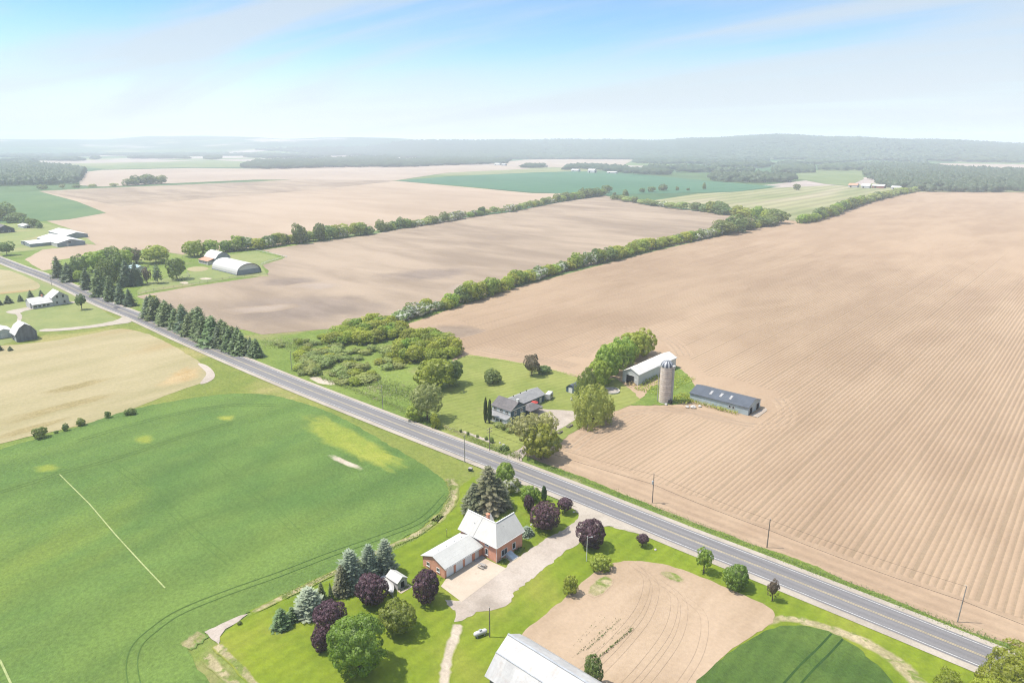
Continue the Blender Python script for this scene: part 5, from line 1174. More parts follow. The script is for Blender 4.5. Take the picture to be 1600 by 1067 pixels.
# local: x 0..12 along the road, y 0..9 away from the drone
E_, R_ = 4.75, 7.9
LX, LY, WD = 12.0, 9.2, 6.2
mb = MB()
# wall body in two butted blocks with gables
mb.prism('x', [(0, 0), (WD, 0), (WD, E_), (WD / 2, R_ - .15), (0, E_)], 0, LX - WD + .0)
mb.prism('y', [(LX - WD + .003, 0), (LX, 0), (LX, E_), (LX - WD / 2, R_ - .15), (LX - WD + .003, E_)], WD - .0, LY)
mb.box(LX - WD + .002, LX - .001, .001, WD - .002, 0, E_ - .05)
H.part('wall', mb, m_brick)
o_ = .45; sl_ = (R_ - E_) / (WD / 2); ez = E_ - o_ * sl_ + .06
X0, X1, Y0, Y1 = -o_, LX + o_, -o_, LY + o_
rx_, ry_ = LX - WD / 2, WD / 2
def slab(name, pts, mat, t=.14):
    n = len(pts); v = [p for p in pts] + [(p[0], p[1], p[2] + t) for p in pts]
    f = [tuple(range(n - 1, -1, -1)), tuple(range(n, 2 * n))] + [(i, (i + 1) % n, (i + 1) % n + n, i + n) for i in range(n)]
    return obj(name, mesh_py(name, v, f, mat), H.r)
RZ = R_ + .06
ix, iy = LX - WD - o_, WD + o_                             # inner eave corner
slab('roof', [(X0, Y0, ez), (X1 - .0, Y0, ez), (rx_, ry_, RZ), (X0, ry_, RZ)], m_seam_x)
slab('roof', [(X1, Y0 + .004, ez), (X1, Y1, ez), (rx_, Y1, RZ), (rx_, ry_ + .004, RZ)], m_seam_y)
slab('roof', [(X0, ry_ + .004, RZ), (rx_ - .004, ry_ + .004, RZ), (ix, iy, ez), (X0, iy, ez)], m_seam_x)
slab('roof', [(rx_ - .004, ry_ + .01, RZ), (rx_ - .004, Y1, RZ), (ix, Y1, ez), (ix + .003, iy + .006, ez)], m_seam_y)
rd = MB().box(X0 - .02, rx_, ry_ - .14, ry_ + .14, RZ + .10, RZ + .2).box(rx_ - .14, rx_ + .14, ry_ + .15, Y1 + .02, RZ + .10, RZ + .2)
H.part('ridge_cap', rd, m_trim)
st = MB().prism('y', [(4.6, ez + .20), (4.85, ez + .20), (4.85, ez + .26), (4.6, ez + .26)], 0, .01)
# standing seam step across the long slope
q0, q1 = (4.7, Y0, ez + .15), (4.7, ry_, RZ + .15)
v = [(q0[0] - .12, q0[1], q0[2]), (q0[0] + .12, q0[1], q0[2]), (q1[0] + .12, q1[1], q1[2]), (q1[0] - .12, q1[1], q1[2])]
v += [(p[0], p[1], p[2] + .10) for p in v]
obj('roof_seam', mesh_py('roof_seam', v, [(3, 2, 1, 0), (4, 5, 6, 7), (0, 1, 5, 4), (1, 2, 6, 5), (2, 3, 7, 6), (3, 0, 4, 7)], m_seam_x), H.r)
# small brick cross gable on the inner side
mb = MB().prism('y', [(2.6, 4.2), (5.2, 4.2), (5.2, 5.4), (3.9, 7.1), (2.6, 5.4)], WD / 2 + 1.2, WD + .05)
dm = H.part('dormer', mb, m_brick)
r_ = MB(); roof_slab(r_, 'y', [(2.2, 4.95), (3.9, 7.2)], WD / 2, WD + .4, .12); roof_slab(r_, 'y', [(3.905, 7.198), (5.6, 4.95)], WD / 2, WD + .4, .12)
obj('dormer_roof', r_.mesh('dormer_roof', m_seam_y), dm)
mb = MB().box(5.35, 6.05, 3.45, 4.1, 6.6, 9.0).box(5.28, 6.12, 3.38, 4.17, 8.85, 9.05)
H.part('chimney', mb, m_brick)
H.win('y-', 0.0, LX - 3.2, 1.15, .75, 1.5, 0)
H.win('y-', 0.0, LX - 3.1, 3.55, 1.0, .5, 1)
H.win('x+', LX, 2.6, 1.1, 1.9, 1.5, 1)
H.win('x+', LX, 6.1, 1.2, .95, 1.45, 0)
H.win('x+', LX, 1.2, .02, 1.3, .35, 0, sill=False)
H.win('y+', LY, LX - 3.1, 1.2, 1.4, 1.5, 1); H.win('y+', LY, LX - 3.1, 4.2, 1.0, 1.2, 0)
H.win('x-', 0, 1.6, 1.3, .9, 1.4, 0); H.win('x-', 0, 4.6, 1.3, .9, 1.4, 0); H.win('x-', 0, 3.1, 4.6, .8, 1.1, 0)
g = MB().box(X1 - .02, X1 + .10, Y0, Y1, ez - .02, ez + .10).box(X0, X1, Y0 - .10, Y0 + .02, ez - .02, ez + .10)
H.part('gutter', g, m_trim)
g = MB(); g.tube((LX + .08, -.08, 0), (LX + .08, -.08, ez), .06, n=6); H.part('downpipe', g, m_trim)
vp = MB(); vp.tube((9.9, 4.6, 6.5), (9.9, 4.6, 7.2), .07, n=6); vp.tube((3.4, 1.5, 6.2), (3.4, 1.5, 6.85), .06, n=6); H.part('vent_pipe', vp, m_galv)
hb = MB(); hb.add([(LX + .02, 3.2, 1.25), (LX + .02, 5.0, 1.25), (LX + 2.3, 5.0, .35), (LX + 2.3, 3.2, .35), (LX + .02, 3.2, 0), (LX + .02, 5.0, 0), (LX + 2.3, 5.0, 0), (LX + 2.3, 3.2, 0)], [(3, 2, 1, 0), (0, 1, 5, 4), (1, 2, 6, 5), (2, 3, 7, 6), (3, 0, 4, 7)])
hh = H.part('cellar_hatch', hb, m_trim)
d = MB()
for y0, y1 in ((3.3, 4.07), (4.13, 4.9)):
    d.add([(LX + .15, y0, 1.235), (LX + .15, y1, 1.235), (LX + 2.2, y1, .425), (LX + 2.2, y0, .425), (LX + .15, y0, 1.285), (LX + .15, y1, 1.285), (LX + 2.2, y1, .475), (LX + 2.2, y0, .475)], [(3, 2, 1, 0), (4, 5, 6, 7), (0, 1, 5, 4), (1, 2, 6, 5), (2, 3, 7, 6), (3, 0, 4, 7)])
H.part('hatch_door', d, plain('pale_blue_hatch', (.42, .50, .57), .5), hh)
bb = MB().box(LX + .05, LX + 3.0, 2.6, 5.6, .0, .22); H.part('hatch_slab', bb, m_concrete)

# --- attached garage wing
G = Bld('brick_garage', 'long low red brick garage with three white doors and pale roof', 'garage', -107.3, 89.6)
GE, GR = 2.95, 4.35
G.gable('y', 0, 7.4, 0, 12.15, GE, GR, m_brick, m_garroof, .45, .3)
for i in range(3): G.panel('x+', 7.4, 1.65 + i * 2.95, .05, 2.2, 2.15, m_garage, 'garage_door', .03, trim=False)
o = G.panel('x+', 7.4, 10.35, .35, .95, 2.05, m_trim, 'door', .05, knob=True)
st = MB()
for i in range(3): st.box(7.42, 8.9 - i * .4, 9.3 + i * .001, 12.0, .0 if i == 0 else .14 * i, .14 * (i + 1))
G.part('step', st, m_step)
G.win('y-', 0, 1.9, 1.15, .8, .8, 1); G.win('y-', 0, 5.3, 1.15, .8, .8, 1)
g = MB().box(7.85, 7.95, -.3, 12.3, GE - .27, GE - .15); G.part('gutter', g, m_trim)
vp = MB()
for y_ in (2.5, 5.0, 7.6, 10.0): vp.box(2.6, 2.85, y_ - .12, y_ + .12, 3.9, 4.3)
G.part('roof_vent', vp, m_galv)
bd = MB(); 
for i in range(60):
    x_, y_ = rng.uniform(.3, 7.0), rng.uniform(-1.0, -.2); r_ = rng.uniform(.15, .4)
    bd.add([(x_ + rng.uniform(-r_, r_), y_ + rng.uniform(-r_, r_), rng.uniform(.1, .5)) for _ in range(3)] + [(x_, y_, .55)], [(0, 1, 3), (1, 2, 3), (2, 0, 3)])
obj('flower_border', bd.mesh('flower_border', L_yel), kind='stuff', loc=(-107.3, 89.6, .15))
bd = MB()
for i in range(150):
    x_, y_ = rng.choice([(rng.uniform(.2, 1.6), rng.uniform(.2, 2.4)), (rng.uniform(.2, 1.4), rng.uniform(5.8, 9.0))]); r_ = rng.uniform(.15, .4)
    bd.add([(x_ + rng.uniform(-r_, r_), y_ + rng.uniform(-r_, r_), rng.uniform(.05, .5)) for _ in range(3)] + [(x_, y_, rng.uniform(.3, .8))], [(0, 1, 3), (1, 2, 3), (2, 0, 3)])
obj('foundation_plants', bd.mesh('foundation_plants', L_dark), kind='stuff', loc=(-95.2, 101.8, .15))

# --- things on the home yard
def picnic(x, y, rz, label):
    t = thing('picnic_table', label, 'picnic table', (x, y, .25), rz)
    for i in range(4): MB().box(-.9, .9, -.36 + i * .18, -.2 + i * .18, .72, .76).build('plank', m_wood, t)
    for s_ in (-1, 1): MB().box(-.9, .9, s_ * .72 - .13, s_ * .72 + .13, .42, .46).build('bench', m_wood, t)
    for s_ in (-1, 1):
        m = MB(); m.tube((s_ * .65, -.75, 0), (s_ * .65, -.2, .72), .05, n=5); m.tube((s_ * .65, .75, 0), (s_ * .65, .2, .72), .05, n=5); m.box(s_ * .65 - .03, s_ * .65 + .03, -.8, .8, .36, .42)
        m.build('leg', m_wood, t)
picnic(-96.6, 98.3, .15, 'grey wooden picnic table on the concrete patio by the house corner')
SH = Bld('garden_shed', 'small white garden shed beside the boat on the lawn', 'shed', -108.3, 79.8)
SH.gable('x', 0, 2.7, 0, 3.8, 2.1, 3.0, m_vinyl, m_membrane, .2, .2, .08)
SH.panel('x+', 3.8, 1.35, .08, 1.1, 1.8, m_dark, 'door', .03)
SH.part('slab', MB().box(3.82, 5.2, -.2, 3.0, .0, .26), m_concrete)
pt = MB()
for i in range(24):
    x_, y_ = rng.uniform(3.9, 4.8), rng.uniform(.0, 2.6); r_ = rng.uniform(.15, .3)
    pt.add([(x_ + rng.uniform(-r_, r_), y_ + rng.uniform(-r_, r_), .3) for _ in range(3)] + [(x_, y_, rng.uniform(.5, 1.0))], [(0, 1, 3), (1, 2, 3), (2, 0, 3)])
obj('potted_plants', pt.mesh('potted_plants', L_dark), kind='stuff', loc=(-108.3, 79.8, 0))
# boat under the purple maple
bt = thing('boat', 'white boat under a pale cover on a trailer beside the garden shed', 'boat', (-106.4, 78.6, 0), math.radians(-20))
hv = []; hf = []; NS = 9
for i in range(NS):
    t_ = i / (NS - 1); w_ = 1.15 * (1 - max(0, (t_ - .45) / .55) ** 2.0) + .02; x_ = -3.1 + 6.4 * t_; k_ = .55 + .25 * max(0, t_ - .6) * 2.5
    hv += [(x_, -w_, 1.25 + .2 * t_ ** 2), (x_, -w_ * .8, .75), (x_, 0, k_), (x_, w_ * .8, .75), (x_, w_, 1.25 + .2 * t_ ** 2)]
for i in range(NS - 1):
    for j in range(4): a = i * 5 + j; hf.append((a, a + 5, a + 6, a + 1))
hf.append((0, 1, 2, 3, 4)); 
obj('hull', mesh_py('hull', hv, hf, m_vinyl), bt)
cv = []; cf = []
for i in range(NS):
    t_ = i / (NS - 1); w_ = 1.2 * (1 - max(0, (t_ - .45) / .55) ** 2.0) + .03; x_ = -3.15 + 6.5 * t_; h_ = 1.27 + .2 * t_ ** 2
    cv += [(x_, -w_, h_), (x_, -w_ * .45, h_ + .45 * (1 - t_ * .7)), (x_, 0, h_ + .6 * (1 - t_ * .7)), (x_, w_ * .45, h_ + .45 * (1 - t_ * .7)), (x_, w_, h_)]
for i in range(NS - 1):
    for j in range(4): a = i * 5 + j; cf.append((a, a + 1, a + 6, a + 5))
cf.append((4, 3, 2, 1, 0))
obj('cover', mesh_py('cover', cv, cf, m_membrane), bt)
tl = MB().box(-2.6, 3.9, -.06, .06, .42, .52).box(-1.2, -1.0, -1.1, 1.1, .38, .5); obj('trailer_frame', tl.mesh('trailer_frame', m_galv), bt)
for s_ in (-1, 1):
    w_ = MB(); w_.tube((-1.1, s_ * 1.02, .32), (-1.1, s_ * 1.22, .32), .32, n=14); obj('wheel', w_.mesh('wheel', m_dark), bt)
# propane tank
tk = thing('propane_tank', 'white propane tank on the lawn by the short wooden pole', 'tank', (-80.9, 81.6, .1), math.radians(70))
m = MB(); prof = [(0, -1.5), (.28, -1.42), (.45, -1.2), (.5, -.95), (.5, .95), (.45, 1.2), (.28, 1.42), (0, 1.5)]
v = []; n_ = 14
for r_, x_ in prof:
    for i in range(n_): v.append((x_, r_ * math.cos(6.283 * i / n_), .85 + r_ * math.sin(6.283 * i / n_)))
f = [(j * n_ + i, j * n_ + (i + 1) % n_, (j + 1) * n_ + (i + 1) % n_, (j + 1) * n_ + i) for j in range(len(prof) - 1) for i in range(n_)]
me = mesh_py('tank_body', v, f, m_vinyl); me.polygons.foreach_set('use_smooth', [True] * len(f)); obj('tank_body', me, tk)
MB().box(-.25, .25, -.2, .2, 1.3, 1.55).build('valve_cover', m_galv, tk)
for s_ in (-1, 1): MB().box(s_ * .8 - .1, s_ * .8 + .1, -.4, .4, 0, .42).build('foot', m_step, tk)
# poles
def pole(x, y, h, label, arms=0, mat=None, trans=False, lamp=False, lean=(0, 0), r=.13, group=None):
    t = thing('utility_pole' if not lamp else 'lamp_post', label, 'pole', (x, y, 0), 0, group)
    m = MB(); m.tube((0, 0, -.2), (lean[0], lean[1], h), r, r * .68, 9); m.build('pole', mat or m_polew, t)
    for k in range(arms): MB().box(-.07, .07, -1.2, 1.2, h - .55 - k * 1.0, h - .41 - k * 1.0).build('crossarm', m_polew, t)
    for yy in ((-1.05, -.4, .4, 1.05) if arms else (0,)):
        q = MB(); q.lathe([(0.001, h - .41 if arms else h), (.06, h - .40 if arms else h), (.07, (h - .41 if arms else h) + .12), (.03, (h - .41 if arms else h) + .2), (.001, (h - .41 if arms else h) + .21)], 7, (0, yy)); q.build('insulator', m_trim, t)
    if trans:
        q = MB(); q.lathe([(.001, h - 2.9), (.25, h - 2.9), (.27, h - 2.0), (.2, h - 1.9), (.001, h - 1.88)], 12, (.0, -.45)); q.build('transformer', m_galv, t)
    if lamp:
        q = MB(); q.tube((0, 0, h - .4), (.9, .5, h + .1), .035, n=6); q.build('lamp_arm', m_galv, t)
        q = MB(); q.lathe([(.001, h + .18), (.18, h + .12), (.2, h - .02), (.001, h - .05)], 10, (.95, .53)); q.build('lamp_head', m_galv, t)
    return t
PX = [(-82.3, 150.6, 8.9), (-50.3, 150.3, 7.9), (-10.3, 149.9, 8.8), (-119.5, 151.5, 8.7), (-138.2, 144.9, 8.2)]
pole(*PX[0], 'wooden pole on the field verge, first beyond the blue house drive', trans=True, r=.14)
pole(*PX[1], 'bare wooden pole in the middle of the field verge', r=.15)
pole(*PX[2], 'pale wooden pole at the near end of the field verge', mat=m_wood, r=.13, lean=(.25, .1))
pole(*PX[4], 'pole with two crossarms at the drive of the blue house', 2)
pole(-138.5, 134.0, 8.9, 'pale grey pole on the near road shoulder above the wheat field', mat=m_wood, r=.135)
pole(-129.1, 179.6, 7.4, 'slim wooden pole between the blue house drive and the willow', r=.12)
pole(-256.7, 145.9, 9.2, 'pale pole at the thicket beside the road', mat=m_wood, r=.13)
pole(-192.1, 144.4, 9.4, 'pale thin pole in the ditch grass past the thicket', mat=m_wood, r=.13)
for i, (x_, y_) in enumerate(((-322.5, 146.3), (-388.9, 146.3), (-452.7, 146.2))):
    pole(x_, y_, 11.2, ('pale pole standing before the near end of the spruce row', 'pale pole standing before the far end of the spruce row', 'pale pole before the farmstead spruces')[i], mat=m_wood, r=.135)
pole(-542.7, 134.9, 8.5, 'grey pole on the near shoulder by the far farmstead', mat=m_wood)
pole(-79.9, 116.5, 6.7, 'white lamp post in front of the purple maple by the gravel drive', mat=m_trim, lamp=True, r=.1)
pole(-79.3, 82.6, 7.0, 'short dark wooden pole beside the propane tank', r=.12)
pole(-112.0, 101.6, 2.2, 'short brown post on the field edge behind the garage', r=.07)
def wire(a, c, sag, label, r=.035):
    m = MB(); n = 14; P = []
    for i in range(n + 1):
        t_ = i / n; P.append((a[0] + (c[0] - a[0]) * t_, a[1] + (c[1] - a[1]) * t_, a[2] + (c[2] - a[2]) * t_ - sag * 4 * t_ * (1 - t_)))
    for p_, q_ in zip(P[:-1], P[1:]): m.tube(p_, q_, r, n=4, cap=False)
    o = m.build('overhead_wire', m_dark); o['label'] = label; o['category'] = 'wire'; o['group'] = 'wires between the road poles'
wire((-82.3, 150.4, 5.9), (-50.3, 150.1, 5.1), .35, 'dark wire from the transformer pole to the bare middle pole')
wire((-50.3, 150.1, 5.1), (-10.2, 149.7, 5.4), .45, 'dark wire from the middle pole to the near pale pole')
wire((-10.2, 149.7, 5.4), (38, 149.5, 5.4), .5, 'dark wire running from the near pale pole out past the road end')
wire((-138.2, 144.8, 6.5), (-82.3, 150.4, 5.9), .5, 'dark wire from the crossarm pole across the drive tree')
wire((-138.2, 145.9, 7.8), (-82.3, 150.5, 8.7), .6, 'upper wire from the crossarm pole to the transformer pole', .02)
wire((-82.3, 150.5, 8.8), (-50.3, 150.2, 7.8), .4, 'upper wire from the transformer pole to the middle pole', .02)
wire((-50.3, 150.2, 7.8), (-10.1, 149.9, 8.7), .45, 'upper wire from the middle pole to the near pale pole', .02)
wire((-192.1, 144.4, 9.2), (-138.2, 144.0, 7.8), .7, 'thin wire from the ditch pole to the crossarm pole', .02)
wire((-256.7, 145.9, 9.0), (-192.1, 144.4, 9.2), .7, 'thin wire from the thicket pole to the ditch pole', .02)
# green bin at the wheat field corner
bn = thing('bin', 'small dark green bin with a pale lid on the verge by the old spruces', 'bin', (-133, 131) + (0,), .4)
MB().prism('y', [(-.45, .0), (.45, .0), (.55, 1.0), (-.55, 1.0)], -.5, .5).build('bin_body', plain('dark_green_paint', (.02, .05, .03), .6), bn)
MB().box(-.6, .6, -.55, .55, 1.0, 1.1).build('lid', m_wood, bn)
def mailbox(x, y, label):
    t = thing('mailbox', label, 'mailbox', (x, y, .1))
    MB().box(-.06, .06, -.06, .06, 0, 1.1).build('post', m_wood, t)
    MB().prism('y', [(-.14, 1.1), (.14, 1.1), (.14, 1.28), (.07, 1.38), (-.07, 1.38), (-.14, 1.28)], -.3, .3).build('box', m_dark, t)
mailbox(*(-126.2, 145.7), 'dark mailbox on a post at the drive of the blue house')
mailbox(*(-479.4, 135.2), 'small pale mailbox by the road at the white farmhouse drive')

# --- old gambrel barn at the bottom of the picture
OB = Bld('gambrel_barn', 'old grey barn with rust-stained tin gambrel roof, cut by the picture edge', 'barn', -69.6, 71.9)
LN = 18.6
WB, ZE, ZB, ZP = 11.6, 4.4, 7.0, 8.9
prof = [(0, ZE), (2.6, ZB), (WB / 2, ZP), (WB - 2.6, ZB), (WB, ZE)]
OB.part('wall', MB().prism('x', [(.25, 0), (WB - .25, 0), (WB - .25, ZE), (WB - 2.7, ZB - .1), (WB / 2, ZP - .1), (2.7, ZB - .1), (.25, ZE)], .2, LN - .2), m_barnw)
for a, q in zip(prof[:-1], prof[1:]):
    r_ = MB(); k_ = .004
    if a[1] < q[1] and a[1] == ZE: a = (a[0] - .5, a[1] - .5)
    if q[1] == ZE: q = (q[0] + .5, q[1] - .5)
    roof_slab(r_, 'x', [(a[0] + k_, a[1]), (q[0], q[1])], -.35, LN + .35, .1); OB.part('roof', r_, m_tin)
OB.part('ridge_cap', MB().box(-.36, LN + .36, WB / 2 - .2, WB / 2 + .2, ZP + .1, ZP + .17), m_galv)
OB.part('break_trim', MB().box(-.36, LN + .36, 2.45, 2.7, ZB + .1, ZB + .16), m_galv)
OB.panel('x-', .2, WB / 2, .0, 3.4, 3.4, m_dark, 'barn_door', .04, trim=False)
OB.panel('y-', .25, 3.5, .0, 3.0, 3.0, m_dark, 'barn_door', .04, trim=False)
OB.win('y-', .25, 8.5, 1.5, 1.0, 1.0, 1, sill=False)
OB.win('x-', .2, WB / 2, 5.6, 1.1, 1.1, 1, sill=False)
for i in range(14):
    x_ = rng.uniform(1, LN - 1)
rn = MB()
for x_ in (3.2, 9.4, 14.0): rn.box(x_ - .02, x_ + .02, 2.9, 5.6, 0, .01)

# --- white barn, silo and dark-roofed shed in the field
WBN = Bld('white_barn', 'long white steel barn with a dark open doorway in its gable', 'barn', -142.6, 229.4)
WBN.gable('y', 0, 7.4, 0, 31.0, 4.7, 6.5, m_pale_metal, m_dull_roof, .35, .3)
WBN.panel('y-', 0, 3.6, .0, 3.6, 3.6, m_dark, 'doorway', .03)
WBN.panel('y-', 0, 6.3, .0, .9, 2.0, m_pale_metal, 'door', .05)
WBN.part('corner_trim', MB().box(7.38, 7.46, -.06, .06, 0, 4.7).box(-.06, .02, -.06, .06, 0, 4.7), m_trim)
WBN.part('eave_trim', MB().box(7.72, 7.80, -.28, 31.28, 4.42, 4.62), m_trim)
hp = MB()
for i in range(90):
    x_, y_ = rng.gauss(4.6, 1.2), rng.uniform(-3.2, .3); r_ = rng.uniform(.3, .8); z_ = max(.1, 1.5 - abs(x_ - 4.6) * .5 - abs(y_) * .35)
    hp.add([(x_ + rng.uniform(-r_, r_), y_ + rng.uniform(-r_, r_), .15 + z_ * rng.uniform(.2, .8)) for _ in range(3)] + [(x_, y_, .2 + z_)], [(0, 1, 3), (1, 2, 3), (2, 0, 3)])
obj('hay_heap', hp.mesh('hay_heap', m_hay_b), kind='stuff', loc=(-142.6, 229.4, 0))
def weeds(x0, x1, y0, y1, n, h, mat, name='weeds', s=.5):
    wv = []; r2 = np.random.default_rng(int(abs(x0 * 7 + y0)))
    P = np.stack([r2.uniform(x0, x1, n), r2.uniform(y0, y1, n), np.zeros(n)], 1)
    P[:, 2] = r2.uniform(.1, 1, n) * h
    N = rand_dirs(n, r2) + [0, 0, .7]; N /= np.linalg.norm(N, axis=1, keepdims=True)
    v_, f_ = quads(P, N, np.full(n, s), r2); obj(name, mesh_np(name, v_, f_, mat), kind='stuff', loc=(0, 0, .15))
weeds(-135, -133.4, 232, 250, 260, 1.3, L_broad)
weeds(-134.5, -121, 224, 252, 900, .8, L_yel, s=.6)
weeds(-112, -92, 225.6, 227.6, 420, 1.2, L_broad)
weeds(-117, -110, 222, 232, 300, 1.2, L_yel, s=.6)

SI = Bld('silo', 'tall round concrete silo with striped dome top beside the white barn', 'silo', -118.0, 220.6)
SR, SHT = 2.35, 14.3
NRG = 19; rh = SHT / NRG
for i in range(NRG):
    m = MB(); z0 = i * rh
    m.lathe([(SR, z0 + .015), (SR + .012, z0 + .07), (SR + .012, z0 + rh - .07), (SR, z0 + rh - .015)], 28)
    if i == NRG - 1: m.lathe([(SR, SHT - .015), (SR - .2, SHT - .015)], 28)
    SI.part('stave_ring', m, m_stave if i < NRG - 2 and i % 3 else m_stave2)
core_ = MB(); core_.lathe([(SR - .03, 0), (SR - .03, SHT)], 28); SI.part('silo_core', core_, plain('silo_joint', (.32, .27, .23), .9))
for i in range(NRG + 1):
    m = MB(); z0 = i * rh; m.lathe([(SR + .01, z0 - .03), (SR + .05, z0 - .02), (SR + .05, z0 + .02), (SR + .01, z0 + .03)], 28); SI.part('hoop', m, plain('rusty_hoop', (.24, .17, .13), .7, .3))
for i in range(20):
    a0, a1 = 6.283 * i / 20, 6.283 * (i + 1) / 20; v = []; rows = 6
    for j in range(rows + 1):
        t_ = j / rows * math.pi / 2 * .97; rr_ = (SR + .12) * math.cos(t_); zz_ = SHT + 2.3 * math.sin(t_)
        v += [(rr_ * math.cos(a0 + .012), rr_ * math.sin(a0 + .012), zz_), (rr_ * 1.012 * math.cos((a0 + a1) / 2), rr_ * 1.012 * math.sin((a0 + a1) / 2), zz_ + .02), (rr_ * math.cos(a1 - .012), rr_ * math.sin(a1 - .012), zz_)]
    f = [(j * 3 + k, j * 3 + k + 1, j * 3 + k + 4, j * 3 + k + 3) for j in range(rows) for k in range(2)]
    obj('dome_panel', mesh_py('dome_panel', v, f, m_galv if i % 2 else plain('dull_dome_steel', (.10, .11, .14), .5, .3)), SI.r)
m = MB(); m.lathe([(.5, SHT + 2.2), (.45, SHT + 2.42), (.001, SHT + 2.5)], 12); SI.part('dome_cap', m, m_galv)
ch = MB(); ch.tube((-SR * .82 - .35, -SR * .62 - .2, 0), (-SR * .82 - .35, -SR * .62 - .2, SHT - .4), .13, n=8); ch.tube((-SR * .82 - .35, -SR * .62 - .2, SHT - .4), (-SR * .5, -SR * .4, SHT + .9), .13, n=8); SI.part('filler_pipe', ch, m_galv)
ch = MB(); ch.prism('x', [(-.45, 0), (.45, 0), (.45, SHT - .2), (-.45, SHT - .2)], SR - .1, SR + .55); cho = SI.part('chute', ch, m_galv); cho.rotation_euler = (0, 0, math.radians(8))
q = MB(); q.lathe([(.001, SHT - .1), (.6, SHT), (.6, SHT + .7), (.001, SHT + .95)], 10, (SR + .35, .3)); SI.part('chute_hood', q, m_membrane)
mm = MB(); mm.box(SR - .2, SR + 1.0, -1.4, -.3, 0, 1.6); SI.part('blower', mm, m_dark)

DS = Bld('equipment_shed', 'pale blue shed with dark blue roof and three skylights in the field', 'shed', -111.6, 228.2)
DS.gable('x', 0, 10.9, 0, 23.0, 3.15, 4.9, m_bluewall, m_slate, .35, .25)
for x_ in (7.2, 11.2, 15.0):
    sl_ = (4.9 - 3.15) / 5.45; y0, y1 = 1.7, 3.9
    v = [(x_ - .45, y0, 3.15 + sl_ * y0 + .175), (x_ + .45, y0, 3.15 + sl_ * y0 + .175), (x_ + .45, y1, 3.15 + sl_ * y1 + .175), (x_ - .45, y1, 3.15 + sl_ * y1 + .175)]
    v += [(p[0], p[1], p[2] + .06) for p in v]
    DS.part('skylight', MB().add(v, [(3, 2, 1, 0), (4, 5, 6, 7), (0, 1, 5, 4), (1, 2, 6, 5), (2, 3, 7, 6), (3, 0, 4, 7)]), plain('clouded_skylight', (.36, .35, .34), .5, var=.3, scale=2))
DS.panel('x+', 23.0, 2.3, .0, 2.5, 2.6, m_dark, 'doorway', .03)
DS.panel('x+', 23.0, 8.4, .0, 2.5, 2.6, m_dark, 'doorway', .03)
DS.win('y-', 0, 16.0, 1.35, .8, .8, 0, sill=False, frame=m_trim); DS.win('y-', 0, 17.4, 1.35, .8, .8, 0, sill=False, frame=m_trim)
def rock(x, y, s, label, g=None):
    r2 = random.Random(int(x * 13 + y * 7)); m = MB(); m.lathe([(.001, 0), (s * .9, .05), (s, s * .45), (s * .55, s * .9), (.001, s)], 7)
    m.v = [(p[0] * r2.uniform(.75, 1.2), p[1] * r2.uniform(.75, 1.2), p[2] * r2.uniform(.8, 1.15)) for p in m.v]
    o = m.build('rock', plain('pale_stone', (.52, .49, .45), .9, var=.2), loc=(x, y, .15)); o['label'] = label; o['category'] = 'rock'
    if g: o['group'] = g
for (x_, y_, s_, l_) in ((*(-108.7, 220.9), .8, 'pale block lying between the silo and the dark-roofed shed'), (*(-106.8, 221.7), 1.1, 'largest pale block beside the weeds of the dark-roofed shed'), (*(-105.6, 224.5), .7, 'small pale block nearest the dark-roofed shed'), (*(-115.9, 217.9), .6, 'pale stone at the foot of the silo'), (*(-137.4, 150.6), .6, 'pale boulder at the crossarm pole'), (*(-139.6, 151.3), .4, 'small boulder next to the one at the crossarm pole'), (*(-95.3, 132.3), .35, 'small white stone at the front drive corner'), (*(-70.1, 131.3), .35, 'small white stone beside the tiny purple tree'), (*(-99.8, 119.9), .0 + .35, 'grey stone under the broad purple maple')):
    rock(x_, y_, s_, l_)
pool = thing('round_trough', 'round pale trough with dark water before the white barn', 'trough', (-139.4, 216.3) + (.19,))
m = MB(); m.lathe([(3.3, 0), (3.3, .55), (3.05, .55), (3.05, .1)], 26); m.build('rim', plain('pale_rim', (.62, .58, .54), .8, var=.2), pool)
m = MB(); m.lathe([(3.04, .38), (1.5, .38), (.01, .38)], 26); m.build('water', plain('murky_fill', (.33, .29, .25), .4, var=.5, scale=.8), pool)

# --- blue house
BH = Bld('blue_house', 'two-storey blue-grey house with pale porch and grey shingle roof by the road', 'house', -156.2, 165.3)
BH.gable('x', 0, 7.8, 0, 9.0, 5.2, 7.4, m_bluehouse, m_shingle, .4, .35)
w = MB().box(.15, 8.85, -.12, -.004, 2.9, 5.0); BH.part('front_siding', w, m_lightsid)
w = MB().box(.1, 8.9, -2.3, -.13, 0, 2.45); BH.part('porch', w, m_lightsid)
w = MB(); w.prism('x', [(-2.7, 2.5), (-.13, 3.15), (-.13, 3.27), (-2.7, 2.62)], -.2, 9.2); BH.part('porch_roof', w, m_shingle2)
for u_ in (1.3, 2.9, 4.7, 6.5): BH.win('y-', -2.3, u_, 1.0, 1.15, 1.0, 1, sill=False)
BH.panel('y-', -2.3, 8.0, .05, .95, 2.05, m_trim, 'door', .04, knob=True)
for u_ in (1.6, 4.5, 7.2): BH.win('y-', -.12, u_, 3.55, 1.4, 1.05, 1, sill=False)
BH.win('x+', 9.0, 2.2, 3.3, 1.1, 1.2, 1); BH.win('x+', 9.0, 5.6, 3.3, 1.0, 1.2, 1); BH.win('x+', 9.0, 5.4, .9, 1.2, 1.2, 1)
w = MB().box(8.95, 9.02, .0, 7.8, 4.95, 5.2); w.prism('y', [(8.96, 5.2), (9.03, 5.2), (9.03, 5.25), (8.96, 5.25)], 0, 7.8); BH.part('gable_trim', w, m_trim)
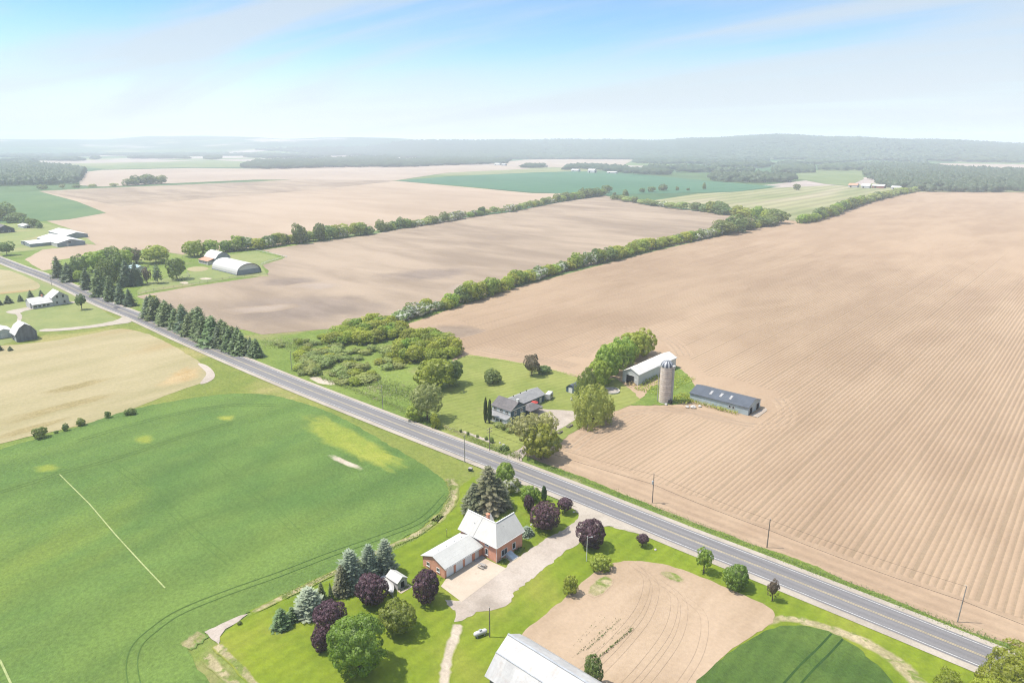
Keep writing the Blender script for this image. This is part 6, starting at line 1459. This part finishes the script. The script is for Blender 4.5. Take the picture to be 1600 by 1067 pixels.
BH.part('chimney', MB().box(8.2, 9.0, 3.6, 4.5, 6.5, 8.4), m_trim)
BH.part('corner_post', MB().box(8.9, 9.1, -2.5, -2.31, 0, 2.5), m_trim); BH.part('corner_post', MB().box(-.1, .1, -2.5, -2.31, 0, 2.5), m_trim)
BH.part('balcony_rail', MB().box(.1, 8.9, -.32, -.26, 3.9, 4.0), m_trim)
BW = Bld('bungalow_wing', 'low blue wing with pale grey roof joined behind the blue house', 'house', -160.0, 173.3)
BW.gable('y', 0, 7.4, 0, 17.2, 3.0, 4.7, m_bluehouse, m_shingle2, .4, .3)
for y_ in (3.0, 7.5, 12.0): BW.win('x+', 7.4, y_, 1.0, 1.3, 1.1, 1, sill=False)
BW.panel('x+', 7.4, 14.8, .1, 1.0, 2.05, m_trim, 'door', .04, knob=True)
BW.win('x-', 0, 4.0, 1.0, 1.3, 1.1, 1); BW.win('x-', 0, 11.0, 1.0, 1.3, 1.1, 1); BW.win('y+', 17.2, 3.7, 1.0, 1.4, 1.1, 1)
vp = MB()
for y_ in (5.0, 9.0, 12.5): vp.box(2.2, 2.5, y_ - .15, y_ + .15, 4.2, 4.65)
BW.part('roof_vent', vp, m_dark)
BW.part('deck', MB().box(7.42, 10.3, 5.5, 11.5, 0, .5), m_wood)
CP = Bld('carport', 'low carport with dark grey shingle roof at the drive of the blue house', 'carport', -151.6, 174.6)
r_ = MB(); v = [(-.3, -.3, 2.5), (5.6, -.3, 2.5), (5.6, 7.1, 2.5), (-.3, 7.1, 2.5), (2.65, 2.4, 3.7), (2.65, 4.6, 3.7)]
r_.add(v, [(0, 1, 4), (1, 2, 5, 4), (2, 3, 5), (3, 0, 4, 5), (3, 2, 1, 0)]); CP.part('roof', r_, m_shingle)
for x_ in (.0, 5.2):
    for y_ in (.0, 6.7): CP.part('post', MB().box(x_, x_ + .15, y_, y_ + .15, 0, 2.49), m_trim)
CP.part('back_wall', MB().box(.16, 5.19, .02, .14, 0, 2.48), m_bluehouse)
um = thing('parasol', 'red parasol open on the deck behind the carport', 'parasol', (-151.0, 182.6, .3))
m = MB(); m.tube((0, 0, 0), (0, 0, 2.5), .03, n=6); m.build('pole', m_trim, um)
for i in range(8):
    a0, a1 = 6.283 * i / 8, 6.283 * (i + 1) / 8
    MB().add([(0, 0, 2.75), (1.5 * math.cos(a0), 1.5 * math.sin(a0), 2.1), (1.5 * math.cos(a1), 1.5 * math.sin(a1), 2.1), (0, 0, 2.68)], [(0, 1, 2), (3, 2, 1)]).build('canopy_panel', m_red, um)
tbw = thing('patio_table', 'white patio table beside the red parasol', 'table', (-149.4, 183.6, .1))
MB().box(-.9, .9, -.7, .7, .68, .74).build('tabletop', m_vinyl, tbw)
for sx in (-1, 1):
    for sy in (-1, 1): MB().box(sx * .8 - .04, sx * .8 + .04, sy * .6 - .04, sy * .6 + .04, 0, .68).build('leg', m_vinyl, tbw)
# small white camper by the wing
cpn = thing('camper_trailer', 'small white camper trailer behind the low blue wing', 'camper', (-152.9, 193.6, .1), math.radians(20))
MB().prism('y', [(-1.1, .5), (1.1, .5), (1.15, 1.5), (.95, 2.5), (-.95, 2.5), (-1.15, 1.5)], -2.0, 2.0).build('body', m_vinyl, cpn)
MB().box(1.16, 1.2, -.8, .6, 1.35, 1.95).build('window', m_glass, cpn)
MB().box(-.05, .05, -3.2, -2.0, .45, .55).build('drawbar', m_galv, cpn)
for s_ in (-1, 1):
    w_ = MB(); w_.tube((s_ * .9, 0, .32), (s_ * 1.12, 0, .32), .32, n=12); w_.build('wheel', m_dark, cpn)
GS = Bld('dark_shed', 'small dark garden shed with curved roof left of the willows', 'shed', -152.6, 204.2)
arc = [(4.2 * (i / 8), 2.0 + 1.5 * math.sin(math.pi * i / 8)) for i in range(9)]
GS.part('wall', MB().prism('y', [(0, 0), (4.2, 0)] + arc[::-1], 0, 4.6), m_bluehouse)
r_ = MB(); roof_slab(r_, 'y', [(arc[0][0] - .25, arc[0][1] - .15)] + [(a, z + .01) for a, z in arc[1:-1]] + [(arc[-1][0] + .25, arc[-1][1] - .15)], -.25, 4.85, .08); GS.part('roof', r_, m_slate)
GS.panel('y-', 0, 2.1, .0, 1.6, 2.1, m_trim, 'door', .05); GS.win('x+', 4.2, 2.2, 1.1, .8, .7, 0, sill=False)
def planter(x, y, label, s=1.0):
    t = thing('planter_box', label, 'planter', (x, y, .15), math.radians(3))
    MB().box(-.5 * s, .5 * s, -1.2 * s, 1.2 * s, 0, .55).build('box', m_polew, t)
    m = MB()
    for i in range(14):
        x_, y_ = rng.uniform(-.4, .4) * s, rng.uniform(-1.1, 1.1) * s
        m.add([(x_ + rng.uniform(-.3, .3), y_ + rng.uniform(-.3, .3), .5) for _ in range(3)] + [(x_, y_, .9)], [(0, 1, 3), (1, 2, 3), (2, 0, 3)])
    m.build('plants', L_scrub, t)
planter(*(-130.7, 177.4), 'larger wooden planter on the grass strip by the drive', 1.1)
planter(*(-129.9, 170.9), 'smaller wooden planter nearest the drive tree', .9)
bch = thing('lawn_chair', 'pale lawn chair on the back lawn by the willows', 'chair', (-145.3, 198) + (.17,), .6)
MB().box(-.35, .35, -.35, .35, .35, .42).build('seat', m_vinyl, bch); MB().prism('x', [(.3, .42), (.4, .42), (.6, 1.05), (.52, 1.05)], -.35, .35).build('backrest', m_vinyl, bch)
for sx in (-1, 1):
    for sy in (-1, 1): MB().box(sx * .3 - .03, sx * .3 + .03, sy * .3 - .03, sy * .3 + .03, 0, .35).build('leg', m_vinyl, bch)
# fence line of loose posts along the field edge behind the blue house
def fence(pts, label, h=1.2, step=3.5, rails=(.5, 1.05), mat=None, pr=.07, cat='fence', railr=.04):
    mat = mat or m_wood
    t = thing('fence', label, cat, (pts[0][0], pts[0][1], .1))
    o0 = pts[0]; pm = MB(); pm.tube((0, 0, 0), (0, 0, h), pr, n=5); pme = pm.mesh('post', mat); rm = None
    for a, q in zip(pts[:-1], pts[1:]):
        L = math.hypot(q[0] - a[0], q[1] - a[1]); n = max(1, round(L / step))
        for i in range(n + 1 if q is pts[-1] else n):
            p_ = obj('post', pme, t); p_.location = (a[0] - o0[0] + (q[0] - a[0]) * i / n, a[1] - o0[1] + (q[1] - a[1]) * i / n, 0)
        for rz_ in rails:
            m = MB(); m.tube((a[0] - o0[0], a[1] - o0[1], rz_), (q[0] - o0[0], q[1] - o0[1], rz_), railr, n=4); m.build('rail', mat, t)
fence([(-468,162.9), (-475,175.2), (-475,200.8), (-478.5,235.2), (-468.6,254.1)], 'pale fence along the grey field below the arched barn', 1.4, 6, mat=m_wood, pr=.09, railr=.06)
fence([(-589.8,309.7), (-558.8,307.4), (-532.1,307.8), (-522.5,285.6), (-513.1,273.6)], 'pale fence round the paddock corner behind the arched barn', 1.4, 6, mat=m_trim, pr=.09, railr=.07)
fence([(-499.9,170), (-497.3,184.1), (-494.2,195.9), (-496.8,206), (-507,213.3), (-523.9,218.9)], 'pale fence curving along the lawn of the farmstead trees', 1.4, 6, mat=m_wood, pr=.09, railr=.06)
fence([(-599.1,248.3), (-598.4,267.5), (-599.1,291.3), (-594.7,310.5)], 'thin fence behind the red barn', 1.3, 7, mat=m_wood, pr=.08, railr=.05)

# --- arched white barn and red gambrel barn
AB = Bld('arched_barn', 'big white fabric-covered arched barn with open grey end', 'barn', -523.0, 238.0)
LA, WA = 40.0, 19.0
ar = [(WA / 2 - WA / 2 * math.cos(math.pi * i / 16), .3 + 7.6 * math.sin(math.pi * i / 16) ** .8) for i in range(17)]
rr_ = MB(); roof_slab(rr_, 'x', ar, 0, LA, .15); me = rr_.mesh('roof', m_membrane); obj('roof', me, AB.r)
iw = MB().prism('x', [(u_ * .985 + .12, z_ * .97) for u_, z_ in ar], .3, LA - .8); AB.part('end_fabric', iw, m_trim)
AB.part('end_wall', MB().box(LA - .78, LA - .6, .5, WA - .5, 0, 3.6), m_greywall)
rim = MB()
for a, q in zip(ar[:-1], ar[1:]): rim.tube((LA + .05, a[0], a[1]), (LA + .05, q[0], q[1]), .22, n=5)
AB.part('end_frame', rim, plain('dark_frame', (.05, .06, .07), .6))
AB.part('side_wall', MB().box(0, LA, -.06, .02, 0, .9), m_greywall)
for i in range(11): AB.part('side_post', MB().box(i * 3.9, i * 3.9 + .3, -.3, -.07, 0, 1.1), m_galv)
RB = Bld('red_barn', 'red barn with white gambrel roof and orange lean-to behind the arched barn', 'barn', -561.0, 250.0)
m_redw = plain('faded_red_boards', (.34, .12, .09), .9, var=.2, scale=1.5)
pr = [(0, 5.0), (2.6, 8.0), (6.2, 9.6), (9.8, 8.0), (12.4, 5.0)]
RB.part('wall', MB().prism('x', [(.2, 0), (12.2, 0), (12.2, 5.0), (9.7, 7.9), (6.2, 9.5), (2.7, 7.9), (.2, 5.0)], .2, 20.0), m_greywall)
rr_ = MB(); roof_slab(rr_, 'x', [(-.4, 4.6)] + pr[1:-1] + [(12.8, 4.6)], 0, 20.3, .15); RB.part('roof', rr_, m_membrane)
RB.part('lean_to_wall', MB().box(1.0, 17.0, -5.5, .15, 0, 2.9), m_vinyl)
rr_ = MB(); roof_slab(rr_, 'x', [(-5.8, 2.95), (.15, 4.5)], .7, 17.3, .12); RB.part('lean_to_roof', rr_, m_orange)
for u_ in (3.5, 7.0, 10.5, 14.0): RB.panel('y-', -5.5, u_, .9, 2.0, 1.4, m_dark, 'stall_opening', .03, trim=False)
# hidden cottage among the farmstead trees
CT = Bld('cottage', 'cottage with pale turquoise roof hidden among the farmstead trees', 'house', *(-563, 191.3))
CT.gable('x', 0, 9, 0, 14, 3.2, 5.2, m_vinyl, plain('turquoise_roof', (.42, .56, .58), .5), .4, .4)
CT.win('x+', 14, 3, 1.1, 1.2, 1.1, 1); CT.win('x+', 14, 6.5, 1.1, 1.2, 1.1, 1); CT.win('y-', 0, 4, 1.1, 1.6, 1.1, 1); CT.win('y-', 0, 10, 1.1, 1.6, 1.1, 1)
# --- grey sheds, far left
GA = Bld('grey_shed', 'widest grey metal shed with white roof at the left field corner', 'shed', -806.0, 195.5)
GA.gable('x', 0, 23.5, 0, 62, 3.6, 6.6, m_greywall, m_membrane, .4, .4)
GA.panel('x+', 62, 8.5, .2, 1.6, 2.4, m_vinyl, 'door', .06, trim=False); GA.panel('x+', 62, 10.5, 3.2, 2.4, 1.6, m_glass, 'window', .06)
GA.part('side_cladding', MB().box(30, 62.02, -.08, -.01, 0, 3.6), m_vinyl)
GB = Bld('grey_shed', 'low grey shed with white roof standing end-on before the widest shed', 'shed', -793.0, 178.5)
GB.gable('y', 0, 30, 0, 16.5, 3.1, 4.4, m_greywall, m_membrane, .4, .4)
GB.panel('y-', 0, 10, .1, 3, 2.6, m_dark, 'doorway', .05, trim=False)
GC = Bld('grey_shed', 'grey shed with white roof half hidden behind the widest shed', 'shed', -858.0, 219.6)
GC.gable('x', 0, 20, 0, 56, 3.4, 6.0, m_greywall, m_membrane, .4, .4)
# --- dark farm house at the far left
FH = Bld('dark_farmhouse', 'dark farmhouse with grey roof among trees at the left edge', 'house', *(-933.6, 184.8))
FH.gable('x', 0, 16, 0, 26, 4.2, 8.4, plain('dark_cladding', (.06, .065, .08), .8), m_shingle, .5, .5)
FH.win('x+', 26, 5, 1.2, 1.8, 1.4, 1); FH.win('x+', 26, 11, 1.2, 1.8, 1.4, 1)
FS = Bld('farm_outbuilding', 'pale low outbuilding beside the dark farmhouse', 'shed', *(-960.3, 216.4))
FS.gable('x', 0, 10, 0, 22, 2.6, 4.2, m_vinyl, m_garroof, .4, .4); FS.panel('x+', 22, 5, 0, 3, 2.3, m_dark, 'doorway', .04)
# --- white farmhouse and grey gambrel barn, left
WH = Bld('white_farmhouse', 'white farmhouse with a tall gable end and long low wing', 'house', -484.0, 105.2)
WH.gable('y', 0, 9.0, 0, 11.2, 3.4, 5.6, m_vinyl, m_membrane, .4, .3, names=('low_wall', 'low_roof'))
WH.gable('x', 11.25, 20.0, -1.0, 10.5, 5.0, 8.2, m_vinyl, m_membrane, .4, .3, names=('tall_wall', 'tall_roof'))
for u_, n_ in ((2.0, 1), (5.0, 1), (8.5, 1)): WH.win('x+', 9.0, u_, 1.0, 1.3, 1.2, n_, sill=False)
w = MB().box(9.02, 11.2, .6, 11.1, 0, 2.3); WH.part('porch', w, m_vinyl)
w = MB(); w.prism('y', [(9.02, 3.3), (11.5, 2.5), (11.5, 2.62), (9.02, 3.42)], .4, 11.2); WH.part('porch_roof', w, m_membrane)
for u_ in (2.0, 4.2, 6.5, 8.6): WH.win('x+', 11.2, u_, .9, 1.2, 1.0, 1, sill=False, frame=m_step)
for u_, z_ in ((13.5, 1.1), (17.5, 1.1), (14.0, 4.6), (17.2, 4.6)): WH.win('x+', 10.5, u_, z_, .9, 1.4, 0, sill=False, frame=m_step)
WH.part('chimney', MB().box(4.2, 5.0, 7.4, 8.2, 4.8, 6.8), m_brick)
GBN = Bld('grey_barn', 'weathered grey barn with white gambrel roof on the left lawn', 'barn', -407.2, 79.6)
pr = [(0, 4.0), (1.9, 7.0), (4.5, 8.7), (7.1, 7.0), (9.0, 4.0)]
GBN.part('wall', MB().prism('x', [(.15, 0), (8.85, 0), (8.85, 4.0), (7.0, 6.9), (4.5, 8.6), (2.0, 6.9), (.15, 4.0)], .15, 9.8), ribbed('slate_grey_boards', (.16, .17, .185), 9, .3, .9, 0, .2, .02, tone=.25))
rr_ = MB(); roof_slab(rr_, 'x', [(-.4, 3.45)] + pr[1:-1] + [(9.4, 3.45)], -.2, 10.1, .12); GBN.part('roof', rr_, m_membrane)
GBN.panel('y-', .15, 3.2, .0, 2.2, 2.3, m_dark, 'doorway', .04); GBN.panel('y-', .15, 7.4, .0, 2.0, 2.6, m_vinyl, 'door', .05)
LS = Bld('white_shed', 'white shed cut by the left picture edge beside the grey barn', 'shed', -424.5, 73.5)
LS.gable('x', 0, 8.5, 0, 13.5, 3.0, 4.8, m_pale_metal, m_membrane, .3, .3); LS.panel('x+', 13.5, 4.2, 0, 2.5, 2.4, m_trim, 'door', .05)
# --- farm buildings far out on the plain
def farm(name, label, x, y, L, Wd, e, rdg, wm_, rm_, rz=0.0, cat='barn'):
    F_ = Bld(name, label, cat, x, y, rz); F_.gable('x', 0, Wd, 0, L, e, rdg, wm_, rm_, .5, .5); return F_
far = [(*(-1421.3, 1899), 30, 14, 5, 8, 'white barn at the left end of the far farm beside the pale field'), (*(-1321.2, 1854.6), 26, 14, 7, 12, 'tall white farmhouse of the far farm beside the pale field'), (*(-1248.6, 1856.5), 34, 12, 4, 6, 'long low white shed of the far farm beside the pale field'), (*(-1336.5, 2045.3), 22, 12, 5, 8, 'grey barn at the right end of the far farm beside the pale field'),
       (*(-826.9, 1722.1), 60, 22, 6, 10, 'long white barn roof by the far wood edge'), (*(-769.6, 1731.4), 20, 10, 4, 6, 'small white shed between two far barns'), (*(-726.3, 1690.7), 46, 18, 6, 10, 'white-roofed barn with dark doors by the far wood'), (*(-793, 1752.2), 14, 8, 4, 6, 'tiny white shed next to the long far barn'),
       (*(-463, 1623.7), 26, 16, 5, 9, 'brown-roofed house at the end of the hay strips'), (*(-435.8, 1619.1), 24, 14, 5, 9, 'pale-roofed barn at the end of the hay strips'), (*(-418.3, 1634.6), 34, 16, 5, 8, 'barn with rusty red wall at the end of the hay strips'), (*(-376.5, 1616.5), 26, 12, 4, 7, 'white shed at the end of the big hedgerow'), (*(-366.9, 1680.3), 16, 10, 4, 7, 'small white house beyond the big hedgerow'),
       (*(-2271.1, 2273.1), 40, 20, 6, 11, 'pale farmhouse by the far tree belt'), (*(-2067.9, 2213.2), 30, 16, 5, 8, 'low farm shed by the far tree belt'), (*(-1989.5, 2172.3), 22, 12, 5, 8, 'grey roofed shed by the far tree belt'), (*(-1768.9, 2164.3), 26, 12, 5, 8, 'white house among trees on the pale far field'),
       (*(-9993.7, 5800.5), 150, 40, 14, 20, 'white building shining in the hazy distance'), (*(-3188.2, 2580.6), 40, 18, 6, 10, 'white house deep in the hazy woods'), (*(-660.6, 1749), 24, 12, 5, 8, 'grey shed under the trees of the far wood')]
for i, (x_, y_, L_, W_, e_, r_, l_) in enumerate(far):
    red = 'red' in l_
    L_ *= .7 if 'hay strips' in l_ or 'hedgerow' in l_ else 1
    F_ = farm('farm_building', l_, x_, y_, L_, W_, e_, r_, m_redw if red else m_greywall if 'grey' in l_ else m_vinyl, m_orange if 'brown' in l_ else m_garroof if 'grey' in l_ else m_membrane)
    F_.panel('x+', L_, W_ / 2, 0, min(4, W_ * .3), e_ * .7, m_dark, 'doorway', .1, trim=False)
    F_.panel('y-', 0, L_ * .3, 0, min(4, L_ * .2), e_ * .7, m_dark, 'doorway', .1, trim=False)
# rough grass along the ditches
def tufts(pts, w, n, h, mat, name, s):
    P = spline(pts, 6); r2 = np.random.default_rng(len(pts) * 31 + n); A = np.array(P)
    i = r2.integers(0, len(A) - 1, n); t_ = r2.random(n)[:, None]; C_ = A[i] * (1 - t_) + A[i + 1] * t_
    C_ = C_ + r2.normal(size=(n, 2)) * w
    Z = r2.uniform(.05, 1, n) * h; Pp = np.concatenate([C_, Z[:, None]], 1)
    N = rand_dirs(n, r2) + [-.3, -.2, 1.6]; N /= np.linalg.norm(N, axis=1, keepdims=True)
    v_, f_ = quads(Pp, N, np.full(n, s), r2); obj(name, mesh_np(name, v_, f_, mat), kind='stuff', loc=(0, 0, .12))
L_grass = leafy('ditch_grass', (.110, .175, .026), (.200, .265, .050), trans=.45, accent=(.34, .32, .17), acc=(.56, .66, .12))
tufts([(-118, 148.3), (-82, 148.4), (-40, 148.2), (2, 148.0)], .75, 5200, .32, L_grass, 'ditch_grass', .22)
tufts([(-240, 149.5), (-200, 149.5), (-150, 147.8), (-128, 147.4)], .9, 4200, .45, L_grass, 'ditch_grass', .36)
tufts([(-303.7,161.7), (-281,168.8), (-235.8,158.8), (-210.9,159.7), (-195.9,160.4)], 4.2, 5200, .5, L_grass, 'meadow_grass', .5)
tufts([(-133.4,122.1), (-127.8,117.9), (-121.8,109.3), (-118.2,96.8), (-119.6,80.3), (-121,70.8), (-121.6,61.6)], .5, 2600, .28, L_grass, 'field_edge_grass', .28)

tufts([(-215.7,210.5), (-202.9,215.4), (-183.9,219.9), (-160.9,222)], .5, 700, .6, L_scrub, 'field_edge_weeds', .35)
# ---------------------------------------------------------------- haze
hb = MB().box(-13800, 13800, -13800, 13800, -1.5, 235.0)
nb = NB('haze'); 
pv = nb.n('ShaderNodeVolumePrincipled'); pv.inputs['Color'].default_value = HAZE_COL; pv.inputs['Density'].default_value = HAZE_DENS; pv.inputs['Anisotropy'].default_value = HAZE_ANI
nb.l(pv.outputs[0], nb.out.inputs['Volume'])
obj('haze', hb.mesh('haze', nb.m), kind='stuff')
